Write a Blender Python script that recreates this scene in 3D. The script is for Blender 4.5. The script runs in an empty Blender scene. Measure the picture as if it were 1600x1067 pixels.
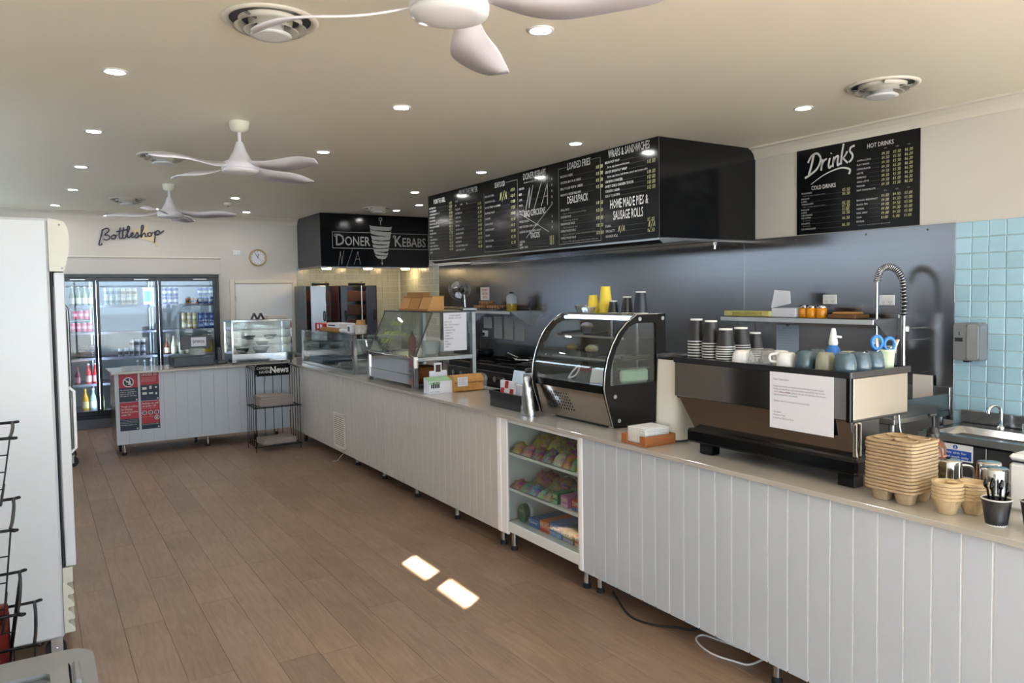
import bpy, math, random
from mathutils import Vector, Matrix, Euler
random.seed(7)
SC = bpy.context.scene
COL = SC.collection
PI = math.pi

# ---------------------------------------------------------------- camera
cam_d = bpy.data.cameras.new('camera'); cam = bpy.data.objects.new('camera', cam_d); COL.objects.link(cam)
cam_d.sensor_fit = 'HORIZONTAL'; cam_d.sensor_width = 36.0; cam_d.lens = 1180.4 / 1600 * 36.0
cam_d.shift_y = -(533.5 - 512.83) / 1600; cam_d.clip_start = 0.05
R_ = Vector((0.844869, -0.534772, -0.014663)); U_ = Vector((0.037215, 0.031408, 0.998814)); F_ = Vector((0.533677, 0.844413, -0.046437))
cam.matrix_world = Matrix(((R_.x, U_.x, -F_.x, 0), (R_.y, U_.y, -F_.y, 0), (R_.z, U_.z, -F_.z, 1.75), (0, 0, 0, 1)))
SC.camera = cam

# ---------------------------------------------------------------- sky, sun, window light, exposure
W = bpy.data.worlds.new('daylight'); SC.world = W; W.use_nodes = True
bg = W.node_tree.nodes['Background']; bg.inputs[0].default_value = (0.66, 0.83, 1.0, 1); bg.inputs[1].default_value = 6.5
sun_d = bpy.data.lights.new('sun', 'SUN'); sun_d.energy = 90; sun_d.angle = 0.009; sun_d.color = (1, .95, .86)
sun = bpy.data.objects.new('sun', sun_d); COL.objects.link(sun)
sun.rotation_euler = Vector((0.685, 0.49, -0.537)).to_track_quat('-Z', 'Y').to_euler()
for i_, (px_, py_, sx_, sy_, rx_, rz_) in enumerate(((2.0, -2.28, 6.0, 2.5, PI / 2, 0), )):
    pl_ = bpy.data.lights.new('window_portal', 'AREA'); pl_.shape = 'RECTANGLE'; pl_.size = sx_; pl_.size_y = sy_; pl_.cycles.is_portal = True
    po_ = bpy.data.objects.new('window_portal', pl_); COL.objects.link(po_); po_.location = (px_, py_, 1.45); po_.rotation_euler = (rx_, 0, rz_)
pl_ = bpy.data.lights.new('strip_window_portal', 'AREA'); pl_.shape = 'RECTANGLE'; pl_.size = .24; pl_.size_y = 6.1; pl_.cycles.is_portal = True
po_ = bpy.data.objects.new('strip_window_portal', pl_); COL.objects.link(po_); po_.location = (-1.02, 8.45, 2.31); po_.rotation_euler = (0, -PI / 2, 0)
VS = SC.view_settings; SC.display_settings.display_device = 'sRGB'
VS.view_transform = 'Standard'; VS.look = 'None'; VS.gamma = 1; VS.use_curve_mapping = False; VS.exposure = 0.36
SC.cycles.use_denoising = True; SC.cycles.max_bounces = 10; SC.cycles.diffuse_bounces = 5; SC.cycles.glossy_bounces = 4
SC.cycles.transparent_max_bounces = 24; SC.cycles.sample_clamp_indirect = 6; SC.cycles.caustics_reflective = False; SC.cycles.caustics_refractive = False
LAMP = 205.0      # radiance of the ceiling downlights

# ---------------------------------------------------------------- materials
def lin(c):
    if isinstance(c, str):
        c = [int(c[i:i + 2], 16) / 255 for i in (0, 2, 4)]
    return tuple((v / 12.92 if v <= .04045 else ((v + .055) / 1.055) ** 2.4) for v in c)
MATS = {}
def M(name, col='808080', rough=.5, metal=0., var=.06, scale=14., bump=0., emit=None, es=0., spec=None, aniso=0., coat=0., stretch=(1, 1, 1), rnd=0., trans=0.):
    if name in MATS: return MATS[name]
    m = bpy.data.materials.new(name); m.use_nodes = True; nt = m.node_tree; b = nt.nodes['Principled BSDF']
    L = nt.links.new; N = nt.nodes.new
    c = lin(col)
    tc = N('ShaderNodeTexCoord'); mp = N('ShaderNodeMapping'); mp.inputs['Scale'].default_value = stretch; L(tc.outputs['Object'], mp.inputs[0])
    nz = N('ShaderNodeTexNoise'); nz.inputs['Scale'].default_value = scale; nz.inputs['Detail'].default_value = 4; L(mp.outputs[0], nz.inputs['Vector'])
    mx = N('ShaderNodeMix'); mx.data_type = 'RGBA'; L(nz.outputs['Fac'], mx.inputs[0])
    mx.inputs[6].default_value = tuple(max(0, v * (1 - var)) for v in c) + (1,); mx.inputs[7].default_value = tuple(min(1, v * (1 + var)) for v in c) + (1,)
    out = mx.outputs[2]
    if rnd:
        oi = N('ShaderNodeObjectInfo'); hs = N('ShaderNodeHueSaturation'); mr = N('ShaderNodeMapRange')
        mr.inputs[3].default_value = 1 - rnd; mr.inputs[4].default_value = 1 + rnd
        L(oi.outputs['Random'], mr.inputs[0]); L(mr.outputs[0], hs.inputs['Value']); L(out, hs.inputs['Color']); out = hs.outputs[0]
    L(out, b.inputs['Base Color'])
    b.inputs['Roughness'].default_value = rough; b.inputs['Metallic'].default_value = metal
    if spec is not None: b.inputs['Specular IOR Level'].default_value = spec
    if aniso: b.inputs['Anisotropic'].default_value = aniso
    if coat: b.inputs['Coat Weight'].default_value = coat
    if trans: b.inputs['Transmission Weight'].default_value = trans
    if emit is not None:
        b.inputs['Emission Color'].default_value = lin(emit) + (1,); b.inputs['Emission Strength'].default_value = es
    if bump:
        bp = N('ShaderNodeBump'); bp.inputs['Strength'].default_value = bump; bp.inputs['Distance'].default_value = .01
        L(nz.outputs['Fac'], bp.inputs['Height']); L(bp.outputs[0], b.inputs['Normal'])
    MATS[name] = m; return m
def GLASS(name, tint='ffffff', refl=1., rough=.0, haze=0.):
    """thin pane: see-through plus a fresnel reflection"""
    if name in MATS: return MATS[name]
    m = bpy.data.materials.new(name); m.use_nodes = True; nt = m.node_tree; nt.nodes.clear(); L = nt.links.new; N = nt.nodes.new
    o = N('ShaderNodeOutputMaterial'); t = N('ShaderNodeBsdfTransparent'); t.inputs[0].default_value = lin(tint) + (1,)
    g = N('ShaderNodeBsdfGlossy'); g.inputs['Roughness'].default_value = rough
    fr = N('ShaderNodeFresnel'); ge = N('ShaderNodeNewGeometry'); ma = N('ShaderNodeMath'); ma.operation = 'MULTIPLY_ADD'; ma.inputs[1].default_value = -.8333; ma.inputs[2].default_value = 1.5
    L(ge.outputs['Backfacing'], ma.inputs[0]); L(ma.outputs[0], fr.inputs[0])
    nz = N('ShaderNodeTexNoise'); nz.inputs['Scale'].default_value = 3
    mu = N('ShaderNodeMath'); mu.operation = 'MULTIPLY'; mu.inputs[1].default_value = refl; L(fr.outputs[0], mu.inputs[0])
    mx = N('ShaderNodeMixShader'); L(mu.outputs[0], mx.inputs[0]); L(t.outputs[0], mx.inputs[1]); L(g.outputs[0], mx.inputs[2])
    last = mx.outputs[0]
    if haze:
        d = N('ShaderNodeBsdfDiffuse'); d.inputs[0].default_value = (.8, .82, .84, 1); m2 = N('ShaderNodeMixShader')
        mh = N('ShaderNodeMath'); mh.operation = 'MULTIPLY'; mh.inputs[1].default_value = haze * 2; L(nz.outputs['Fac'], mh.inputs[0]); L(mh.outputs[0], m2.inputs[0])
        L(last, m2.inputs[1]); L(d.outputs[0], m2.inputs[2]); last = m2.outputs[0]
    L(last, o.inputs[0]); MATS[name] = m; return m
def wood_floor():
    m = bpy.data.materials.new('oak_plank'); m.use_nodes = True; nt = m.node_tree; b = nt.nodes['Principled BSDF']; L = nt.links.new; N = nt.nodes.new
    tc = N('ShaderNodeTexCoord'); oi = N('ShaderNodeObjectInfo'); ad = N('ShaderNodeVectorMath'); ad.operation = 'MULTIPLY_ADD'
    cb = N('ShaderNodeCombineXYZ'); L(oi.outputs['Random'], cb.inputs[0]); L(oi.outputs['Random'], cb.inputs[1])
    L(cb.outputs[0], ad.inputs[0]); ad.inputs[1].default_value = (37, 53, 0); L(tc.outputs['Object'], ad.inputs[2])
    mp = N('ShaderNodeMapping'); mp.inputs['Scale'].default_value = (9, .9, 9); L(ad.outputs[0], mp.inputs[0])
    n1 = N('ShaderNodeTexNoise'); n1.inputs['Scale'].default_value = 3.2; n1.inputs['Detail'].default_value = 8; n1.inputs['Distortion'].default_value = 1.6; L(mp.outputs[0], n1.inputs[0])
    n2 = N('ShaderNodeTexNoise'); n2.inputs['Scale'].default_value = 2.2; n2.inputs['Detail'].default_value = 3; L(ad.outputs[0], n2.inputs[0])
    r = N('ShaderNodeValToRGB'); e = r.color_ramp.elements
    e[0].position = .25; e[0].color = lin('7d6654') + (1,); e[1].position = .75; e[1].color = lin('937b68') + (1,)
    L(n1.outputs['Fac'], r.inputs[0])
    mx = N('ShaderNodeMix'); mx.data_type = 'RGBA'; mx.blend_type = 'SOFT_LIGHT'; mx.inputs[0].default_value = .55; L(r.outputs[0], mx.inputs[6]); L(n2.outputs['Color'], mx.inputs[7])
    bw = N('ShaderNodeRGBToBW'); L(n2.outputs['Color'], bw.inputs[0]); L(bw.outputs[0], mx.inputs[7])
    hs = N('ShaderNodeHueSaturation'); mr = N('ShaderNodeMapRange'); mr.inputs[3].default_value = .95; mr.inputs[4].default_value = 1.05
    L(oi.outputs['Random'], mr.inputs[0]); L(mr.outputs[0], hs.inputs['Value']); L(mx.outputs[2], hs.inputs['Color']); L(hs.outputs[0], b.inputs['Base Color'])
    b.inputs['Roughness'].default_value = .42
    bp = N('ShaderNodeBump'); bp.inputs['Strength'].default_value = .12; bp.inputs['Distance'].default_value = .004; L(n1.outputs['Fac'], bp.inputs['Height']); L(bp.outputs[0], b.inputs['Normal'])
    MATS['oak_plank'] = m; return m
wood_floor()
M('floor_base', '3a2a20', .7); M('ceiling_paint', 'f2ecd9', .48, var=.03, scale=.8); M('wall_paint', 'cdc8c0', .6, var=.03, scale=1.2)
M('trim_paint', 'd8d3c6', .45, var=.02); M('board_warm_light', 'c9c6c1', .4, var=.025, scale=5); M('white_board', 'c0c7cf', .38, var=.025, scale=5); M('groove_white', 'fcfcfc', .45, var=.01)  # one white counter paint; cool and warm light put into the board colours
M('white_gloss', 'e6e8e8', .22, var=.02); M('fridge_cream', 'c6c7b8', .35, var=.03); M('fridge_white', 'c6cacd', .25, var=.02); M('white_plastic', 'e4e5e4', .35, var=.02); M('cream_plastic', 'dcdccb', .4, var=.03)
M('fan_white', 'e2e0e6', .35, var=.02)
M('stone', 'b3aea6', .13, var=.06, scale=220, spec=.6); M('steel', '9b9c9c', .24, 1., var=.05, scale=5, stretch=(1, 1, 30)); M('steel_bright', 'c9cbcc', .12, 1., var=.03)
M('chrome', 'd8dadb', .06, 1., var=.02); M('steel_wall', '8f9094', .24, 1., var=.07, scale=3, stretch=(14, .35, 14)); M('steel_dark', '57585a', .3, 1., var=.1)
M('galv', '9aa0a3', .4, 1., var=.14, scale=30); M('iron', '17181a', .45, .6); M('black_plastic', '121316', .35, var=.1); M('black_gloss', '08090b', .12, var=.05, spec=.2)
M('black_panel', '101113', .13, var=.06, scale=2, spec=.3); M('char_panel', '1d2024', .3, var=.06, scale=2); M('alu_black', '101419', .3, .2); M('rubber', '131315', .7)
M('print_white', 'd5d5d2', .6, var=.02); M('print_grey', '8f8f8d', .6, var=.04); M('chalk_yellow', 'd6d79a', .8, var=.08); M('chalk_white', 'b9b9b0', .8, var=.08); M('rule_grey', '4a4b4d', .7)
M('ink', '20222a', .8); M('ink_soft', '6b6f7c', .8); M('ink_red', 'c23040', .8); M('paper', 'e3e5ee', .7, var=.02); M('paper_warm', 'd8cfc6', .75, var=.05)
M('news', '9d9088', .85, var=.25, scale=60); M('news_side', 'a79a95', .9, var=.25, scale=120, stretch=(.2, .2, 6))
M('kraft', 'a5763f', .75, var=.1, scale=9); M('kraft_light', 'b98a55', .75, var=.1); M('pulp', 'ab9474', .9, var=.1, scale=120, bump=.35); M('pulp_new', 'c3ab85', .9, var=.08, scale=120, bump=.35)
M('bread', 'b98a4c', .75, var=.3, scale=45, bump=.4); M('red_box', 'b3232a', .5); M('blue_plastic', '1d6fc0', .4); M('blue_sign', '1747a6', .4, var=.03)
M('yellow_cup', 'e8cf42', .5, var=.06, scale=40, stretch=(1, 1, .1)); M('amber', '5a2a0c', .08, var=.1); M('orange_jam', 'e0900a', .2, var=.1)
M('mug_blue', '3f545f', .16, var=.35, scale=60); M('mug_sand', '8f8f80', .2, var=.12, scale=60); M('porcelain', 'e7e8e6', .14, var=.02); M('wood_tray', '9a5d33', .4, var=.2, scale=12, stretch=(1, 8, 8))
M('tile_blue', 'a3c8d8', .16, var=.12, scale=4, rnd=.07, bump=.08); M('tile_sage', 'aeb0a4', .2, var=.08, scale=5, rnd=.05, bump=.06); M('grout', 'd6d9d4', .8)
M('led_cool', 'ffffff', .5, emit='cfe2ff', es=32); M('lamp_glow', 'ffffff', .5, emit='fffdfa', es=LAMP); M('hood_glow', 'ffffff', .5, emit='ffdba0', es=LAMP * .2)
M('poster_red', 'a8303e', .55, var=.03); M('poster_navy', '1d2a40', .55, var=.03); M('gold', 'b8a06a', .35, .7)
M('cream_enamel', 'e2e1d8', .25, var=.02); M('towel', 'e8e8e6', .9, var=.02, bump=.2, scale=80)
GLASS('glass', 'fafdfc', 1.1); GLASS('glass_green', 'f4f9f7', 1.1); GLASS('glass_fridge', 'f8fbfb', .8); GLASS('glass_smoke', 'dfe6e3', 1.1, haze=.01); GLASS('clear_plastic', 'eceeee', 1.3, .08, haze=.18)

# ---------------------------------------------------------------- mesh builders
ORG = {}
def V3(p): return Vector(p)
class MB:
    def __init__(s): s.v = []; s.f = []; s.sm = []
    def add(s, vs, fs, smooth=False):
        k = len(s.v); s.v += [tuple(v) for v in vs]; s.f += [tuple(i + k for i in f) for f in fs]; s.sm += [smooth] * len(fs); return s
    def box(s, x0, x1, y0, y1, z0, z1):
        return s.add([(x0, y0, z0), (x1, y0, z0), (x1, y1, z0), (x0, y1, z0), (x0, y0, z1), (x1, y0, z1), (x1, y1, z1), (x0, y1, z1)],
                     [(3, 2, 1, 0), (4, 5, 6, 7), (0, 1, 5, 4), (1, 2, 6, 5), (2, 3, 7, 6), (3, 0, 4, 7)])
    def rbox(s, x0, x1, y0, y1, z0, z1, b=.005):
        """box with chamfered edges"""
        b = min(b, (x1 - x0) * .45, (y1 - y0) * .45, (z1 - z0) * .45)
        import itertools
        vs = []; idx = {}
        for c in itertools.product((0, 1), repeat=3):
            for a in range(3):
                p = []
                for k in range(3):
                    lo, hi = ((x0, x1), (y0, y1), (z0, z1))[k]
                    e = lo if c[k] == 0 else hi
                    if k != a: e += b if c[k] == 0 else -b
                    p.append(e)
                idx[(c, a)] = len(vs); vs.append(p)
        fs = []
        for a in range(3):
            o1, o2 = [k for k in range(3) if k != a]
            for sd in (0, 1):
                q = []
                for (i, j) in ((0, 0), (1, 0), (1, 1), (0, 1)):
                    c = [0, 0, 0]; c[a] = sd; c[o1] = i; c[o2] = j; q.append(idx[(tuple(c), a)])
                fs.append(q)
        for a in range(3):
            o1, o2 = [k for k in range(3) if k != a]
            for i in (0, 1):
                for j in (0, 1):
                    c0 = [0, 0, 0]; c0[o1] = i; c0[o2] = j; c1 = list(c0); c1[a] = 1; c0 = tuple(c0); c1 = tuple(c1)
                    fs.append([idx[(c0, o1)], idx[(c1, o1)], idx[(c1, o2)], idx[(c0, o2)]])
        for c in itertools.product((0, 1), repeat=3): fs.append([idx[(c, 0)], idx[(c, 1)], idx[(c, 2)]])
        ce = Vector(((x0 + x1) / 2, (y0 + y1) / 2, (z0 + z1) / 2)); out = []
        for f in fs:
            a_, b_, c_ = (Vector(vs[i]) for i in f[:3]); n = (b_ - a_).cross(c_ - a_); m = sum((Vector(vs[i]) for i in f), Vector()) / len(f)
            out.append(f if n.dot(m - ce) > 0 else f[::-1])
        return s.add(vs, out)
    def cyl(s, p0, p1, r0, r1=None, n=16, cap=True, smooth=True):
        p0 = V3(p0); p1 = V3(p1); r1 = r0 if r1 is None else r1; d = (p1 - p0).normalized()
        a = d.orthogonal().normalized(); b = d.cross(a); vs = []
        for p, r in ((p0, r0), (p1, r1)):
            for i in range(n): t = 2 * PI * i / n; vs.append(p + a * (r * math.cos(t)) + b * (r * math.sin(t)))
        s.add(vs, [(i, (i + 1) % n, n + (i + 1) % n, n + i) for i in range(n)], smooth)
        if cap: s.add(vs[:n], [tuple(range(n - 1, -1, -1))]); s.add(vs[n:], [tuple(range(n))])
        return s
    def lathe(s, prof, c=(0, 0, 0), n=20, smooth=True, sq=0, sx=1, sy=1):
        """profile [(r,z)...] about a vertical axis at c; sq>0 squares the plan"""
        vs = []; c = V3(c)
        for r, z in prof:
            for i in range(n):
                t = 2 * PI * i / n; ca, sa = math.cos(t), math.sin(t)
                k = 1 if not sq else 1 / ((abs(ca) ** sq + abs(sa) ** sq) ** (1 / sq))
                vs.append((c.x + r * ca * k * sx, c.y + r * sa * k * sy, c.z + z))
        fs = []
        for j in range(len(prof) - 1):
            for i in range(n): fs.append((j * n + i, j * n + (i + 1) % n, (j + 1) * n + (i + 1) % n, (j + 1) * n + i))
        s.add(vs, fs, smooth)
        if prof[0][0] > 1e-5: s.add(vs[:n], [tuple(range(n - 1, -1, -1))])
        if prof[-1][0] > 1e-5: s.add(vs[-n:], [tuple(range(n))])
        return s
    def shell(s, prof, c=(0, 0, 0), n=20, **k):
        """lathe without caps"""
        c0 = len(s.f); s.lathe(prof, c, n, **k)
        for _ in range((prof[0][0] > 1e-5) + (prof[-1][0] > 1e-5)): s.f.pop(); s.sm.pop()
        return s
    def tube(s, pts, r, n=8, closed=False, smooth=True):
        pts = [V3(p) for p in pts]; m = len(pts); rings = []; up = None
        for i, p in enumerate(pts):
            if closed: d = (pts[(i + 1) % m] - pts[i - 1])
            else: d = pts[min(i + 1, m - 1)] - pts[max(i - 1, 0)]
            d = d.normalized() if d.length > 1e-9 else Vector((0, 0, 1))
            a = (up - d * up.dot(d)) if up else d.orthogonal()
            if a.length < 1e-6: a = d.orthogonal()
            a.normalize(); up = a; b = d.cross(a); rr = r[i] if isinstance(r, (list, tuple)) else r
            rings.append([p + a * (rr * math.cos(2 * PI * k / n)) + b * (rr * math.sin(2 * PI * k / n)) for k in range(n)])
        vs = [q for g in rings for q in g]; fs = []
        for i in range(m if closed else m - 1):
            j = (i + 1) % m
            for k in range(n): fs.append((i * n + k, i * n + (k + 1) % n, j * n + (k + 1) % n, j * n + k))
        s.add(vs, fs, smooth)
        if not closed: s.add(rings[0], [tuple(range(n - 1, -1, -1))]); s.add(rings[-1], [tuple(range(n))])
        return s
    def prism(s, poly, axis, a, b, smooth=False):
        """2-D outline swept along an axis: axis x -> outline in (y,z), y -> (x,z), z -> (x,y)"""
        def P(u, v, w): return {'x': (w, u, v), 'y': (u, w, v), 'z': (u, v, w)}[axis]
        n = len(poly); vs = [P(u, v, a) for u, v in poly] + [P(u, v, b) for u, v in poly]
        ar = sum(poly[i][0] * poly[(i + 1) % n][1] - poly[(i + 1) % n][0] * poly[i][1] for i in range(n))
        fl = (ar > 0) ^ (axis == 'y') ^ (b < a)
        side = [(i, (i + 1) % n, n + (i + 1) % n, n + i) for i in range(n)]
        if not fl: side = [f[::-1] for f in side]
        s.add(vs, side, smooth)
        s.add(vs[:n], [tuple(range(n - 1, -1, -1)) if fl else tuple(range(n))]); s.add(vs[n:], [tuple(range(n)) if fl else tuple(range(n - 1, -1, -1))])
        return s
    def quad(s, a, b, c, d): return s.add([a, b, c, d], [(0, 1, 2, 3)])
    def slab(s, a, b, c, d, t):
        """a quad pane with thickness t along its normal"""
        a, b, c, d = map(V3, (a, b, c, d)); n = (b - a).cross(d - a).normalized() * t
        return s.add([a, b, c, d, a + n, b + n, c + n, d + n], [(3, 2, 1, 0), (4, 5, 6, 7), (0, 1, 5, 4), (1, 2, 6, 5), (2, 3, 7, 6), (3, 0, 4, 7)])
    def xf(s, mt):
        s.v = [tuple(mt @ Vector(v)) for v in s.v]; return s
    def build(s, name, mat, parent=None, org=None):
        me = bpy.data.meshes.new(name)
        xs = list(zip(*s.v))
        if org is None:
            org = Vector(((min(xs[0]) + max(xs[0])) / 2, (min(xs[1]) + max(xs[1])) / 2, min(xs[2])))
        org = V3(org)
        me.from_pydata([(x - org.x, y - org.y, z - org.z) for x, y, z in s.v], [], s.f); me.validate()
        if any(s.sm):
            for p, q in zip(me.polygons, s.sm): p.use_smooth = q
        me.materials.append(MATS[mat] if isinstance(mat, str) else mat)
        o = bpy.data.objects.new(name, me); COL.objects.link(o); ORG[o.name] = org
        if parent: o.parent = parent; o.location = org - ORG[parent.name]
        else: o.location = org
        return o
def tag(o, label=None, cat=None, group=None, kind=None):
    if label: o['label'] = label
    if cat: o['category'] = cat
    if group: o['group'] = group
    if kind: o['kind'] = kind
    return o
def thing(name, label, cat, loc, group=None):
    o = bpy.data.objects.new(name, None); o.empty_display_size = .05; COL.objects.link(o); o.location = loc; ORG[o.name] = V3(loc)
    return tag(o, label, cat, group)
def copy_tree(o, parent=None, keep=True):
    c = o.copy(); COL.objects.link(c); c.parent = parent; ORG[c.name] = ORG[o.name].copy()
    for ch in list(o.children): copy_tree(ch, c)
    return c
def place(o, loc, rz=0, label=None, group=None):
    o.location = loc; o.rotation_euler = (0, 0, rz); ORG[o.name] = V3(loc)
    if label: o['label'] = label
    if group: o['group'] = group
    return o
def struct(mb, name, mat, parent=None):
    o = mb.build(name, mat, parent)
    if not parent: o['kind'] = 'structure'
    return o
def turned(mb, c, deg):
    """turn a builder about a vertical axis through c"""
    return mb.xf(Matrix.Translation(c) @ Matrix.Rotation(math.radians(deg), 4, 'Z') @ Matrix.Translation(-Vector(c)))
def spline(pts, k=6, closed=False):
    pts = [Vector(p) for p in pts]; out = []; n = len(pts)
    for i in range(n if closed else n - 1):
        g = (lambda j: pts[j % n]) if closed else (lambda j: pts[max(0, min(n - 1, j))])
        p0, p1, p2, p3 = g(i - 1), g(i), g(i + 1), g(i + 2)
        for t in (q / k for q in range(k)):
            out.append(.5 * ((2 * p1) + (p2 - p0) * t + (2 * p0 - 5 * p1 + 4 * p2 - p3) * t * t + (3 * p1 - p0 - 3 * p2 + p3) * t ** 3))
    if not closed: out.append(pts[-1])
    return out

# ---------------------------------------------------------------- lettering
_TX = {}
def glyphs(txt, bold=0.):
    k = (txt, bold)
    if k not in _TX:
        cu = bpy.data.curves.new('t', 'FONT'); cu.body = txt; cu.size = 1; cu.resolution_u = 1 if len(txt) > 14 else 2; cu.offset = bold; cu.fill_mode = 'FRONT'
        ob = bpy.data.objects.new('t', cu); me = bpy.data.meshes.new_from_object(ob)
        vs = [(v.co.x, v.co.y) for v in me.vertices]; fs = [tuple(p.vertices) for p in me.polygons]
        bpy.data.objects.remove(ob); bpy.data.meshes.remove(me); bpy.data.curves.remove(cu)
        _TX[k] = (vs, fs)
    return _TX[k]
class Plane:
    """a printed face: origin, u (to the reader's right), v (up); everything sits e proud of it"""
    def __init__(s, o, u, v, e=.0012):
        s.o = V3(o); s.u = V3(u).normalized(); s.v = V3(v).normalized(); s.n = s.u.cross(s.v); s.e = e
    def p(s, x, y, e=0): return s.o + s.u * x + s.v * y + s.n * (s.e + e)
def put(mb, pl, txt, x, y, h, w=None, align='l', bold=0., slant=0., e=0):
    vs, fs = glyphs(txt, bold)
    if not vs: return
    x0 = min(v[0] for v in vs); x1 = max(v[0] for v in vs); sx = sy = h / .72
    if w: sx = w / max(1e-6, x1 - x0)
    wd = (x1 - x0) * sx; ox = x - (0 if align == 'l' else wd / 2 if align == 'c' else wd)
    mb.add([pl.p(ox + (a - x0) * sx + slant * b * sy, y + b * sy, e) for a, b in vs], fs)
STROKE = {'0': [[(.5, 1), (.15, .8), (.1, .3), (.4, 0), (.75, .2), (.8, .75), (.5, 1)]], '1': [[(.45, 1), (.4, 0)]], '2': [[(.1, .8), (.45, 1), (.75, .75), (.1, 0), (.8, .05)]],
  '3': [[(.1, .95), (.75, .95), (.35, .55), (.75, .3), (.45, 0), (.05, .1)]], '4': [[(.3, 1), (.1, .45), (.8, .5)], [(.65, .9), (.55, 0)]], '5': [[(.8, 1), (.3, .97), (.2, .55), (.65, .55), (.7, .2), (.4, 0), (.05, .08)]],
  '6': [[(.65, 1), (.2, .55), (.15, .15), (.5, 0), (.75, .25), (.5, .5), (.2, .35)]], '7': [[(.1, .95), (.8, 1), (.35, 0)]], '8': [[(.5, .5), (.15, .8), (.5, 1), (.8, .8), (.5, .5), (.1, .2), (.45, 0), (.8, .2), (.5, .5)]],
  '9': [[(.75, .7), (.4, .5), (.15, .75), (.45, 1), (.75, .8), (.55, 0)]], '.': [[(.35, .06), (.45, .0)]], '$': [[(.75, .8), (.4, .85), (.2, .65), (.7, .35), (.5, .12), (.15, .2)], [(.5, 1), (.42, 0)]], '-': [[(.1, .45), (.7, .5)]],
  '/': [[(.8, 1.15), (.0, -.25)]], 'N': [[(0, -.05), (.25, 1), (.45, 0), (.7, 1.05)]], 'A': [[(0, 0), (.5, 1), (.85, 0)], [(.15, .4), (.75, .42)]], 'S': [[(.8, .85), (.45, 1), (.15, .75), (.7, .35), (.5, 0), (.05, .15)]],
  'w': [[(0, .55), (.2, 0), (.4, .4), (.6, 0), (.85, .6)]], 'e': [[(.1, .3), (.7, .35), (.5, .6), (.15, .4), (.2, .05), (.75, .1)]], 't': [[(.4, .9), (.35, .1), (.6, .02)], [(.05, .6), (.75, .65)]], 'p': [[(.15, .6), (.1, -.35)], [(.15, .5), (.55, .6), (.65, .25), (.15, .1)]],
  'o': [[(.4, .6), (.1, .35), (.3, 0), (.7, .2), (.6, .55), (.4, .6)]], 'a': [[(.65, .55), (.3, .6), (.1, .25), (.35, 0), (.65, .3), (.7, .55), (.75, 0)]], 'd': [[(.65, .5), (.3, .55), (.1, .25), (.35, 0), (.65, .2)], [(.75, 1), (.7, 0)]], 'y': [[(.1, .6), (.35, .15), (.7, .6)], [(.7, .6), (.2, -.35)]],
  'F': [[(.2, 0), (.25, 1), (.8, 1)], [(.22, .5), (.65, .55)]], 'r': [[(.2, .6), (.2, 0)], [(.2, .4), (.65, .6)]], 'i': [[(.35, .6), (.35, 0)]], 's': [[(.65, .55), (.25, .5), (.6, .2), (.1, .02)]], ' ': [], 'l': [[(.35, 1), (.35, 0)]], 'c': [[(.7, .5), (.3, .55), (.12, .25), (.4, 0), (.75, .1)]],
  'L': [[(.2, 1), (.15, 0), (.75, .05)]], 'D': [[(.2, 1), (.2, 0), (.7, .3), (.6, .85), (.2, 1)]], 'T': [[(.05, 1), (.85, 1)], [(.45, 1), (.4, 0)]], 'u': [[(.1, .6), (.2, .05), (.6, .1), (.7, .6)]], 'n': [[(.12, .6), (.12, 0)], [(.12, .4), (.5, .6), (.65, 0)]]}
def ribbon(mb, pl, pts, wd, e=0):
    pts = [Vector((a, b)) for a, b in pts]; m = len(pts); L_ = []; R__ = []
    for i, p in enumerate(pts):
        d = pts[min(i + 1, m - 1)] - pts[max(i - 1, 0)]; d = d.normalized() if d.length > 1e-9 else Vector((1, 0)); n = Vector((-d.y, d.x)); w = wd[i] if isinstance(wd, (list, tuple)) else wd
        L_.append(p + n * w / 2); R__.append(p - n * w / 2)
    vs = [pl.p(q.x, q.y, e) for q in L_] + [pl.p(q.x, q.y, e) for q in R__]
    mb.add(vs, [(i, m + i, m + i + 1, i + 1) for i in range(m - 1)])
def hand(mb, pl, txt, x, y, h, wd=None, adv=.62, slant=.12, thick=.1, curve=2):
    for ch in txt:
        for st in STROKE.get(ch, ()):
            q = [Vector((x + a * h * .6 + b * h * slant, y + b * h, 0)) for a, b in st]
            if len(q) > 2 and ch in 'NA47':
                for a_, b_ in zip(q, q[1:]): ribbon(mb, pl, [(a_.x, a_.y), (b_.x, b_.y)], h * thick)
                continue
            if len(q) > 2: q = spline(q, curve)
            ribbon(mb, pl, [(v.x, v.y) for v in q], h * thick)
        x += h * (adv if ch not in '.1i ' else adv * .62)
    return x
def rect(mb, pl, x0, y0, x1, y1, e=0): mb.add([pl.p(x0, y0, e), pl.p(x1, y0, e), pl.p(x1, y1, e), pl.p(x0, y1, e)], [(0, 1, 2, 3)])
def disc(mb, pl, x, y, r, n=24, e=0, r0=0):
    o = [pl.p(x + r * math.cos(2 * PI * i / n), y + r * math.sin(2 * PI * i / n), e) for i in range(n)]
    if not r0: mb.add(o, [tuple(range(n))])
    else:
        q = [pl.p(x + r0 * math.cos(2 * PI * i / n), y + r0 * math.sin(2 * PI * i / n), e) for i in range(n)]
        mb.add(o + q, [(i, (i + 1) % n, n + (i + 1) % n, n + i) for i in range(n)])
def poly(mb, pl, pts, e=0): mb.add([pl.p(a, b, e) for a, b in pts], [tuple(range(len(pts)))])
def frame_lines(mb, pl, pts, w, e=0):
    for a, b in zip(pts, pts[1:]): ribbon(mb, pl, [a, b], w, e)
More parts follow.
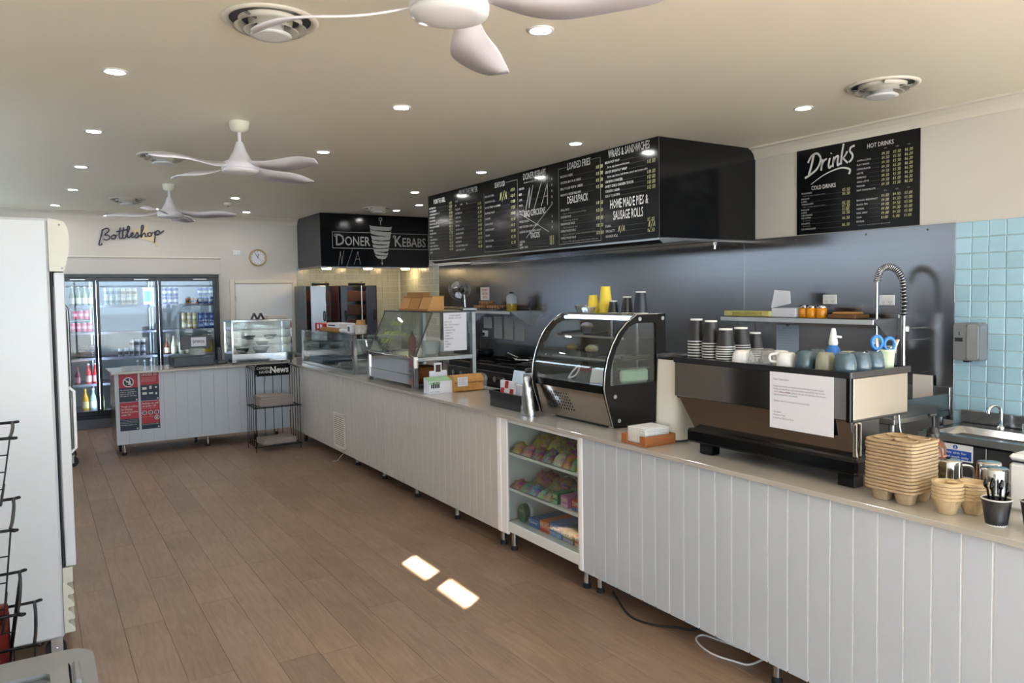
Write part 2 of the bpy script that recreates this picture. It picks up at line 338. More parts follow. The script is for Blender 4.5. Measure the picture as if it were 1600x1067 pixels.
# ================================================================ the room
XW, YB, ZC, XL, YF = 5.17, 11.65, 2.93, -1.0, -2.3
fl = struct(MB().box(XL, XW, YF, YB, -.06, -.006), 'floor', 'floor_base')
PW = .196
k0 = math.floor((XL - .34) / PW)
meshes = {}
for k in range(k0, 15):
    x0 = max(XL, .34 + k * PW); x1 = .34 + (k + 1) * PW
    y = YF - random.random() * 1.5
    while y < YB:
        a, b = max(y, YF), min(y + 1.5, YB)
        if b - a > .02:
            key = (round(x1 - x0, 3), round(b - a, 3))
            if key in meshes:
                o = bpy.data.objects.new('plank', meshes[key]); COL.objects.link(o); o.parent = fl
                org = Vector(((x0 + x1) / 2, (a + b) / 2, -.006)); o.location = org - ORG[fl.name]
            else:
                o = MB().rbox(x0 + .0006, x1 - .0006, a + .0005, b - .0005, -.006, 0, .0008).build('plank', 'oak_plank', fl); meshes[key] = o.data
        y += 1.5
struct(MB().box(.34 + 15 * PW, XW, YF, YB, -.006, 0), 'worn_vinyl_strip', 'floor_base', fl)
struct(MB().box(XL - .1, XW + .1, YF - .1, YB + .1, ZC, ZC + .06), 'ceiling', 'ceiling_paint')
struct(MB().box(-14, 20, -26, YF - .1, -.16, -.1), 'ground_street', M('pavement', 'a5a5a4', .9, var=.15, scale=2))

# right wall with steel sheets and two tiled areas
wr = struct(MB().box(XW, XW + .12, YF, YB + .12, 0, ZC), 'wall_right', 'wall_paint')
YT0 = 2.666
for a, b in ((YT0, 4.42), (4.42, 6.86), (6.86, 9.0), (9.0, 10.2)):
    MB().rbox(XW - .012, XW, a, b, .86, 2.172, .001).build('steel_panel', 'steel_wall', wr)
for y in (2.85, 3.3, 3.9, 4.5, 5.4, 6.3, 7.2, 8.1):
    MB().cyl((XW - .013, y, 2.14), (XW - .016, y, 2.14), .008, .005, 8).build('screw', 'steel_dark', wr)
P = .104
MB().box(XW - .006, XW, YT0 - 12 * P, YT0, 2.172 - 14 * P, 2.172).build('grout_bed', 'grout', wr)
t0 = None
for i in range(10):
    for j in range(14):
        y1 = YT0 - i * P; z1 = 2.172 - j * P
        if t0 is None:
            t0 = MB().rbox(XW - .014, XW - .004, y1 - P + .002, y1 - .002, z1 - P + .002, z1 - .002, .003).build('tile', 'tile_blue', wr); L0 = t0.location.copy()
        else:
            o = t0.copy(); COL.objects.link(o); o.parent = wr; o.location = L0 + Vector((random.uniform(-.0008, .0008), -i * P, -j * P)); o.rotation_euler = (0, random.uniform(-.012, .012), random.uniform(-.012, .012))
P2 = .1
MB().box(XW - .006, XW, 10.21, YB, 1.0, 2.2).build('grout_bed', 'grout', wr)
t1 = None
for i in range(14):
    for j in range(11):
        y0 = 10.22 + i * P2; z1 = 2.195 - j * P2
        if t1 is None:
            t1 = MB().rbox(XW - .012, XW - .004, y0 + .0022, y0 + P2 - .0022, z1 - P2 + .0022, z1 - .0022, .002).build('tile', 'tile_sage', wr); L1 = t1.location.copy()
        else:
            o = t1.copy(); COL.objects.link(o); o.parent = wr; o.location = L1 + Vector((0, i * P2, -j * P2)); o.rotation_euler = (0, random.uniform(-.01, .01), random.uniform(-.01, .01))

# back wall with the opening for the glass-door cold room
FX0, FX1, FZ0, FZ1 = .02, 2.29, .13, 2.085
mb = MB(); mb.box(XL, FX0, YB, YB + .12, 0, ZC); mb.box(FX1, XW, YB, YB + .12, 0, ZC); mb.box(FX0, FX1, YB, YB + .12, FZ1, ZC); mb.box(FX0, FX1, YB, YB + .12, 0, FZ0)
wb = struct(mb, 'wall_back', 'wall_paint')
MB().rbox(XL, 2.325, YB - .016, YB, FZ1, 2.325, .004).build('facing_board', 'wall_paint', wb)
MB().rbox(XL, 2.335, YB - .03, YB, 2.31, 2.332, .004).build('facing_cap', 'trim_paint', wb)
MB().box(3.44, XW - .006, YB - .006, YB, 1.0, 2.2).build('grout_bed', 'grout', wb)
t2 = None
for i in range(17):
    for j in range(11):
        x0 = 3.442 + i * P2; z1 = 2.195 - j * P2
        if t2 is None:
            t2 = MB().rbox(x0 + .0022, x0 + P2 - .0022, YB - .012, YB - .004, z1 - P2 + .0022, z1 - .0022, .002).build('tile', 'tile_sage', wb); L2 = t2.location.copy()
        else:
            o = t2.copy(); COL.objects.link(o); o.parent = wb; o.location = L2 + Vector((i * P2, 0, -j * P2)); o.rotation_euler = (random.uniform(-.01, .01), 0, random.uniform(-.01, .01))
# cold room shell behind the doors
mb = MB(); mb.box(FX0 - .1, FX1 + .1, YB + 1.0, YB + 1.06, 0, 2.3); mb.box(FX0 - .16, FX0 - .1, YB + .12, YB + 1.06, 0, 2.3); mb.box(FX1 + .1, FX1 + .16, YB + .12, YB + 1.06, 0, 2.3)
mb.box(FX0 - .1, FX1 + .1, YB + .12, YB + 1.0, 2.22, 2.3); mb.box(FX0 - .1, FX1 + .1, YB + .12, YB + 1.0, 0, .1)
struct(mb, 'wall_coldroom', M('coldroom', 'aeb4b4', .5, var=.05))

# left wall with two high slots, front wall with shop window, both outside the picture
mb = MB(); SL = ((1.494, 1.86), (2.0, 2.368)); z0, z1 = 2.335, 2.445; xa, xb = XL - .03, XL
SY0, SY1, SZ0, SZ1 = 5.4, 11.5, 2.2, 2.42      # strip of high windows
mb.box(xa, xb, YF, SY0, 0, z0); mb.box(xa, xb, YF, SY0, z1, ZC); mb.box(xa, xb, YF, SL[0][0], z0, z1); mb.box(xa, xb, SL[0][1], SL[1][0], z0, z1); mb.box(xa, xb, SL[1][1], SY0, z0, z1)
mb.box(xa, xb, SY0, YB, 0, SZ0); mb.box(xa, xb, SY0, YB, SZ1, ZC); mb.box(xa, xb, SY1, YB, SZ0, SZ1)
for y in (6.9, 8.4, 9.9): mb.box(xa, xb, y, y + .08, SZ0, SZ1)
struct(mb, 'wall_left', 'wall_paint')
mb = MB(); mb.box(XL, XW, YF - .1, YF, 2.7, ZC); mb.box(XL, XW, YF - .1, YF, 0, .2); mb.box(XL, -.95, YF - .1, YF, .2, 2.7); mb.box(4.95, XW, YF - .1, YF, .2, 2.7)
struct(mb, 'wall_front', 'wall_paint')
mb = MB()
for x in (-.95, 1.0, 2.95, 4.9): mb.box(x, x + .05, YF - .08, YF - .02, .2, 2.7)
mb.box(-.95, 4.95, YF - .08, YF - .02, 2.1, 2.15)
struct(mb, 'window_1', 'alu_black')

struct(MB().box(XL - 1.35, XL - .03, 2.15, YB + .5, 2.98, 3.02), 'sun_blocker_slab', 'wall_paint')  # unseen slab added to keep direct sun out of the strip windows
# cornices and door
cov = [(0, 0), (-.085, 0), (-.085, -.012), (-.06, -.018), (-.03, -.045), (-.018, -.07), (-.012, -.092), (0, -.092)]
struct(MB().prism([(XW + u, ZC + v) for u, v in cov], 'y', YF, 4.315), 'trim_1', 'trim_paint')
struct(MB().prism([(YB + u, ZC + v) for u, v in cov], 'x', XL, 3.47), 'trim_2', 'trim_paint')
d = struct(MB().rbox(2.522, 3.362, YB - .012, YB + .0, .01, 1.945, .003), 'door_1', 'white_plastic')
MB().rbox(2.445, 2.515, YB - .03, YB, 0, 2.008, .005).build('architrave', 'trim_paint', d)
MB().rbox(3.368, 3.432, YB - .03, YB, 0, 2.008, .005).build('architrave', 'trim_paint', d)
MB().rbox(2.515, 3.368, YB - .03, YB, 1.952, 2.008, .005).build('architrave', 'trim_paint', d)
for z in (.3, 1.72): MB().cyl((2.52, YB - .02, z - .045), (2.52, YB - .02, z + .045), .008, n=8).build('hinge', 'steel', d)
# ================================================================ ceiling fittings
def downlight(x, y, label, grp='recessed ceiling downlights'):
    t = thing('downlight', label, 'downlight', (x, y, ZC), grp)
    MB().shell([(.062, -.0005), (.062, -.006), (.05, -.008), (.041, -.003), (.041, -.0005)], (x, y, ZC), 24).build('bezel', 'white_plastic', t)
    MB().lathe([(.041, -.006), (.041, -.003)], (x, y, ZC), 24).build('lens', 'lamp_glow', t)
rowA = [(0.4, y) for y in (1.2, 2.82, 4.45, 6.09, 7.76, 9.4)]
ordn = ['first', 'second', 'third', 'fourth', 'fifth', 'sixth']
for i, (x, y) in enumerate(rowA[2:]): downlight(x, y, 'recessed ceiling downlight over the white upright fridge row, %s counted towards the cold room' % ordn[i])
downlight(.27, 11.03, 'recessed ceiling downlight tight to the back cornice, beside the fridge row')
downlight(1.39, 10.97, 'recessed ceiling downlight half hidden by the farthest ceiling fan')
downlight(2.54, 10.87, 'recessed ceiling downlight at the back cornice above the clock')
for i, (x, y) in enumerate(((1.97, 2.84), (2.0, 4.43), (2.05, 6.1), (2.07, 9.39))):
    downlight(x, y, 'recessed ceiling downlight over the customer side of the counter, %s from the shop window' % ordn[i])
for i, (x, y) in enumerate(((4.29, 3.19), (3.68, 4.84), (3.72, 6.4), (3.76, 8.0))):
    downlight(x, y, ['recessed ceiling downlight beside the ceiling vent near the drinks board', 'recessed ceiling downlight in front of the menu board, over the loaded fries column',
                     'recessed ceiling downlight in front of the menu board, over the fryer column', 'recessed ceiling downlight at the far end of the menu board'][i])
downlight(4.34, 9.11, 'recessed ceiling downlight in front of the kebab hood, nearer to the menu board')
downlight(4.33, 9.83, 'recessed ceiling downlight in front of the kebab hood, closer to the round vent')

def vent(x, y, label, r=.2):
    t = thing('ceiling_vent', label, 'vent', (x, y, ZC), 'round ceiling air vents')
    c = (x, y, ZC)
    MB().shell([(r, -.001), (r, -.006), (r * .93, -.014), (r * .86, -.008), (r * .84, .0)], c, 40).build('rim', 'trim_paint', t)
    MB().lathe([(r * .84, -.0015), (r * .84, -.0005)], c, 32).build('duct_throat', 'steel_dark', t)
    MB().shell([(r * .66, -.002), (r * .62, -.014), (r * .7, -.032), (r * .76, -.036), (r * .68, -.029), (r * .59, -.013), (r * .59, -.002)], c, 40).build('cone', 'trim_paint', t)
    MB().shell([(r * .46, -.002), (r * .44, -.025), (r * .52, -.046), (r * .58, -.05), (r * .5, -.042), (r * .42, -.023), (r * .42, -.002)], c, 40).build('cone', 'trim_paint', t)
    MB().lathe([(r * .28, -.002), (r * .28, -.045), (r * .42, -.062), (r * .43, -.067), (r * .3, -.07), (0.0001, -.07)], c, 40).build('centre_cone', 'white_plastic', t)
    for a in range(4):
        u, v = math.cos(a * PI / 2 + .6), math.sin(a * PI / 2 + .6)
        MB().cyl((x + u * r * .25, y + v * r * .25, ZC - .02), (x + u * r * .8, y + v * r * .8, ZC - .012), .006, n=6).build('spoke', 'steel', t)
vent(.9, 3.32, 'round stepped ceiling vent behind the tip of the large ceiling fan')
vent(.95, 6.87, 'round stepped ceiling vent beside the middle ceiling fan')
vent(.985, 10.04, 'round stepped ceiling vent between the farthest fan and the fridge row')
vent(4.23, 2.61, 'round stepped ceiling vent above the drinks board')
vent(3.99, 9.68, 'round stepped ceiling vent in front of the kebab hood')

def fan(x, y, label, ang, tilt=0):
    t = thing('ceiling_fan', label, 'ceiling fan', (x, y, ZC), 'white ceiling fans')
    c = Vector((x, y, ZC))
    MB().lathe([(.066, 0), (.066, -.015), (.056, -.055), (.03, -.07), (.0001, -.071)], c, 28).build('canopy', 'cream_plastic', t)
    MB().cyl(c + Vector((0, 0, -.065)), c + Vector((0, 0, -.15)), .012, n=12).build('downrod', 'fan_white', t)
    MB().lathe([(.022, -.135), (.028, -.15), (.042, -.195), (.075, -.255), (.1, -.268), (.1, -.272), (.0001, -.272)], c, 28).build('motor_cone', 'fan_white', t)
    MB().lathe([(.108, -.272), (.12, -.279), (.122, -.316), (.117, -.321), (.0001, -.321)], c, 32).build('motor_housing', 'fan_white', t)
    MB().lathe([(.114, -.321), (.12, -.325), (.117, -.336), (.085, -.345), (.045, -.351), (.0001, -.352)], c, 32).build('light_cover', 'white_gloss', t)
    bm = None
    for k in range(4):
        a = ang + k * PI / 2
        m = MB(); vs = []; n = 18
        for i in range(n + 1):
            s = i / n; r = .11 + .57 * s
            w = .055 + .08 * math.sin(min(1, s / .5) * PI / 2) if s < .5 else .005 + .13 * math.sqrt(max(0, 1 - ((s - .5) / .5) ** 2.4))
            z = -.3 - .035 * s * s - .012 * math.sin(s * PI * 2)
            pit = .42 * (1 - .2 * s); lead = -.055 + .012 * math.sin(s * PI)
            vs.append((r, lead + w, z - (w - .065) * math.sin(pit))); vs.append((r, lead, z + .065 * math.sin(pit)))
        fs = [(2 * i, 2 * i + 1, 2 * i + 3, 2 * i + 2) for i in range(n)]
        nv = len(vs); vs2 = vs + [(p[0], p[1], p[2] - .007) for p in vs]
        f2 = fs + [tuple(q + nv for q in f[::-1]) for f in fs]
        for i in range(n):
            for sd in (0, 1):
                q = (2 * i + sd, 2 * i + 2 + sd, nv + 2 * i + 2 + sd, nv + 2 * i + sd); f2.append(q if sd == 0 else q[::-1])
        f2 += [(2 * n, 2 * n + 1, nv + 2 * n + 1, nv + 2 * n)]
        m.add(vs2, f2, True); m.xf(Matrix.Translation(c) @ Matrix.Rotation(a, 4, 'Z')); m.build('blade', 'fan_white', t)
fan(1.1, 2.07, 'large white four-blade ceiling fan closest to the shop window, cut by the picture edge', .82)
fan(1.215, 5.33, 'white four-blade ceiling fan in the middle of the ceiling row', .56)
fan(1.23, 8.57, 'white four-blade ceiling fan farthest back, in front of the cold room wall', -.45)
t = thing('smoke_detector', 'small cream smoke detector behind the large fan blade', 'detector', (1.95, 2.47, ZC))
MB().lathe([(.055, 0), (.055, -.022), (.045, -.036), (.02, -.04), (.0001, -.04)], (1.95, 2.47, ZC), 24).build('body', 'cream_plastic', t)
MB().lathe([(.02, -.04), (.016, -.046), (.0001, -.046)], (1.95, 2.47, ZC), 16).build('sensor_cap', 'white_plastic', t)
t = thing('smoke_detector', 'tiny brown-cream smoke detector far back near the kebab hood', 'detector', (2.1, 9.94, ZC))
MB().lathe([(.05, 0), (.05, -.02), (.04, -.035), (.0001, -.038)], (2.1, 9.94, ZC), 20).build('body', 'cream_plastic', t)
MB().lathe([(.016, -.038), (.013, -.044), (.0001, -.044)], (2.1, 9.94, ZC), 12).build('sensor_cap', 'kraft', t)
# ================================================================ counters
CT = .942; CX = 2.63
def grooved_front(parent, axis, fixed, a, b, z0, z1, first, pitch=.1, facing=-1, t=.0035, mat='white_board'):
    """vertical boards side by side with a shadow groove; axis y: boards run along y on the plane x=fixed"""
    y = first
    while y > a + 1e-6: y -= pitch
    while y < b - 1e-6:
        lo, hi = max(y, a), min(y + pitch, b)
        if hi - lo > .012:
            c = .001; g = .0032; pr = [(fixed, lo + g + c), (fixed + c, lo + g), (fixed + t, lo + g), (fixed + t, hi - g), (fixed + c, hi - g), (fixed, hi - g - c)]
            if axis == 'y': MB().prism(pr, 'z', z0, z1).build('board', mat, parent)
            else: MB().prism([(b_, a_) for a_, b_ in pr], 'z', z0, z1).build('board', mat, parent)
        y += pitch
def leg(parent, x, y, top=.14, r=.019):
    l = MB().cyl((x, y, .022), (x, y, top), r, n=14).build('leg', 'chrome', parent)
    MB().lathe([(r * 1.25, 0), (r * 1.3, .012), (r * 1.05, .03)], (x, y, 0), 14).build('foot', 'rubber', l)
def caster(parent, x, y, top=.135, r=.035):
    c = MB().cyl((x - .012, y, r), (x + .012, y, r), r, n=16).build('caster', 'rubber', parent)
    MB().box(x - .02, x - .015, y - .018, y + .018, r * .7, top).box(x + .015, x + .02, y - .018, y + .018, r * .7, top).box(x - .02, x + .02, y - .02, y + .02, top - .006, top).build('fork', 'steel', c)
Z0, Z1 = .135, .918
# near unit (espresso end)
t = thing('counter_cabinet', 'long white grooved counter cabinet under the espresso machine', 'cabinet', (2.95, 1.9, 0), 'white grooved counter units')
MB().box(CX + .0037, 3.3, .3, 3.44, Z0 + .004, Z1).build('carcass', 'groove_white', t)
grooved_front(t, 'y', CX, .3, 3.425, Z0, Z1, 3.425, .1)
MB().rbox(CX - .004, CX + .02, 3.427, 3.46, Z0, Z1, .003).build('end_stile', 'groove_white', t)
for y in (3.5 - .1, 2.16, .8): leg(t, 2.735, y)
MB().box(2.95, 3.0, .4, 3.3, .03, .13).build('service_rail', 'iron', t)
# sweets display unit
t = thing('display_cabinet', 'white open-shelf sweets display cabinet with glass front set into the counter', 'cabinet', (2.95, 3.87, 0))
y0, y1 = 3.463, 4.32
mb = MB(); mb.box(CX + .55, CX + .566, y0, y1, .2, Z1).build('back_panel', 'white_gloss', t)
MB().box(CX + .006, CX + .56, y0, y0 + .018, Z0, Z1).build('side_panel', 'white_gloss', t)
MB().box(CX + .006, CX + .56, y1 - .018, y1, Z0, Z1).build('side_panel', 'white_gloss', t)
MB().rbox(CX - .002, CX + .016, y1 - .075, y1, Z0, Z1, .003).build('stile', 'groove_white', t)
MB().rbox(CX - .002, CX + .56, y0, y1 - .075, .158, .225, .003).build('bottom_shelf', 'white_gloss', t)
MB().box(CX + .0, CX + .56, y0, y1 - .02, .895, Z1).build('top_rail', 'white_gloss', t)
SH = (.447, .688)
for z in SH: MB().rbox(CX + .02, CX + .55, y0 + .018, y1 - .018, z - .018, z, .002).build('shelf', 'white_gloss', t)
MB().box(CX + .004, CX + .01, y0 + .004, y1 - .076, .226, .893).build('glass_pane', 'glass_green', t)
leg(t, 2.713, 4.3); leg(t, 2.714, 3.5)
# far unit
t = thing('counter_cabinet', 'long white grooved counter cabinet with a vent grille under the food cases', 'cabinet', (2.95, 6.8, 0), 'white grooved counter units')
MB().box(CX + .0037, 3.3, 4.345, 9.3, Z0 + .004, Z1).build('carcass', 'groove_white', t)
VY0, VY1, VZ0, VZ1 = 7.36, 7.7, .165, .535
grooved_front(t, 'y', CX, 4.37, 9.28, Z0, Z1, 4.37, .0981, mat='board_warm_light')
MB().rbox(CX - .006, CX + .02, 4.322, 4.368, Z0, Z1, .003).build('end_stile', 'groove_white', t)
g = MB().rbox(CX - .012, CX - .001, VY0, VY0 + .025, VZ0, VZ1, .003).rbox(CX - .012, CX - .001, VY1 - .025, VY1, VZ0, VZ1, .003).rbox(CX - .012, CX - .001, VY0, VY1, VZ1 - .025, VZ1, .003).rbox(CX - .012, CX - .001, VY0, VY1, VZ0, VZ0 + .025, .003).build('vent_grille', 'trim_paint', t)
n = 16
for i in range(n):
    z = VZ0 + .03 + (VZ1 - VZ0 - .06) * i / (n - 1)
    MB().slab((CX - .002, VY0 + .025, z + .006), (CX - .002, VY1 - .025, z + .006), (CX - .011, VY1 - .025, z - .004), (CX - .011, VY0 + .025, z - .004), .003).build('louvre', 'trim_paint', g)
MB().box(CX - .0012, CX - .0004, VY0 + .02, VY1 - .02, VZ0 + .02, VZ1 - .02).build('grille_shade_sheet', 'iron', g)  # dark sheet standing in for the shade behind the louvres
for x, y in ((2.85, 7.72), (2.77, 7.4), (2.765, 6.68), (2.75, 5.92), (2.735, 5.16), (2.72, 4.45)): leg(t, x, y)
caster(t, 2.72, 9.0)
caster(t, 2.85, 6.45)
# cash counter
t = thing('cash_counter', 'white cash counter on chrome legs carrying four red and navy notices', 'counter', (1.7, 9.6, 0))
MB().box(.72, 2.62, 9.3352, 9.95, Z0 + .004, Z1).build('carcass', 'white_board', t)
MB().box(.7185, .72, 9.336, 9.95, Z0, Z1).build('end_sheet', 'steel', t)
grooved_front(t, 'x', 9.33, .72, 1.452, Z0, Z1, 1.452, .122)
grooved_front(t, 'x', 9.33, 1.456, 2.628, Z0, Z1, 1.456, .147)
for x, y in ((.8, 9.42), (1.68, 9.42)): leg(t, x, y)
for x, y in ((.78, 9.7), (1.6, 9.75), (2.25, 9.5), (2.5, 9.5)): caster(t, x, y)
# stone tops
t = tag(MB().rbox(CX - .022, 3.32, .28, 9.28, Z1 + .001, CT, .0015).build('benchtop', 'stone'), 'long pale stone benchtop running along the serving counter', 'benchtop')
tag(MB().rbox(.68, 3.32, 9.285, 10.0, Z1 + .001, CT, .004).build('benchtop', 'stone'), 'short pale stone benchtop on the cash counter', 'benchtop')
# cables below
tag(MB().tube(spline([(2.79, 3.35, .006), (2.76, 3.3, .006), (2.65, 3.05, .006), (2.675, 2.9, .006), (2.76, 2.8, .006), (2.8, 2.74, .006), (2.9, 2.73, .006)], 8), .006, 6).build('power_cable', 'rubber'), 'black power cable snaking on the floor under the counter', 'cable')
tag(MB().tube(spline([(2.84, 2.31, .02), (2.758, 2.33, .006), (2.723, 2.383, .006), (2.69, 2.512, .006), (2.733, 2.645, .006), (2.802, 2.665, .006), (2.83, 2.556, .006), (2.85, 2.45, .006)], 8), .005, 6).build('white_cable', 'white_plastic'), 'white cable loop lying below the grooved counter front', 'cable')
tag(MB().tube(spline([(2.622, 7.42, .13), (2.62, 7.5, .09), (2.62, 7.6, .03), (2.6, 7.7, .004)], 8), .003, 6).build('thin_cable', 'white_plastic'), 'thin grey cable hanging under the vent grille', 'cable')
# ================================================================ hoods and menu boards
HX, HY0, HY1, HZ = 4.07, 4.31, 8.285, 2.165
t = thing('exhaust_hood', 'black-clad exhaust hood box carrying the long menu board', 'exhaust hood', (4.6, 6.3, HZ))
MB().box(HX + .004, XW, HY1 - .02, HY1, HZ, ZC - .001).build('end_panel', 'char_panel', t)
MB().rbox(HX + .003, XW - .002, HY0, HY0 + .018, HZ - .003, ZC - .001, .002).build('end_panel', 'black_panel', t)
MB().box(HX, HX + .006, HY0 - .001, HY0 + .004, HZ, ZC - .002).build('corner_trim', 'steel', t)
# steel canopy underside: sloping lip and light trough
mb = MB(); mb.prism([(HX + .02, HZ + .01), (XW - .001, HZ + .01), (XW - .001, HZ - .02), (HX + .3, HZ - .02), (HX + .06, HZ - .045), (HX + .02, HZ - .02)], 'y', HY0 + .02, HY1 - .02)
mb.build('canopy', 'steel', t)
MB().rbox(HX + .62, HX + .66, HY0 + .02, HY1 + .1, HZ - .055, HZ - .02, .004).build('drip_rail', 'steel_bright', t)
MB().cyl((HX + .64, HY0 + .03, HZ - .08), (HX + .64, HY0 + .03, HZ - .05), .012, n=10).build('drain_cup', 'steel_bright', t)
# menu board: flat printed sheet on the hood front
bd = thing('menu_board', 'long black menu board lettered with grill, fryer, seafood, kebab and pie prices', 'menu board', (HX, 6.3, HZ))
MB().box(HX - .004, HX - .0002, HY0, HY1, HZ - .003, ZC - .002).build('board', 'black_panel', bd)
BL = HY1 - HY0; BH = ZC - HZ
pl = Plane((HX - .004, HY1, HZ), (0, -1, 0), (0, 0, 1))
white, grey, yel, chalk, rule = MB(), MB(), MB(), MB(), MB()
def col(n): return BL * n / 6 + .03
CW = BL / 6
def header(s, cx, y, w, h=.06): put(white, pl, s.upper(), cx, y, h, w, 'c', .012)
def items(names, prices, x, y, dy, w=CW, size=.021, price=True, pc=None):
    for i, nme in enumerate(names):
        yy = y - dy * i
        if nme: put(white, pl, nme, x, yy, size, min(.4, len(nme) * size * .62))
        ribbon(rule, pl, [(x + min(.4, len(nme) * size * .62) + .01, yy), (x + w - .17, yy)], .002)
        if i < len(prices) and prices[i]: hand(yel if pc is None else pc, pl, prices[i], x + w - .155, yy + .01, .027, adv=.66, thick=.11)
header('From The Grill', col(0) + .27, .655, .3, .055)
items(['BATTERED FISH', 'CHICKEN BREAST', 'CHEESEBURGER WITH LOT', 'BEEF BURGER', 'FISH BURGER', 'BEEF BURGER LOT', 'STEAK SANDWICH PLUS', 'CHICKEN', 'VEGGIE BURGER', 'BACON', 'STEAK BURGER 2.0', 'EXTRA BEEF', 'EXTRA CHEESE ROLL', 'EXTRA EGG AND BACON', 'SALAD'],
      ['$12.5', '$12.0', '$13.5', '$9.00', '$8.50', '$14.0', '$14.0', '$12.0', '$13.0', '$7.00', '$13.0', '$11.0', '$2.50', '$2.50', '$2.50'], col(0), .6, .0375)
frame_lines(rule, pl, [(col(0) + .48, .02), (col(0) + .64, .02), (col(0) + .64, .6)], .003)
header('From The Fryer', col(1) + .3, .68, .42, .06)
items(['CHIPS', '       S      M      L', 'SCALLOPS', 'BATTERED SAV', 'CHIKO ROLL', 'SPRING ROLL', 'DIM SIM', 'CHICKEN NUGGETS', 'CHICKEN TENDER', 'ONION RINGS', 'HASH BROWN', 'SALT AND PEPPER SQUID', 'GRAVY AND SAUCES'],
      ['', '', '$1.50', '$4.00', '$3.80', '$3.50', '$1.50', '$8.00', '$4.00', '$6.00', '$2.00', '$12.0', '$2.00'], col(1), .615, .0455)
header('Seafood', col(2) + .3, .67, .2, .055)
items(['FISH AND CHIPS', 'BARRAMUNDI GRILL', 'HOKI BATTERED OR CRUMBED', 'FLATHEAD FILLET', 'CALAMARI', 'PRAWN CUTLET', 'SEAFOOD BASKET', 'SCALLOP', 'FISH COCKTAIL', 'CRAB STICK'],
      ['$15.0', '$12.0', '$9.00', '$7.50', '$9.00', '$2.50', '$18.0', '$4.00', '$2.50', '$2.50'], col(2), .59, .058)
frame_lines(grey, pl, [(col(2) + .42, .7), (col(2) + .635, .7), (col(2) + .635, .02), (col(2) - .02, .02), (col(2) - .02, .64)], .004)
hand(yel, pl, 'N/A', col(2) + .3, .535, .075, thick=.09)
header('Doner Kebabs', col(3) + .27, .68, .38, .062)
put(white, pl, 'all served with salad and sauce', col(3) + .27, .645, .016, .36, 'c')
items(['CHICKEN', 'BEEF', 'LAMB', 'MIXED', 'FALAFEL'], ['', '', '', '', ''], col(3), .59, .054)
hand(chalk, pl, 'N/A', col(3) + .12, .4, .2, adv=.66, thick=.045, slant=.2)
for i in range(5): put(white, pl, '$', col(3) + .55, .62 - .054 * i, .02)
header('BBQ Chickens', col(3) + .27, .325, .36, .06)
items(['WHOLE CHICKEN', 'HALF CHICKEN CHIPS & GRAVY', 'QUARTER CHICKEN CHIPS & GRAVY'], ['', '', ''], col(3), .27, .05)
for i in range(3): put(white, pl, '$', col(3) + .55, .28 - .05 * i, .02)
ribbon(chalk, pl, [(col(3) + .02, .36), (col(3) + .5, .15)], .006); ribbon(chalk, pl, [(col(3) + .12, .12), (col(3) + .56, .4)], .006)
header('Tacos', col(3) + .27, .11, .16, .055)
items(['CHICKEN', 'BEEF', 'LAMB / FISH'], ['$10.0', '$10.0', '$10.0'], col(3), .075, .035 * .8)
frame_lines(grey, pl, [(col(4) + .12, .7), (col(4) - .0, .7), (col(4) - .0, .02), (col(4) + .6, .02), (col(4) + .6, .715), (col(4) + .47, .715)], .004)
header('Loaded Fries', col(4) + .3, .675, .33, .062)
items(['BACON & CHEESE', 'CHICKEN, BACON & CHEESE', 'BBQ, PULLED BEEF & CHEESE', 'NACHO LOADED FRIES BEEF'], ['$10.00', '$15.00', '$15.00', '$15.00'], col(4) + .03, .615, .055)
header('Deals/Pack', col(4) + .28, .375, .3, .066)
items(['SMALL PACK', 'CHICKEN PACK', 'FISH BURGER PACK', 'FAMILY PACK FOR 2', 'FAMILY PACK FOR 4'], ['$14.50', '$10.00', '$10.00', '$18.00', '$28.00'], col(4) + .03, .315, .063)
for i, s in enumerate(('1 piece of fish and a serve of chips', 'chicken strips and chips', '1 fish burger and chips', '2 pieces of fish with 2 serves of chips & tartare and lemon', '4 pieces of fish with 4 serves of chips & tartare and lemon')): put(grey, pl, s, col(4) + .06, .285 - .063 * i, .016, min(.5, len(s) * .0095))
header('Wraps & Sandwiches', col(5) + .29, .69, .5, .066)
items(['BREAKFAST WRAP', '', 'DELUXE BREAKFAST WRAP', '', 'CHICKEN SCHNITZEL', 'SWEET CHILLI CHICKEN TENDER', 'CHICKEN CAESAR', 'BUILD YOUR OWN'], ['', '', '$13.00', '', '$14.00', '$12.00', '$10.00', '$12.00'], col(5), .645, .0395)
for i, s in ((0, 'bacon, egg, cheese and bbq sauce'), (2, 'bacon, egg, cheese, hash brown, spinach and tomato relish')): put(white, pl, s, col(5) + .03, .61 - .0395 * i, .016, min(.5, len(s) * .0085))
put(white, pl, 'HOME MADE PIES &', col(5) + .29, .27, .075, .46, 'c', .012)
put(white, pl, 'SAUSAGE ROLLS', col(5) + .28, .175, .075, .36, 'c', .012)
items(['PLAIN', 'SPECIALTY', 'SAUSAGE ROLL'], ['$5.00', '', '$6.50'], col(5), .12, .042)
hand(yel, pl, 'N/A', col(5) + .16, .075, .045); hand(yel, pl, 'N/A', col(5) + .52, .085, .042)
tag(white.build('printed_lettering', 'print_white', bd), kind='stuff'); tag(grey.build('fine_print', 'print_grey', bd), kind='stuff'); tag(rule.build('ruled_lines', 'rule_grey', bd), kind='stuff'); tag(yel.build('chalked_prices', 'chalk_yellow', bd), kind='stuff'); tag(chalk.build('chalk_marks', 'chalk_white', bd), kind='stuff')

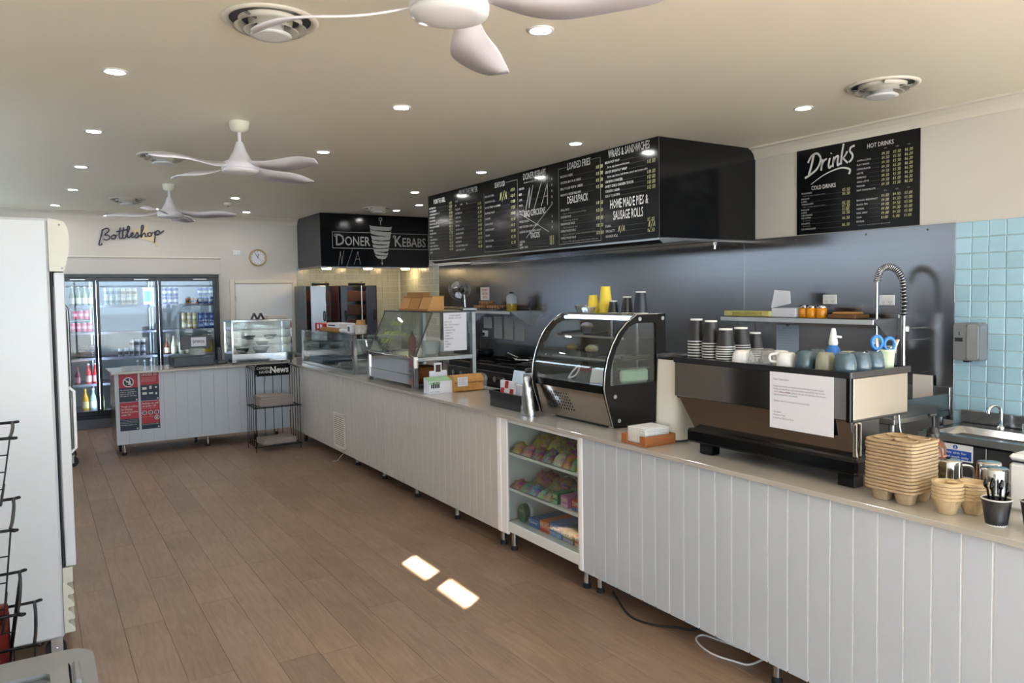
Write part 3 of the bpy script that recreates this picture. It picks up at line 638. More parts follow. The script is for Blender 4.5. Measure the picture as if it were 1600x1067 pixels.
# drinks board on the plaster
t = thing('drinks_board', 'black drinks price board on the plaster wall above the steel sheets', 'menu board', (XW - .01, 3.4, 2.18))
DY1, DY0, DZ0, DZ1 = 3.897, 2.91, 2.178, 2.84
MB().box(XW - .008, XW - .0005, DY0, DY1, DZ0, DZ1).build('board', 'black_panel', t)
pl = Plane((XW - .008, DY1, DZ0), (0, -1, 0), (0, 0, 1)); white, grey, yel, rule = MB(), MB(), MB(), MB()
def brush(pts, w, k=6):
    q = spline([(a, b, 0) for a, b in pts], k); ribbon(white, pl, [(v.x, v.y) for v in q], w)
ox, oy, S = .1, .455, .1
def br(pts, w=.016): brush([(ox + a * S, oy + b * S + a * S * .12) for a, b in pts], w)
br([(.55, 1.55), (.35, .75), (.1, .05)], .018); br([(-.25, -.1), (.15, .0), (.85, .35), (1.15, 1.0), (.85, 1.5), (.35, 1.45), (.02, 1.0)], .016)
br([(1.3, .95), (1.25, .5), (1.2, .1)], .015); br([(1.24, .45), (1.45, .8), (1.7, .85)], .014)
br([(1.95, .85), (1.85, .4), (1.9, .12), (2.1, .25)], .015); br([(2.05, 1.15), (2.08, 1.2)], .016)
br([(2.3, .85), (2.22, .4), (2.2, .1)], .015); br([(2.22, .4), (2.45, .78), (2.65, .8), (2.6, .4), (2.62, .12), (2.8, .22)], .014)
br([(3.1, 1.6), (2.95, .8), (2.88, .1)], .016); br([(2.92, .45), (3.2, .65), (3.4, .95)], .013); br([(3.05, .55), (3.25, .3), (3.45, .08)], .014)
br([(4.0, 1.2), (3.7, 1.15), (3.62, .9), (3.82, .6), (3.8, .3), (3.55, .1)], .015)
q = spline([(.13, .385, 0), (.25, .445, 0), (.38, .475, 0), (.46, .455, 0), (.455, .42, 0)], 8); ribbon(white, pl, [(v.x, v.y) for v in q], [.004 + .014 * i / len(q) for i in range(len(q))])
put(white, pl, 'COLD DRINKS', .24, .34, .032, .21, 'c', .008)
for i, s in enumerate(('MILKSHAKES', '', 'REGULAR', 'LARGE', 'THICKSHAKES', '', 'REGULAR', 'LARGE', 'ICED DRINKS', 'ICE COFFEE', '', 'ICE LATTE', '', 'ICE CHOCOLATE')):
    y = .315 - .0215 * i
    if s: put(white, pl, s, .045, y, .012)
    else: put(grey, pl, 'vanilla, chocolate, strawberry, caramel', .055, y + .003, .009, .2 if i < 8 else .07)
    if i % 2: ribbon(rule, pl, [(.12, y), (.4, y)], .0015)
for i, (y, s) in enumerate(((.3, '$5.50'), (.272, '$6.50'), (.205, '$6.50'), (.18, '$7.50'), (.155, '$1.00'), (.13, '$6.50'), (.09, '$6.50'), (.04, '$6.50'))): hand(yel, pl, s, .4, y, .021, adv=.66, thick=.1)
put(white, pl, 'HOT DRINKS', .7, .585, .032, .2, 'c', .008)
for i, s in enumerate(('CAPPUCCINO', 'FLAT WHITE', 'LONG BLACK', 'LATTE', 'ESPRESSO', 'CHAI LATTE', 'MOCHA', 'HOT CHOCOLATE')):
    y = .5 - .031 * i; put(white, pl, s, .52, y, .0125)
    for k, p in enumerate(('$4.50', '$5.50', '$6.20')): hand(yel, pl, p, .71 + .085 * k, y + .02, .019, adv=.66, thick=.1)
    ribbon(rule, pl, [(.62, y), (.7, y)], .0015)
for i, s in enumerate(('ENGLISH BREAKFAST', 'BLACK TEA', 'HERBAL', 'EARL GREY', 'CHAI', 'EXTRAS')):
    y = .21 - .031 * i; put(white, pl, s, .52, y, .0125)
    for k, p in enumerate(('$4.00', '$4.50', '$5.00') if i < 5 else ('$1.00', '$1.00', '$1.00')): hand(yel, pl, p, .71 + .085 * k, y + .012, .019, adv=.66, thick=.1)
    ribbon(rule, pl, [(.62, y), (.7, y)], .0015)
for y in (.56, .262):
    for k, s in enumerate(('REG', 'MED', 'LGE')): put(grey, pl, s, .73 + .085 * k, y, .009)
put(grey, pl, 'extra shot, syrup and soy or almond milk', .53, .03, .01, .25)
tag(white.build('printed_lettering', 'print_white', t), kind='stuff'); tag(grey.build('fine_print', 'print_grey', t), kind='stuff'); tag(rule.build('ruled_lines', 'rule_grey', t), kind='stuff'); tag(yel.build('chalked_prices', 'chalk_yellow', t), kind='stuff')

# kebab hood over the alcove
KX, KY, KZ = 3.47, 10.54, 2.18
t = thing('kebab_hood', 'black hood over the kebab grills painted with a kebab on a spit', 'exhaust hood', (4.3, 11.1, KZ))
MB().box(KX, KX + .02, KY + .02, YB - .001, KZ, ZC - .001).build('side_panel', 'char_panel', t)
MB().rbox(KX - .001, XW - .001, KY, KY + .02, KZ - .012, ZC - .001, .002).build('front_panel', 'black_panel', t)
MB().box(KX + .02, XW - .001, KY + .02, YB - .014, KZ + .02, KZ + .05).build('canopy', 'steel', t)
MB().rbox(KX + .01, XW - .02, KY + .022, KY + .06, KZ - .03, KZ + .02, .003).build('drip_rail', 'steel', t)
MB().rbox(KX + .01, KX + .05, KY + .06, YB - .014, KZ - .03, KZ + .02, .003).build('drip_rail', 'steel', t)
for x in (3.72, 4.37, 5.0):
    l = MB().lathe([(.07, .0), (.07, .05)], (x, 11.05, KZ - .034), 20).build('hood_lamp', 'hood_glow', t)
    MB().shell([(.08, .0), (.085, .016)], (x, 11.05, KZ - .036), 20).build('lamp_rim', 'steel', l)
pl = Plane((KX, KY, KZ), (1, 0, 0), (0, 0, 1)); w_, g_ = MB(), MB()
for b in ((.175, .255, 1.69, .485),):
    x0, z0, x1, z1 = b
    frame_lines(w_, pl, [(.77, z1 - .0), (x0, z1), (x0, z0), (.8, z0)], .008); frame_lines(w_, pl, [(1.06, z1), (x1, z1), (x1, z0), (1.04, z0)], .008)
put(w_, pl, 'D', .225, .295, .17, .125, bold=.012); put(w_, pl, 'ONER', .36, .295, .135, .385, bold=.012)
put(w_, pl, 'K', 1.135, .295, .165, .115, bold=.012); put(w_, pl, 'EBABS', 1.26, .295, .135, .385, bold=.012)
ribbon(w_, pl, [(v.x, v.y) for v in spline([(.235, .44, 0), (.215, .455, 0), (.2, .44, 0), (.215, .42, 0), (.23, .425, 0)], 4)], .012)
ribbon(w_, pl, [(v.x, v.y) for v in spline([(1.15, .44, 0), (1.125, .455, 0), (1.11, .44, 0), (1.125, .42, 0)], 4)], .012)
# the kebab: stacked slices on a spit
cx = .915
def side(z): 
    s = (z - .11) / .49
    return .085 + .095 * (s ** .75)
cuts = [.11, .165, .215, .27, .325, .385, .455, .53, .6]
random.seed(3)
for a, b in zip(cuts, cuts[1:]):
    m = 9; top = []; bot = []; tl = random.uniform(-.012, .012)
    for i in range(m + 1):
        u = i / m * 2 - 1
        bot.append((cx + u * side(a) * (.96 if a > .12 else .8), a + .006 + tl * u - .012 * math.sqrt(max(0, 1 - u * u)) + random.uniform(-.003, .003)))
        top.append((cx + u * side(b), b - .006 + tl * u - .012 * math.sqrt(max(0, 1 - u * u)) + random.uniform(-.003, .003)))
    poly(w_, pl, bot + top[::-1])
ribbon(w_, pl, [(cx, .6), (cx, .665)], .014); disc(w_, pl, cx, .69, .03, 16, 0, .016); ribbon(w_, pl, [(cx + .01, .1), (cx + .012, .045)], .01); poly(w_, pl, [(cx - .005, .05), (cx + .028, .05), (cx + .012, .01)])
tag(w_.build('painted_sign', 'print_grey', t), kind='stuff')
hand(g_, pl, 'N/A', .255, .02, .19, adv=.62, thick=.022, slant=.02); tag(g_.build('chalk_marks', 'rule_grey' if 0 else 'print_grey', t), kind='stuff')
# ================================================================ cold room doors and drinks
t = thing('glass_door_bank', 'black-framed bank of glass doors on the drinks cold room', 'fridge doors', (1.15, YB, FZ0))
fy0, fy1 = YB - .05, YB + .02
MB().rbox(FX0, FX1, fy0, fy1, FZ1 - .045, FZ1, .004).build('head_frame', 'alu_black', t)
MB().rbox(FX0, FX1, fy0, fy1, FZ0 - .0, FZ0 + .05, .004).build('sill_frame', 'alu_black', t)
for x in (FX0, FX1 - .05): MB().rbox(x, x + .05, fy0, fy1, FZ0 + .05, FZ1 - .045, .004).build('jamb', 'alu_black', t)
MB().rbox(FX0, FX1, fy0 + .02, YB - .001, .001, FZ0 - .001, .003).build('kick_plate', 'steel_dark', t)
xs = [(FX0 + .05, .713), (.717, 1.478), (1.482, FX1 - .05)]
for i, (a, b) in enumerate(xs):
    dz0, dz1 = FZ0 + .052, FZ1 - .047; w = .034
    d = MB().rbox(a, a + w, fy0 - .012, fy1 - .02, dz0, dz1, .003).rbox(b - w, b, fy0 - .012, fy1 - .02, dz0, dz1, .003).rbox(a + w, b - w, fy0 - .012, fy1 - .02, dz1 - .05, dz1, .003).rbox(a + w, b - w, fy0 - .012, fy1 - .02, dz0, dz0 + .06, .003).build('door_frame', 'alu_black', t)
    MB().box(a + w, b - w, fy0, fy0 + .005, dz0 + .06, dz1 - .05).build('pane', 'glass_fridge', d)
    MB().rbox(b - .3, b - .12, fy0 - .016, fy0 - .012, dz1 - .03, dz1 - .018, .001).build('maker_plate', 'steel', d)
    hx = b - w * .5 if i != 1 else a + w * .5
    MB().tube([(hx, fy0 - .012, .95), (hx, fy0 - .04, .97), (hx, fy0 - .04, 1.23), (hx, fy0 - .012, 1.25)], .008, 8).build('pull_handle', 'alu_black', d)
# shelving inside
CY = YB + .3
rows = (1.655, 1.29, .935, .58, .215)
for bi, (a, b) in enumerate(((FX0 - .05, .70), (.72, 1.47), (1.49, FX1 + .05))):
    r = thing('shelf_rack', 'wire shelf rack of the cold room behind the %s glass door' % ('half hidden', 'middle', 'end')[bi], 'shelf', ((a + b) / 2, CY, .1))
    for x in (a + .01, b - .01):
        MB().box(x - .01, x + .01, CY + .5, CY + .52, .1, 2.1).build('upright', 'steel', r)
        MB().box(x - .01, x + .01, CY - .12, CY - .1, .1, .2).build('upright', 'steel', r)
    for z in rows:
        MB().box(a, b, CY - .14, CY + .5, z - .012, z - .001).build('wire_shelf', M('shelf_grey', '6a7076', .4, .3), r)
        MB().rbox(a, b, CY - .155, CY - .142, z - .022, z + .012, .002).build('ticket_strip', M('ticket', '6d6f7a', .4, var=.5, scale=9), r)
lg = tag(MB().box(FX0 + .1, FX1 - .1, YB + .1, YB + .13, 2.1, 2.13).build('strip_light', 'led_cool'), 'cool white strip light inside the drinks cold room', 'light')
lg2 = []
for x, w_ in ((.715, 'beside the half hidden door'), (1.48, 'above the cash counter')):
    lg2.append(tag(MB().box(x - .012, x + .012, YB + .035, YB + .055, .25, 2.0).build('strip_light', 'led_cool'), 'upright cool white strip light behind the fridge mullion ' + w_, 'light'))

CANM = {}
def canmat(name, body, band, top='b9bcc0', h=.12):
    """printed can or bottle: colour bands run up the object's own height"""
    if name in CANM: return CANM[name]
    m = bpy.data.materials.new(name); m.use_nodes = True; nt = m.node_tree; b = nt.nodes['Principled BSDF']; L = nt.links.new; N = nt.nodes.new
    tc = N('ShaderNodeTexCoord'); sp = N('ShaderNodeSeparateXYZ'); L(tc.outputs['Object'], sp.inputs[0]); mr = N('ShaderNodeMath'); mr.operation = 'DIVIDE'; mr.inputs[1].default_value = h; L(sp.outputs['Z'], mr.inputs[0])
    nz = N('ShaderNodeTexNoise'); nz.inputs['Scale'].default_value = 40; L(tc.outputs['Object'], nz.inputs[0]); ad = N('ShaderNodeMath'); ad.operation = 'MULTIPLY_ADD'; ad.inputs[1].default_value = .12; L(nz.outputs['Fac'], ad.inputs[0]); L(mr.outputs[0], ad.inputs[2])
    r = N('ShaderNodeValToRGB'); r.color_ramp.interpolation = 'CONSTANT'; L(ad.outputs[0], r.inputs[0]); e = r.color_ramp.elements
    e[0].position = 0; e[0].color = lin(body) + (1,); e[1].position = .38; e[1].color = lin(band) + (1,)
    q = e.new(.7); q.color = lin(body) + (1,); q = e.new(1.02); q.color = lin(top) + (1,)
    L(r.outputs[0], b.inputs['Base Color']); b.inputs['Roughness'].default_value = .3; b.inputs['Metallic'].default_value = .1
    CANM[name] = m; MATS[name] = m; return m
PROTO = {}
def can(kind, cols, x, y, z, h=.122, r=.032, label='', grp=''):
    key = kind
    if key not in PROTO:
        mb = MB().lathe([(r * .82, 0), (r, h * .05), (r, h * .9), (r * .8, h * .97), (r * .82, h), (r * .7, h * .985), (.0001, h * .985)], (0, 0, 0), 12)
        PROTO[key] = mb.build('drink_can', canmat(kind, cols[0], cols[1], h=h)); o = PROTO[key]
    else:
        o = PROTO[key].copy(); COL.objects.link(o)
    place(o, (x, y, z), random.uniform(0, 6)); tag(o, label, 'can', grp)
def bottle(kind, cols, x, y, z, h=.26, r=.036, label='', grp='', cap='d9d9d6'):
    if kind not in PROTO:
        t = thing('drink_bottle', '', 'bottle', (0, 0, 0))
        MB().lathe([(r * .9, 0), (r, h * .04), (r, h * .5), (r * .85, h * .62), (r * .42, h * .78), (r * .36, h * .9), (r * .36, h * .93)], (0, 0, 0), 14).build('body', M(kind + '_liquid', cols[0], .12, var=.04), t)
        MB().shell([(r * 1.012, h * .14), (r * 1.012, h * .44)], (0, 0, 0), 14).build('paper_label', M(kind + '_label', cols[1], .5, var=.15, scale=50), t)
        MB().lathe([(r * .42, h * .93), (r * .42, h), (.0001, h)], (0, 0, 0), 12).build('cap', M('cap_' + cap, cap, .4), t)
        PROTO[kind] = t; o = t
    else: o = copy_tree(PROTO[kind])
    place(o, (x, y, z), random.uniform(0, 6)); tag(o, label, 'bottle', grp)
Y1 = CY - .1
def row(kind, cols, x0, n, dx, z, tiers=1, label='', grp='', h=.122, r=.032, deep=1):
    for i in range(n):
        for k in range(tiers):
            for q in range(deep):
                can(kind, cols, x0 + i * dx, Y1 + q * .075, z + k * (h + .001), h, r, label + (', ' + ('lower', 'upper')[k] + ' tier' if tiers > 1 else '') + ', %s counted towards the door' % ordn[i], grp)
z5, z4, z3, z2, z1_ = rows
row('violet_can', ('3b3f86', 'b3b6c8'), 1.595, 3, .072, z5, 2, 'violet and silver can on the top shelf', 'violet cans')
row('bronze_can', ('a05a1c', '2a1c14'), 1.9, 3, .06, z5, 1, 'short bronze can between violet and blue cans', 'bronze cans', h=.1, r=.027)
row('blue_can', ('28549c', 'cfd6e2'), 2.07, 3, .075, z5, 2, 'blue and white can on the top shelf', 'blue cans on the top shelf')
row('gold_can', ('b9a774', 'd6cfb4'), 1.84, 3, .072, z4, 2, 'pale gold can on the second shelf', 'pale gold cans')
row('navy_can', ('1b3f8c', '6f8fc6'), 2.07, 3, .075, z4, 2, 'navy can on the second shelf', 'navy cans')
row('silver_can', ('8b8e95', '2b2d33'), 1.0, 5, .073, z3, 1, 'silver and black can standing on the shelf', 'silver cans lower tier')
row('silver_can', ('8b8e95', '2b2d33'), 1.146, 3, .073, z3 + .123, 1, 'silver and black can stacked on others', 'silver cans upper tier')
row('teal_can', ('9aa7a2', '5b6e70'), .85, 3, .072, z5, 2, 'grey-green can on the top shelf', 'grey-green cans')
row('cream_can', ('c9c3a8', '8c7f5c'), 1.06, 3, .072, z5, 2, 'cream can beside the carton', 'cream cans')
row('pink_can', ('d0405e', 'e8a0b0'), .36, 5, .07, z4 + .02, 1, 'pink can on the second shelf', 'pink cans lower')
row('pink_can', ('d0405e', 'e8a0b0'), .46, 3, .07, z4 + .19, 1, 'pink can on the thin raised rack', 'pink cans upper')
tag(MB().box(.28, .7, CY - .14, CY + .1, z4 + .165, z4 + .172).build('raised_rack', 'steel'), 'thin raised rack carrying pink cans behind the half hidden door', 'rack')
for i in range(4): bottle('white_wine', ('7d8c68', 'd4d6c8'), .44 + i * .075, Y1, z5, .27, .034, 'green bottle with a pale label on the top shelf, %s from the trolley' % ordn[i], 'pale labelled bottles')
t = thing('drinks_carton', 'white printed drinks carton on the top shelf behind the middle door', 'carton', (1.38, CY, z5))
MB().rbox(1.31, 1.45, CY - .12, CY + .1, z5, z5 + .25, .004).build('box', 'paper', t); MB().box(1.325, 1.435, CY - .1215, CY - .1205, z5 + .05, z5 + .2).build('print', M('aqua_print', '6fb4c8', .5, var=.2), t); MB().box(1.375, 1.385, CY - .1222, CY - .1212, z5 + .2, z5 + .25).build('tape', 'clear_plastic', t)
for i in range(2): bottle('red_fizz', ('b3262b', 'c9a0a0'), .6 + i * .085, Y1, z2, .29, .038, 'red soft drink bottle above the lowest row, ' + ('beside the dark red one', 'beside the door frame')[i], 'red soft drink bottles', 'e4e4e0')
bottle('dark_fizz', ('6b2430', 'a06068'), .47, Y1, z2, .25, .034, 'small dark red bottle half hidden by the trolley post', None, 'c02020')
for i, (k, c, lb) in enumerate((('lemon_fizz', ('c79a1c', 'd8c88a'), 'yellow soft drink bottle standing in the lowest row'), ('clear_fizz', ('9fb6c4', 'd5dde2'), 'clear soft drink bottle with a pale blue label in the lowest row'), ('lime_fizz', ('a8b85a', 'd9dcc0'), 'lime green soft drink bottle in the lowest row'))):
    bottle(k, c, .55 + i * .095, Y1, z1_, .31, .042, lb, '', ('d8b020', 'e8e8e8', 'b8c870')[i])
for i in range(3): bottle('white_top', ('5c6a6e', 'b9c2c4'), 1.21 + i * .085, Y1, z2 + .0, .3, .034, 'white capped bottle just showing over the cash counter, %s from the mullion' % ordn[i], 'white capped bottles', 'e8e8e8')
bottle('brown_drink', ('5c3018', 'c8b49a'), 1.6, Y1, z3, .24, .036, 'brown flavoured milk bottle beside the middle mullion', '', '7a3a1c')
bottle('cream_drink', ('c9c6a2', 'ded9c0'), 1.69, Y1, z3, .27, .036, 'tall cream drink bottle on the lower shelf of the end door', '', 'd8d4b8')
for i in range(2): bottle('sage_drink', ('a9ac8c', 'c8c9b0'), 1.79 + i * .09, Y1, z3, .25, .037, 'sage green drink bottle ' + ('beside the tall cream bottle', 'behind the till screen')[i], 'sage bottles', 'c8c9b0')
for i in range(2): bottle('yellow_bottle', ('e3b90a', 'e8c61c'), 2.12 + i * .07, Y1 + .0 + i * .06, z3, .27, .04, 'bright yellow juice bottle beside the till screen, ' + ('front one', 'partly hidden one')[i], 'yellow bottles', 'f0d020')
t = thing('bottle_crate', 'dark stacked bottle crate behind the half hidden door', 'crate', (.62, CY + .1, z3))
for z in (0, .1):
    MB().rbox(.5, .73, CY - .12, CY + .15, z3 + z, z3 + z + .02, .004).build('crate_base', 'black_plastic', t)
    for k in range(3): MB().rbox(.5, .73, CY - .125, CY - .115, z3 + z + .03 + .022 * k, z3 + z + .045 + .022 * k, .002).build('slat', M('crate_brown', '3a2c26', .6), t)
    for x in (.505, .615, .725): MB().box(x - .006, x + .006, CY - .12, CY - .108, z3 + z, z3 + z + .09).build('crate_post', 'black_plastic', t)

# ---- things on the back wall
t = thing('wall_sign', 'script lettering sign reading Bottleshop on the back wall', 'sign', (1.19, YB - .02, 2.48))
bp = []
ox, oz, S = .80, 2.56, .1
letters = [[(.1, -.55), (.0, -.75), (-.25, -.7), (-.05, .1), (.2, 1.25), (.05, .3), (.2, 1.15), (.75, 1.45), (.95, 1.1), (.45, .55), (.85, .5), (1.0, .1), (.6, -.15), (.25, .05)],
           [(1.55, .55), (1.2, .35), (1.25, -.0), (1.6, .05), (1.7, .4), (1.45, .58), (1.6, .42), (1.9, .5)],
           [(2.25, 1.5), (2.1, .6), (2.15, .05), (2.4, .1), (2.6, .5)], [(2.65, 1.5), (2.5, .6), (2.55, .05), (2.8, .15), (3.0, .6)], [(1.75, .95), (2.3, 1.05), (3.05, 1.2)],
           [(2.95, .4), (3.3, 1.3), (3.25, 1.65), (3.1, 1.5), (3.05, .5), (3.15, .1), (3.4, .25)],
           [(3.4, .25), (3.7, .5), (3.65, .75), (3.45, .55), (3.5, .2), (3.75, .15), (4.05, .5)], [(4.05, .5), (4.2, .8), (4.3, .4), (4.15, .05), (3.95, .1), (4.3, .15), (4.6, .5)],
           [(4.6, .5), (4.95, 1.4), (4.9, 1.75), (4.72, 1.5), (4.65, .1), (4.85, .55), (5.1, .65), (5.15, .2), (5.35, .25)], [(5.75, .75), (5.45, .6), (5.5, .25), (5.8, .25), (5.9, .6), (5.7, .75), (5.9, .65), (6.15, .75)],
           [(6.3, .9), (6.3, .2), (6.2, -.7)], [(6.28, .4), (6.55, .95), (6.85, .85), (6.75, .45), (6.35, .4), (6.9, .6), (7.4, .95)]]
for i, L_ in enumerate(letters):
    q = spline([(ox + a * S * 1.06, YB - .03, oz + b * S + a * S * .06) for a, b in L_], 6)
    MB().tube(q, .0085, 6).build('letter_stroke', M('sign_navy', '2a2a44', .4), t)
star = [(1.19, 2.70), (1.3, 2.725), (1.34, 2.745), (1.39, 2.775), (1.385, 2.70), (1.42, 2.66), (1.48, 2.6), (1.515, 2.49), (1.5, 2.47), (1.45, 2.53), (1.37, 2.56), (1.28, 2.575), (1.24, 2.62)]
tag(MB().prism(star, 'y', YB - .014, YB - .004).build('map_plaque', M('plaque', 'd9c9a0', .5, var=.1)), 'pale timber map-shaped plaque mounted behind the script sign', 'plaque')
t = thing('wall_clock', 'round gold-rimmed wall clock above the white door', 'clock', (2.865, YB - .02, 2.338))
cc = Vector((2.865, YB, 2.338)); rt = Matrix.Translation(cc) @ Matrix.Rotation(PI / 2, 4, 'X')
MB().shell([(.127, 0), (.128, .02), (.118, .032), (.106, .026), (.104, .014), (.104, .008)], (0, 0, 0), 40).xf(rt).build('rim', 'gold', t)
MB().lathe([(.105, .002), (.105, .008)], (0, 0, 0), 40).xf(rt).build('dial', 'paper', t)
pl = Plane(cc + Vector((0, -.008, 0)), (1, 0, 0), (0, 0, 1)); mk = MB()
for k in range(12): a = k * PI / 6; ribbon(mk, pl, [(.082 * math.sin(a), .082 * math.cos(a)), (.096 * math.sin(a), .096 * math.cos(a))], .006)
tag(mk.build('hour_marks', 'ink', t), kind='stuff')
for nm, ln, a, w in (('hour_hand', .055, -.75 + .9, .008), ('minute_hand', .08, -.55, .006), ('second_hand', .085, 2.4, .003)):
    h = MB(); h.box(-w / 2, w / 2, -.003, 0, -.012, ln); h.xf(Matrix.Translation(cc + Vector((0, -.011, 0))) @ Matrix.Rotation(a, 4, 'Y')); h.build(nm, 'ink', t)
t = thing('wall_socket', 'white double switch plate between the clock and the cold room', 'switch', (2.56, YB, 2.37))
MB().rbox(2.505, 2.615, YB - .012, YB, 2.37, 2.44, .003).build('plate', 'white_plastic', t)
for x in (2.535, 2.585): MB().rbox(x - .012, x + .012, YB - .017, YB - .011, 2.385, 2.425, .002).build('rocker', 'white_gloss', t)

# ---- upright fridge, seen from its side
t = thing('upright_fridge', 'tall white upright display fridge on castors, seen from its plain side', 'fridge', (-.3, 4.6, 0))
MB().rbox(-.72, .068, 4.2, 4.9, .115, 2.135, .012).build('cabinet', 'fridge_white', t)
hd = [(.068, 1.885), (.127, 1.885), (.138, 1.92), (.15, 1.98), (.155, 2.04), (.148, 2.09), (.135, 2.122), (.068, 2.135)]
h = MB().prism(hd, 'y', 4.195, 4.905).build('header_panel', 'fridge_cream', t)
for x, z in ((.115, 2.105), (.12, 1.9)): MB().cyl((x, 4.192, z), (x, 4.196, z), .005, n=8).build('screw', 'steel_dark', h)
MB().box(.072, .08, 4.205, 4.895, .46, 1.885).build('gasket', 'rubber', t)
d = MB().rbox(.084, .128, 4.2, 4.25, .46, 1.88, .004).rbox(.084, .128, 4.85, 4.9, .46, 1.88, .004).rbox(.084, .128, 4.25, 4.85, .46, .52, .004).rbox(.084, .128, 4.25, 4.85, 1.82, 1.88, .004).build('door_frame', 'fridge_white', t)
MB().box(.1, .106, 4.25, 4.85, .52, 1.82).build('pane', 'glass', d)
MB().tube([(.128, 4.28, 1.0), (.15, 4.28, 1.02), (.15, 4.28, 1.3), (.128, 4.28, 1.32)], .008, 8).build('handle', 'white_plastic', d)
g = MB().rbox(.068, .112, 4.2, 4.9, .38, .455, .004).build('kick_grille', 'fridge_cream', t)
for k in range(4):
    z = .385 - .062 * k
    MB().prism([(.068, z), (.088, z), (.086, z - .014), (.1, z - .026), (.112, z - .044), (.114, z - .056), (.112, z - .062), (.068, z - .062)], 'y', 4.2, 4.9).build('louvre', 'fridge_cream', g)
for y in (4.27, 4.82):
    for x in (.03, -.6):
        c = MB().cyl((x, y - .013, .045), (x, y + .013, .045), .045, n=20).build('castor_wheel', 'rubber', t)
        MB().box(x - .02, x + .03, y - .022, y - .016, .03, .115).box(x - .02, x + .03, y + .016, y + .022, .03, .115).box(x - .04, x + .04, y - .03, y + .03, .108, .116).cyl((x, y - .025, .045), (x, y + .025, .045), .012, n=10).build('castor_fork', 'steel_bright', c)
# ---- wheeled trolley rack beyond the fridge
t = thing('trolley', 'tall tubular wheeled trolley showing beyond the upright fridge', 'trolley', (.05, 9.3, 0))
for y in (9.1, 9.55):
    MB().tube(spline([(.29, y, .1), (.293, y, 1.0), (.292, y, 1.55), (.28, y, 1.67), (.22, y, 1.72), (.1, y, 1.73), (-.15, y, 1.73), (-.21, y, 1.7), (-.24, y, 1.6), (-.25, y, .1)], 6), .016, 8).build('frame_tube', 'steel', t)
    for x in (.285, -.245):
        c = MB().cyl((x, y - .014, .055), (x, y + .014, .055), .055, n=18).build('castor_wheel', 'rubber', t)
        MB().box(x - .012, x + .012, y - .024, y - .018, .04, .13).box(x - .012, x + .012, y + .018, y + .024, .04, .13).box(x - .02, x + .02, y - .024, y + .024, .124, .13).build('castor_fork', 'steel', c)
for z in (.22, .95, 1.55):
    for x in (.285, -.245): MB().tube([(x, 9.1, z), (x, 9.55, z)], .01, 6).build('rail', 'steel', t)
    MB().tube([(.285, 9.1, z), (-.245, 9.1, z)], .01, 6).build('rail', 'steel', t)
tag(MB().rbox(-.2, .262, 9.12, 9.53, .2325, .94, .01).build('white_box', 'white_plastic'), 'tall white box standing on the tubular trolley', 'box')

# ---- wire basket stand and glass-lid freezer at the near edge
t = thing('basket_stand', 'black wire basket stand in front of the upright fridge', 'basket stand', (-.35, 2.8, 0))
def basket(zt, y0, y1, x1, dep=.2, slope=.03):
    b = MB().tube(spline([(-.6, y0, zt), (x1 - .03, y0, zt), (x1, y0 + .02, zt), (x1, y1 - .02, zt), (x1 - .03, y1, zt), (-.6, y1, zt)], 5), .005, 6).build('basket_rim', 'iron', t)
    MB().tube([(x1 - slope, y0 + .02, zt - dep), (x1 - slope, y1 - .02, zt - dep)], .004, 6).build('bottom_wire', 'iron', b)
    n = 30
    for i in range(n):
        y = y0 + .02 + (y1 - y0 - .04) * i / (n - 1)
        MB().tube([(x1, y, zt), (x1 - slope, y, zt - dep)], .0022, 4).build('side_wire', 'iron', b)
    for i in range(8):
        x = x1 - .05 - i * .07
        MB().tube([(x, y0, zt), (x - slope, y0 + .01, zt - dep)], .0022, 4).build('front_wire', 'iron', b)
    for k in range(1, 4): MB().tube([(-.6, y0 + .006, zt - dep * k / 4), (x1 - slope * k / 4, y0 + .006, zt - dep * k / 4), (x1 - slope * k / 4, y1, zt - dep * k / 4)], .0022, 4).build('belt_wire', 'iron', b)
basket(1.345, 2.66, 3.0, -.075); basket(1.10, 2.55, 2.95, -.08, .3); basket(.855, 2.55, 2.95, -.072, .2); basket(.745, 2.58, 2.95, -.035, .25, .005)
for x, y in ((-.6, 2.55), (-.6, 3.0)): MB().tube([(x, y, 0), (x, y, 1.6)], .01, 6).build('post', 'iron', t)
t = thing('snack_packet', 'dark red snack packet lying in the lowest wire basket', 'packet', (-.14, 2.72, .6))
MB().rbox(-.25, -.1, 2.64, 2.82, .5, .80, .02).build('pouch', M('dark_red', '6a1a18', .4, var=.3, scale=20), t)
MB().rbox(-.25, -.1, 2.715, 2.745, .80, .83, .004).build('crimped_top', M('dark_red'), t)
t = thing('chest_freezer', 'grey-rimmed chest freezer with a sliding glass lid at the picture corner', 'freezer', (-.35, 1.7, 0))
MB().rbox(-.78, .05, 1.1, 2.27, .06, .76, .03).build('body', 'white_gloss', t)
def rr(x0, x1, y0, y1, r, n=6):
    o = []
    for cx_, cy_, a0 in ((x1 - r, y1 - r, 0), (x0 + r, y1 - r, PI / 2), (x0 + r, y0 + r, PI), (x1 - r, y0 + r, 3 * PI / 2)):
        for i in range(n + 1): a = a0 + PI / 2 * i / n; o.append((cx_ + r * math.cos(a), cy_ + r * math.sin(a)))
    return o
def ring(mb, A, Bq, z0, z1):
    n = len(A); vs = [(x, y, z0) for x, y in A] + [(x, y, z1) for x, y in A] + [(x, y, z0) for x, y in Bq] + [(x, y, z1) for x, y in Bq]
    fs = []
    for i in range(n):
        j = (i + 1) % n
        fs += [(i, j, n + j, n + i), (2 * n + j, 2 * n + i, 3 * n + i, 3 * n + j), (n + i, n + j, 3 * n + j, 3 * n + i), (j, i, 2 * n + i, 2 * n + j)]
    return mb.add(vs, fs)
FG = M('freezer_grey', '787b7e', .45, var=.05)
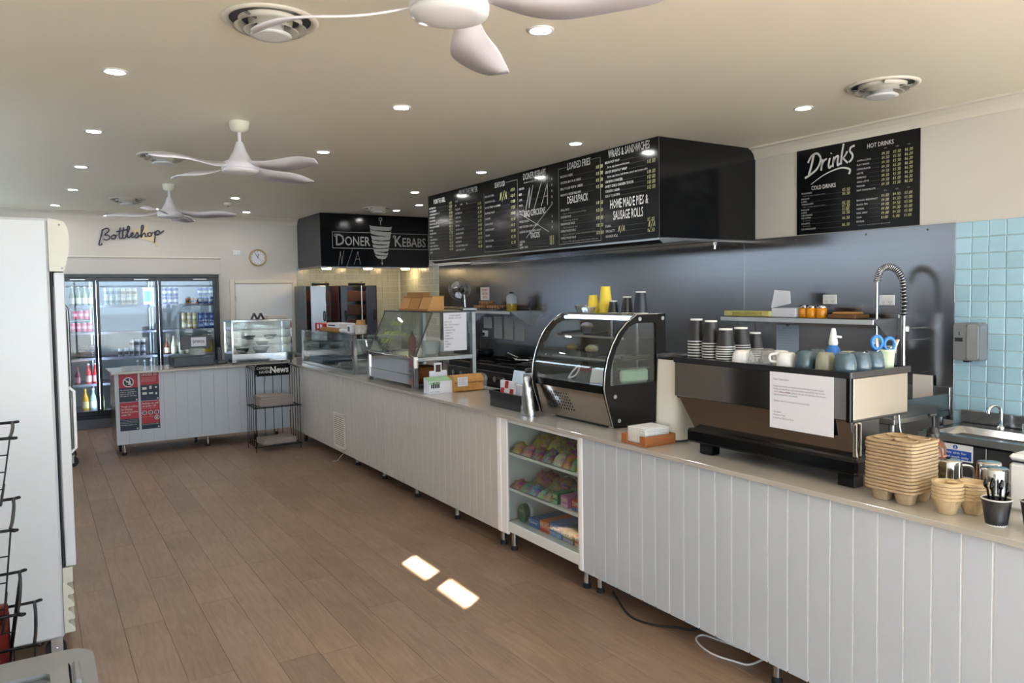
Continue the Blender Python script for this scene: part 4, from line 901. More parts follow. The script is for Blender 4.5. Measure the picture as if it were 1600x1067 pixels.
ring(MB(), rr(-.8, .1, 1.08, 2.33, .07), rr(-.74, .045, 1.14, 2.27, .05), .76, .81).build('rim', FG, t)
MB().prism(rr(-.72, .03, 1.16, 2.24, .03), 'z', .76, .772).build('frost_liner', M('frost', 'b9bcc4', .5, var=.2, scale=8), t)
l = ring(MB(), rr(-.745, .04, 1.145, 2.265, .03), rr(-.7, .0, 1.2, 2.2, .02), .795, .815).build('lid_frame', FG, t)
MB().prism(rr(-.705, .005, 1.195, 2.205, .02), 'z', .802, .807).build('pane', 'glass_smoke', l)
MB().rbox(.05, .066, 2.1, 2.22, .805, .822, .004).build('lid_stop', 'freezer_grey', l)
# ================================================================ cash counter end
pd = 9.33 - .0016
def poster(name, label, x0, x1, z0, z1, split, fn):
    t = thing(name, label, 'notice', ((x0 + x1) / 2, pd, z0), 'red and navy liquor notices')
    MB().box(x0, x1, pd, pd + .0013, z0, z1).build('sheet', 'poster_navy', t)
    pl = Plane((x0, pd, z0), (1, 0, 0), (0, 0, 1), .0006); r, w, n = MB(), MB(), MB()
    rect(r, pl, 0, (z1 - z0) * split, x1 - x0, z1 - z0); pl2 = Plane((x0, pd, z0), (1, 0, 0), (0, 0, 1), .0012)
    fn(pl2, w, n); r.build('red_field', 'poster_red', t); tag(w.build('print', 'print_white', t), kind='stuff')
    if n.v: tag(n.build('dark_print', 'poster_navy', t), kind='stuff')
def f1(p, w, n):
    put(w, p, 'UNDER 18', .095, .305, .01, None, 'c'); disc(w, p, .095, .22, .055, 28); disc(n, p, .095, .22, .045, 28, .0005)
    poly(w, p, [(.095, .19), (.118, .19), (.12, .225), (.112, .24), (.111, .26), (.104, .26), (.103, .24), (.096, .225)], .001); poly(w, p, [(.07, .235), (.094, .235), (.084, .215), (.084, .195), (.09, .19), (.074, .19), (.08, .195), (.08, .215)], .001)
    ribbon(w, p, [(.062, .25), (.128, .19)], .008, .0012)
    for i, s in enumerate(('No alcohol can be', 'sold or supplied to', 'anyone under 18.', "It's against the law.")): put(w, p, s, .012, .128 - .022 * i, .014, min(.165, len(s) * .0085), 'l', .01)
    rect(w, p, .165, .012, .18, .027)
def f2(p, w, n):
    put(w, p, 'UNDER 25?', .012, .28, .026, .165, 'l', .012)
    for i, s in enumerate(('Please show your photo ID when', 'you are asked for proof of your', 'age before buying alcohol here.', 'We refuse service without it.')): put(w, p, s, .012, .257 - .015 * i, .009, .15)
    for x, y, a, b in ((.018, .125, .045, .026), (.09, .128, .024, .036), (.15, .135, .018, .02), (.018, .068, .045, .028), (.085, .072, .042, .018), (.15, .062, .02, .026)): rect(w, p, x, y, x + a, y + b)
    rect(w, p, .165, .012, .18, .027)
def f3(p, w, n):
    for i, s in enumerate(('Tough penalties', 'for buying', "alcohol if you're", 'under 18')): put(w, p, s, .014, .262 - .031 * i, .02, min(.165, len(s) * .0112), 'l', .012)
    for i in range(3): put(w, p, 'Fines apply to anyone who buys for a minor', .012, .115 - .016 * i, .008, .165)
    put(w, p, 'Penalties apply to all', .012, .06, .012, .15, 'l', .008); rect(w, p, .165, .012, .18, .027)
def f4(p, w, n):
    for i, s in enumerate(('Refuse to sell', 'to under 18s')): put(w, p, s, .012, .28 - .028 * i, .02, min(.165, len(s) * .0118), 'l', .012)
    put(w, p, 'It is an offence to sell or supply', .012, .235, .009, .13)
    for x in (.033, .095, .157): disc(w, p, x, .185, .024, 22, 0, .018); disc(n, p, x, .185, .017, 20); put(w, p, 'ID', x, .18, .012, None, 'c', .01, 0, .0005)
    for x in (.012, .075): put(w, p, 'ask for ID', x, .135, .009, .045)
    disc(w, p, .158, .125, .026, 22, 0, .02); disc(n, p, .158, .125, .019, 20); ribbon(w, p, [(.15, .11), (.15, .14)], .007, .0006); ribbon(w, p, [(.165, .11), (.165, .14)], .007, .0006)
    put(w, p, "It's your business to refuse", .012, .05, .012, .165, 'l', .008); rect(w, p, .165, .012, .18, .027)
poster('liquor_notice', 'notice with a crossed-out glass and bottle in a white ring', .758, .948, .606, .922, .5, f1)
poster('liquor_notice', 'notice headed UNDER 25? with rows of small cards', .972, 1.162, .606, .922, .56, f2)
poster('liquor_notice', 'notice about tough penalties, all text, below the ringed one', .758, .948, .285, .601, .42, f3)
poster('liquor_notice', 'notice with three small ID rings, below the UNDER 25 one', .972, 1.162, .285, .601, .2, f4)
# till
t = thing('cash_register', 'dark till with a small screen standing on the cash counter', 'till', (1.6, 9.75, CT))
MB().rbox(1.35, 1.81, 9.55, 9.93, CT + .001, 1.06, .008).build('cash_drawer', M('slate', '232b33', .4), t)
MB().rbox(1.36, 1.8, 9.545, 9.551, CT + .02, 1.045, .003).build('drawer_front', 'slate', t)
MB().cyl((1.6, 9.75, 1.06), (1.6, 9.75, 1.15), .03, n=12).build('stand', 'black_plastic', t)
s = MB().rbox(1.46, 1.8, 9.72, 9.75, 1.13, 1.3, .006).build('screen_back', 'black_plastic', t)
pl = Plane((1.58, 9.719, 1.165), (1, 0, 0), (0, 0, 1)); w, n = MB(), MB(); rect(w, pl, 0, 0, .17, .11); put(n, pl, 'EFTPOS', .085, .04, .032, .13, 'c', .01, 0, .001); w.build('sticker', 'paper', s); tag(n.build('print', 'ink', s), kind='stuff')
t = thing('glass_dish', 'clear jar of small change in front of the till screen', 'jar', (1.62, 9.65, 1.061))
MB().rbox(1.55, 1.72, 9.6, 9.7, 1.0615, 1.15, .012).build('tub', 'clear_plastic', t)
for k in range(3): MB().cyl((1.59 + k * .045, 9.65, 1.064), (1.59 + k * .045, 9.65, 1.075), .016, n=12).build('coin', 'steel_bright', t)
t = thing('card_terminal', 'black card terminal standing beside the till', 'card reader', (1.9, 9.72, CT))
MB().rbox(1.86, 1.96, 9.66, 9.8, CT + .001, CT + .04, .006).build('base', 'black_plastic', t); MB().rbox(1.875, 1.93, 9.72, 9.75, CT + .035, CT + .2, .006).build('handset', 'black_plastic', t); MB().box(1.882, 1.923, 9.7185, 9.7195, CT + .12, CT + .185).build('display', 'slate', t)
t = thing('counter_sign', 'low clear plastic sign at the open end of the cash counter', 'sign', (.92, 9.44, CT))
MB().slab((.8, 9.42, CT + .001), (1.02, 9.42, CT + .001), (1.02, 9.45, CT + .055), (.8, 9.45, CT + .055), .003).build('holder', 'clear_plastic', t)
MB().rbox(.8, 1.02, 9.42, 9.47, CT + .001, CT + .004, .001).build('foot', 'clear_plastic', t)
pl = Plane((.81, 9.417, CT + .01), (1, 0, 0), (0, .49, .87)); w = MB(); put(w, pl, 'STAFF ONLY', .1, .012, .02, .17, 'c'); tag(w.build('print', 'ink_soft', t), kind='stuff')
# heated pie case
def glass_case(name, label, x0, x1, y0, y1, z0, z1, nsh, base=.1, frame='steel_bright', lit=False):
    t = thing(name, label, 'display case', ((x0 + x1) / 2, (y0 + y1) / 2, z0))
    for x, y in ((x0 + .02, y0 + .02), (x1 - .02, y0 + .02), (x0 + .02, y1 - .02), (x1 - .02, y1 - .02)): MB().cyl((x, y, z0 + .001), (x, y, z0 + .015), .012, n=10).build('foot', 'rubber', t)
    MB().rbox(x0, x1, y0, y1, z0 + .015, z0 + base, .004).build('base', frame, t)
    MB().rbox(x0, x1, y0, y1, z1 - .03, z1, .004).build('top', frame, t)
    for x, y in ((x0, y0), (x1 - .025, y0), (x0, y1 - .025), (x1 - .025, y1 - .025)): MB().rbox(x, x + .025, y, y + .025, z0 + base, z1 - .03, .003).build('corner_post', frame, t)
    MB().box(x0 + .025, x1 - .025, y0 + .008, y0 + .013, z0 + base, z1 - .03).build('pane', 'glass', t)
    MB().box(x0 + .025, x1 - .025, y1 - .013, y1 - .008, z0 + base, z1 - .03).build('pane', 'glass', t)
    for x in (x0 + .008, x1 - .013): MB().box(x, x + .005, y0 + .025, y1 - .025, z0 + base, z1 - .03).build('pane', 'glass', t)
    for k in range(nsh):
        z = z0 + base + (z1 - .03 - z0 - base) * (k + 1) / (nsh + 1)
        MB().rbox(x0 + .02, x1 - .02, y0 + .03, y1 - .02, z - .008, z, .002).build('shelf', 'steel', t)
    return t
t = glass_case('pie_warmer', 'square glass pie warmer with steel shelves on the cash counter corner', 1.99, 2.72, 9.46, 9.9, CT, 1.475, 3, .12)
for i, (x, z, s) in enumerate(((2.16, 1.0625, 1), (2.38, 1.0625, 1.3), (2.4, 1.1445, 1), (2.25, 1.226, .9), (2.5, 1.226, 1))):
    o = thing('baking_dish', 'dark round baking dish on the pie warmer %s' % ('floor beside the glass edge', 'floor, the deepest one', 'lowest shelf', 'middle shelf, set aside', 'middle shelf beside the post')[i], 'dish', (x, 9.66, z))
    MB().shell([(.05 * s, .0), (.075 * s, .045 * s), (.08 * s, .045 * s), (.054 * s, .003), (.0001, .003)], (x, 9.66, z), 18).build('bowl', 'steel_dark', o); MB().shell([(.076 * s, .043 * s), (.084 * s, .046 * s), (.08 * s, .049 * s)], (x, 9.66, z), 18).build('rim', 'steel', o)
for i, x in enumerate((2.3, 2.38)):
    o = thing('folded_card', 'small dark tent card on the pie warmer, %s' % ('beside the card pack', 'partly behind the papers')[i], 'card', (x, 9.6, 1.476))
    MB().slab((x - .035, 9.56, 1.476), (x - .035, 9.66, 1.476), (x, 9.66, 1.55), (x, 9.56, 1.55), .004).build('flap', M('dark_card', '3a3836', .7), o); MB().slab((x, 9.56, 1.55), (x, 9.66, 1.55), (x + .035, 9.66, 1.476), (x + .035, 9.56, 1.476), .004).build('flap', 'dark_card', o)
o = thing('paper_tray', 'flat stack of cream papers on top of the pie warmer', 'papers', (2.58, 9.7, 1.476))
for k in range(4): MB().rbox(2.44 + .01 * k, 2.69, 9.56 + .006 * k, 9.8, 1.476 + .009 * k, 1.484 + .009 * k, .001).build('sheet', 'paper_warm', o)
# ---- news rack
t = thing('news_rack', 'black wire newspaper rack in the counter corner with a News sign', 'rack', (2.3, 8.8, 0))
x0, x1, ya, yb = 2.05, 2.55, 8.64, 9.02
for z in (.5, .06):
    MB().tube(spline([(x0, yb, z), (x0, ya + .03, z), (x0 + .02, ya, z), (x1 - .02, ya, z), (x1, ya + .03, z), (x1, yb, z)], 4), .006, 6).build('shelf_rim', 'iron', t)
    MB().tube([(x0, yb, z), (x1, yb, z)], .005, 6).build('shelf_rim', 'iron', t)
    for i in range(1, 6): y = ya + (yb - ya) * i / 6; MB().tube([(x0, y, z), (x1, y, z)], .003, 5).build('shelf_wire', 'iron', t)
for i in range(6):
    x = x0 + (x1 - x0) * i / 5
    MB().tube([(x, yb, .0), (x, yb, .95)], .004, 5).build('back_wire', 'iron', t)
for x in (x0, x1):
    for i in range(4):
        y = ya + (yb - ya) * i / 4
        MB().tube(spline([(x, y, 0 if i in (0,) else .06), (x, y, .5), (x, y, .88), (x, y + .03, .93), (x, yb, .955)], 4), .004, 5).build('side_wire', 'iron', t)
MB().tube([(x0, yb, .955), (x1, yb, .955)], .006, 6).build('top_rail', 'iron', t)
sg = MB().rbox(2.14, 2.55, 8.985, 8.995, .822, .962, .003).build('name_sign', 'black_gloss', t)
pl = Plane((2.14, 8.985, .822), (1, 0, 0), (0, 0, 1)); w = MB(); put(w, pl, 'CAMDEN', .02, .08, .032, .15); put(w, pl, 'HAVEN', .05, .035, .032, .12); put(w, pl, 'News', .175, .035, .075, .215, 'l', .03)
for a, b in ((.012, .012), (.398, .012), (.012, .128), (.398, .128)): disc(w, pl, a, b, .005, 8)
tag(w.build('print', 'print_white', sg), kind='stuff')
def papers(z, n, label, x, tw):
    o = thing('newspaper_pile', label, 'newspapers', (x, 8.82, z))
    for k in range(n):
        a = random.uniform(-.06, .06) + tw; m = MB().rbox(x - .19, x + .19, 8.69, 8.96, z + .0125 * k, z + .0125 * k + .0118, .004); turned(m, Vector((x, 8.82, 0)), math.degrees(a)); m.build('newspaper', 'news' if k == n - 1 else 'news_side', o)
    return o
o = papers(.508, 9, 'thick pile of newspapers on the upper rack shelf', 2.3, .05)
o = papers(.068, 5, 'lower pile of newspapers on the bottom rack shelf', 2.32, .1)
pl = Plane((2.15, 8.72, .1302), (1, .08, 0), (-.08, 1, 0), .0005); w = MB(); put(w, pl, 'News', .03, .18, .045, .2, 'l', .02)
for k in range(6): put(w, pl, 'local stories of the week and the weekend sport', .03, .14 - .022 * k, .008, .27)
tag(w.build('print', 'ink', o), kind='stuff')

# ================================================================ glass cases on the long counter
# low corner case
t = thing('display_case', 'low long glass food case in the counter corner before the grills', 'display case', (3.0, 8.2, CT))
cx0, cx1, cy0, cy1, cz = 2.74, 3.25, 7.35, 9.12, 1.345
MB().rbox(cx0, cx1, cy0, cy1, CT + .001, CT + .03, .003).build('base', 'steel', t)
MB().box(cx0 - .01, cx1, cy0 - .01, cy1 + .01, cz, cz + .008).build('top_pane', 'glass_green', t)
MB().box(cx0, cx0 + .006, cy0, cy1, CT + .03, cz).build('front_pane', 'glass', t)
for y in (cy0, cy1 - .006): MB().box(cx0 + .006, cx1, y, y + .006, CT + .03, cz).build('end_pane', 'glass', t)
for y in (cy0 - .0, cy1 - .03): MB().rbox(cx0 - .006, cx0 + .03, y - .004, y + .03, CT + .001, cz, .003).build('corner_post', 'steel', t)
MB().box(cx0 + .03, cx1, cy0 + .03, cy1 - .03, 1.14, 1.146).build('glass_shelf', 'glass_green', t)
MB().rbox(cx1 - .03, cx1, cy0, cy1, CT + .03, cz, .003).build('back_rail', 'steel', t) if 0 else None
for i, (y, z, lb) in enumerate(((8.85, 1.1465, 'dark tray with a white insert on the glass shelf, corner end'), (8.8, CT + .0305, 'long pale blue tray on the floor of the low corner case'), (7.85, CT + .0305, 'grey steel tray on the case floor beside the steel post'))):
    o = thing('food_tray', lb, 'tray', (2.95, y, z)); w2 = .2 if i != 1 else .24
    MB().rbox(2.8, 3.15, y - w2, y + w2, z, z + .012, .004).build('tray_floor', ('steel_dark', M('tray_blue', '5f7f9c', .4), 'steel')[i], o)
    for a in (2.8, 3.138): MB().rbox(a, a + .012, y - w2, y + w2, z + .012, z + .06, .003).build('tray_side', ('steel_dark', 'tray_blue', 'steel')[i], o)
    for a in (y - w2, y + w2 - .012): MB().rbox(2.812, 3.138, a, a + .012, z + .012, z + .06, .003).build('tray_end', ('steel_dark', 'tray_blue', 'steel')[i], o)
for i, (y, z, w3, lb) in enumerate(((7.75, 1.1465, .1, 'opaque white tub on the glass shelf beside the post'), (8.1, 1.1465, .07, 'pile of clear plastic cups on the glass shelf'), (7.5, 1.1465, .12, 'large clear bowl on the glass shelf near the case end'))):
    o = thing('storage_tub', lb, 'tub', (2.98, y, z)); mt = ('white_plastic', 'clear_plastic', 'clear_plastic')[i]
    MB().shell([(w3 * .75, 0), (w3, .11), (w3 * 1.05, .115), (w3 * 1.05, .122), (w3 * .96, .122), (w3 * .72, .004), (.0001, .004)], (2.98, y, z), 18).build('tub', mt, o); MB().shell([(w3 * 1.05, .119), (w3 * 1.09, .123), (w3 * 1.05, .128)], (2.98, y, z), 18).build('rim', mt, o)
# on top of the low case
TZ = cz + .0085
o = thing('red_carton', 'red and white printed carton on the low case, corner end', 'carton', (2.95, 8.75, TZ)); MB().rbox(2.85, 3.05, 8.62, 8.95, TZ, TZ + .075, .003).build('box', 'red_box', o); MB().box(2.8492, 2.8498, 8.68, 8.75, TZ + .012, TZ + .06).build('print', 'paper', o); MB().box(2.8492, 2.8498, 8.8, 8.86, TZ + .012, TZ + .06).build('print', 'paper', o)
o = thing('lidded_tray', 'brown cardboard tray holding a white carton with a dark stripe', 'tray', (2.9, 8.2, TZ)); MB().rbox(2.8, 3.1, 7.95, 8.6, TZ, TZ + .035, .003).build('cardboard', 'kraft', o); MB().rbox(2.86, 3.05, 8.12, 8.55, TZ + .035, TZ + .085, .003).build('white_box', 'paper', o); MB().box(2.8592, 2.8598, 8.25, 8.5, TZ + .055, TZ + .066).build('stripe', 'ink', o)
o = thing('napkin_pack', 'flat white packet of napkins on the low case', 'packet', (2.87, 7.85, TZ)); MB().rbox(2.79, 2.97, 7.72, 7.935, TZ, TZ + .04, .01).build('pack', 'paper', o); MB().rbox(2.81, 2.95, 7.75, 7.9, TZ + .0401, TZ + .048, .003).build('top_fold', 'paper_warm', o)
o = thing('printed_box', 'small white printed cube box on the low case', 'box', (2.85, 7.64, TZ)); MB().rbox(2.79, 2.9, 7.57, 7.69, TZ, TZ + .085, .003).build('box', 'paper', o); MB().box(2.7892, 2.7898, 7.6, 7.66, TZ + .02, TZ + .07).build('print', 'ink_soft', o)
o = thing('cup_sleeve_stack', 'patterned paper bucket with brown cups standing in it', 'bucket', (2.84, 7.47, TZ)); MB().lathe([(.055, 0), (.068, .085), (.07, .09)], (2.86, 7.46, TZ), 18).build('bucket', M('speckle', 'cfc8c0', .7, var=.6, scale=40), o); MB().lathe([(.05, .0), (.045, .05)], (2.86, 7.46, TZ + .0905), 16).build('cup_pile', 'kraft_light', o)

# sandwich bar with sloping glass
t = thing('sandwich_bar', 'steel sandwich bar with a sloping glass front on the counter', 'display case', (3.0, 6.35, CT))
ax0, ax1, ay0, ay1, bz, tz = 2.69, 3.3, 5.82, 6.87, 1.215, 1.59
for y in (ay0, ay1 - .045):
    MB().rbox(ax0 - .003, ax0 + .045, y - .002, y + .047, CT + .001, bz + .01, .004).build('front_post', 'steel_bright', t)
    MB().rbox(ax1 - .04, ax1, y, y + .045, CT + .001, tz + .005, .004).build('rear_post', 'galv', t)
MB().rbox(ax0 + .008, ax0 + .02, ay0 + .046, ay1 - .046, CT + .035, 1.06, .002).build('front_sheet', 'chrome', t)
MB().rbox(ax0 + .012, ax0 + .024, ay0 + .046, ay1 - .046, 1.062, bz - .03, .002).build('front_sheet', 'chrome', t)
MB().rbox(ax0, ax0 + .03, ay0 + .046, ay1 - .046, bz - .03, bz, .003).build('front_rail', 'steel_bright', t)
MB().rbox(ax0 + .046, ax1 - .04, ay0, ay0 + .025, bz - .035, bz, .003).build('end_rail', 'galv', t)
MB().rbox(ax0 + .046, ax1 - .04, ay1 - .025, ay1, bz - .035, bz, .003).build('end_rail', 'galv', t)
MB().rbox(ax0 + .03, ax1 - .04, ay0 + .03, ay1 - .03, bz - .025, bz - .012, .002).build('well_deck', 'steel', t)
MB().rbox(ax0 + .046, ax1 - .04, ay0 + .02, ay1, CT + .03, CT + .045, .003).build('floor_shelf', 'steel', t)
MB().slab((ax0 + .02, ay1 - .02, bz), (ax0 + .02, ay0 + .02, bz), (ax0 + .19, ay0 + .02, tz), (ax0 + .19, ay1 - .02, tz), .006).build('sloping_pane', 'glass_smoke', t)
e = [(ax0 + .02, bz), (ax0 + .19, tz), (ax1 - .04, tz), (ax1 - .04, bz)]
MB().prism(e, 'y', ay0 + .01, ay0 + .016).build('end_pane', 'glass', t); MB().prism(e, 'y', ay1 - .016, ay1 - .01).build('end_pane', 'glass', t)
for y in (ay0 + .013, ay1 - .013): MB().tube([(ax0 + .02, y, bz), (ax0 + .19, y, tz)], .006, 6).build('edge_strip', 'black_plastic', t)
MB().rbox(ax0 + .18, ax1, ay0, ay1, tz + .0, tz + .012, .003).build('top_shelf', 'steel_dark', t)
MB().rbox(ax1 - .13, ax1 + .01, ay0 - .01, ay0 + .05, tz + .013, tz + .035, .004).build('bracket_cap', 'galv', t)
tw = Vector((.17, 0, .375)).normalized()
pl = Plane((ax0 + .02, ay1 - .02, bz), (0, -1, 0), tw, .003); w = MB()
hand(w, pl, 'Special', .25, .28, .065, thick=.11); hand(w, pl, 'Sweet potato fries', .16, .18, .055, adv=.56, thick=.12); hand(w, pl, 'salad $7.-', .16, .1, .058, thick=.12)
tag(w.build('glass_writing', M('marker_yellow', 'd4e04a', .6, emit=None), t), kind='stuff')
o = thing('paper_notice', 'white printed price list taped to the sandwich bar end', 'notice', (3.09, 5.81, 1.26)); MB().box(2.983, 3.209, 5.8265, 5.8278, 1.258, 1.588).build('sheet', 'paper', o)
pl = Plane((2.983, 5.8265, 1.258), (1, 0, 0), (0, 0, 1), .0006); w = MB(); put(w, pl, 'DONER KEBABS', .113, .3, .013, .11, 'c'); put(w, pl, 'SERVED ON PLATE', .113, .278, .013, .12, 'c')
for i, s in enumerate(('LETTUCE', 'RED ONION RINGS', 'BEETROOT', 'CARROT MIX', 'TOMATO', 'CORN', 'PINEAPPLE', 'EGG', 'CHEESE', 'HAM')): put(w, pl, s, .012, .245 - .024 * i, .012)
tag(w.build('print', 'ink', o), kind='stuff')
o = thing('bread_stack', 'brown sliced loaf inside the sandwich bar beneath the deck', 'bread', (2.95, 6.1, CT + .046)); MB().rbox(2.8, 3.05, 5.95, 6.35, CT + .046, CT + .16, .03).build('loaf', M('brown_loaf', '8a5326', .8, var=.2), o); MB().rbox(2.79, 3.06, 6.0, 6.3, CT + .12, CT + .165, .02).build('crust', M('crust', '9a6230', .7, var=.2), o)
o = thing('food_tub', 'round white tub of salad standing in the sandwich bar well', 'tub', (3.1, 6.35, bz - .0115)); MB().shell([(.07, 0), (.085, .11), (.09, .115), (.083, .115), (.066, .004), (.0001, .004)], (3.1, 6.3, bz - .0115), 20).build('tub', 'white_plastic', o); MB().lathe([(.08, .09), (.0001, .1)], (3.1, 6.3, bz - .0115), 18).build('salad', 'pulp', o)
o = thing('sauce_bottle', 'red squeeze bottle standing in the sandwich bar well', 'bottle', (3.05, 6.6, bz - .0115)); MB().lathe([(.035, 0), (.036, .13), (.02, .155), (.016, .16)], (3.05, 6.62, bz - .0115), 16).build('body', 'red_box', o); MB().lathe([(.012, .16), (.004, .2), (.0001, .2)], (3.05, 6.62, bz - .0115), 12).build('nozzle', 'black_plastic', o)
bxs = [(6.62, 6.86, .15, 'upright kraft takeaway box behind the others on the sandwich bar'), (6.42, 6.6, .1, 'kraft takeaway box on the sandwich bar, first of the sloping row'), (6.2, 6.405, .1, 'kraft takeaway box in the middle of the sloping row'), (5.98, 6.18, .105, 'kraft takeaway box at the end of the sloping row above the price list')]
for i, (a, b, h, lb) in enumerate(bxs):
    xx = 2.93 + (.1 if i == 0 else 0); z = tz + .0125
    if i == 0: a, b = 6.5, 6.86
    o = thing('takeaway_box', lb, 'box', (xx, (a + b) / 2, z), 'kraft takeaway boxes')
    pr = [(xx - .02, z), (xx + .14, z), (xx + .14, z + h + .02), (xx + .03, z + h + .02)] if i else [(xx + .06, z), (xx + .16, z), (xx + .16, z + .16), (xx + .09, z + .16)]
    MB().prism(pr, 'y', a, b).build('carton', 'kraft_light' if i % 2 else 'kraft', o)
    MB().rbox(pr[3][0] - .004, pr[2][0] + .004, a - .003, b + .003, pr[2][1] + .0005, pr[2][1] + .008, .002).build('lid_edge', 'kraft', o)
    MB().rbox(pr[0][0] - .006, pr[0][0] + .02, a + .01, b - .01, z + .001, z + .02, .002).build('front_tab', 'kraft', o)

# ================================================================ kebab grills in the alcove
tb = thing('back_bench', 'steel bench carrying the kebab grills in the tiled alcove', 'bench', (4.3, 11.2, 0))
MB().rbox(3.34, 5.15, 10.75, 11.62, .86, .9, .004).build('top', 'steel', tb)
for x in (3.37, 5.11):
    for y in (10.8, 11.57): MB().cyl((x, y, 0), (x, y, .86), .02, n=10).build('leg', 'steel', tb)
MB().rbox(3.4, 5.1, 10.8, 11.58, .3, .33, .004).build('under_shelf', 'steel', tb)
def grill(x0, x1, label, cap, doors):
    t = thing('kebab_grill', label, 'grill', ((x0 + x1) / 2, 11.25, .9)); z0, z1 = .9005, 1.9
    MB().rbox(x0, x1, 11.3, 11.5, z0, z1, .004).build('back_housing', 'steel_dark', t)
    MB().rbox(x0, x0 + .02, 10.98, 11.3, z0, z1, .003).build('side_wing', 'steel_dark', t)
    MB().rbox(x1 - .02, x1, 10.98, 11.3, z0, z1, .003).build('side_wing', M('maroon', '3a1416', .5), t)
    for a, b, m in doors:
        d = MB().rbox(a, b, 10.965, 10.98, z0 + .02, z1, .003).build('door', m, t)
        MB().tube(spline([(b - .03, 10.965, 1.38), (b - .03, 10.93, 1.4), (b - .03, 10.93, 1.5), (b - .03, 10.965, 1.52)], 4), .01, 6).build('handle', 'black_plastic', d)
    for k in range(4):
        MB().rbox(x0 + .05, x1 - .05, 11.285, 11.3, 1.0 + k * .22, 1.16 + k * .22, .004).build('burner', M('burner', '4a2a20', .6, var=.4, scale=30), t)
    sx = (x0 + x1) / 2 + cap
    MB().cyl((sx, 11.1, z0), (sx, 11.1, z1 + .02), .011, n=10).build('spit', 'steel_bright', t)
    MB().cyl((sx, 11.1, z1 + .03), (sx + .02, 11.1, z1 + .03), .03, n=12).build('gear_box', 'iron', t)
    MB().rbox(sx - .2, sx + .05, 11.06, 11.14, z1 + .0005, z1 + .045, .008).build('spit_arm', M('cast_iron', '2a2622', .7, .3), t)
    MB().rbox(x0 + .02, x1 - .02, 10.97, 11.3, z0, z0 + .03, .004).build('drip_tray', 'steel', t)
grill(3.36, 3.88, 'steel kebab grill with one door shut, beside the white door', .09, [(3.44, 3.67, 'steel')])
grill(3.9, 4.48, 'steel kebab grill with dark open doors, beside the takeaway boxes', .09, [(3.9, 4.0, 'steel_dark'), (4.3, 4.46, 'steel_dark')])
# ================================================================ sweets on the display shelves
random.seed(11)
def sweets_mat(name, base):
    """clear bag printed over mixed sweets: cells of assorted colours around one leading colour"""
    if name in MATS: return MATS[name]
    m = bpy.data.materials.new(name); m.use_nodes = True; nt = m.node_tree; b = nt.nodes['Principled BSDF']; L = nt.links.new; N = nt.nodes.new
    tc = N('ShaderNodeTexCoord'); vo = N('ShaderNodeTexVoronoi'); vo.inputs['Scale'].default_value = 52; L(tc.outputs['Object'], vo.inputs['Vector'])
    hs = N('ShaderNodeHueSaturation'); hs.inputs['Saturation'].default_value = 1.25; hs.inputs['Value'].default_value = .7; L(vo.outputs['Color'], hs.inputs['Color'])
    mx = N('ShaderNodeMix'); mx.data_type = 'RGBA'; mx.inputs[0].default_value = .68; mx.inputs[7].default_value = lin(base) + (1,); L(hs.outputs[0], mx.inputs[6]); L(mx.outputs[2], b.inputs['Base Color'])
    b.inputs['Roughness'].default_value = .22; b.inputs['Coat Weight'].default_value = .5
    bp = N('ShaderNodeBump'); bp.inputs['Strength'].default_value = .5; bp.inputs['Distance'].default_value = .006; L(vo.outputs['Distance'], bp.inputs['Height']); L(bp.outputs[0], b.inputs['Normal'])
    MATS[name] = m; return m
def packet(x, y, z, w, d, h, col, label, rz=0, lean=0):
    o = thing('sweets_packet', label, 'packet', (x, y, z), 'sweets packets in the display cabinet')
    m = MB(); n = 8; vs = []; fs = []
    for i in range(n + 1):
        for j in range(n + 1):
            u, v = i / n * 2 - 1, j / n * 2 - 1
            e = max(0, (1 - abs(u) ** 3) * (1 - abs(v) ** 3)); vs.append((u * w / 2, v * d / 2, .004 + 1.45 * h * e * (1 + .35 * math.sin(u * 9 + x * 40) * math.sin(v * 8 + y * 30))))
    for i in range(n):
        for j in range(n): a = i * (n + 1) + j; fs.append((a, a + n + 1, a + n + 2, a + 1))
    m.add(vs, fs, True); m.add([(v[0], v[1], 0) for v in vs], [f[::-1] for f in fs])
    m.xf(Matrix.Translation((x, y, z)) @ Matrix.Rotation(rz, 4, 'Z') @ Matrix.Rotation(lean, 4, 'Y'))
    m.build('bag', sweets_mat('sweets_' + col[0], col[1]), o)
    c = MB().box(-w / 2 - .012, -w / 2, -d / 2, d / 2, .001, .005).xf(Matrix.Translation((x, y, z)) @ Matrix.Rotation(rz, 4, 'Z') @ Matrix.Rotation(lean, 4, 'Y')); c.build('crimped_end', 'clear_plastic', o)
def carton(x0, x1, y0, y1, z, h, col, label, word=None, wcol='chalk_yellow', name='sweets_box', strip=None):
    o = thing(name, label, 'box', ((x0 + x1) / 2, (y0 + y1) / 2, z), 'sweets boxes in the display cabinet')
    MB().rbox(x0, x1, y0, y1, z, z + h, .002).build('box', M('box_' + col, col, .45, var=.2, scale=25), o)
    pl = Plane((x0, y1, z), (0, -1, 0), (0, 0, 1), .0008); w = MB()
    if strip: rect(w, pl, .004, .004, y1 - y0 - .004, h * .35); w.build('band', M('box_' + strip, strip, .45, var=.2), o); w = MB()
    if word: put(w, pl, word, .008, h * .5, h * .33, (y1 - y0) * .8, 'l', .02); tag(w.build('print', wcol, o), kind='stuff')
z = SH[1] + .0005
packet(2.92, 4.2, z, .2, .17, .06, ('yellow', 'c9a51a'), 'yellow sweets bag heaped in the top shelf corner', 0)
packet(2.72, 4.21, z, .12, .13, .035, ('amber', 'c2962a'), 'amber sweets bag at the corner edge of the top shelf', 0)
packet(2.92, 4.03, z, .2, .15, .06, ('lemon', 'cdb53a'), 'pale yellow sweets bag behind the pink one', 0)
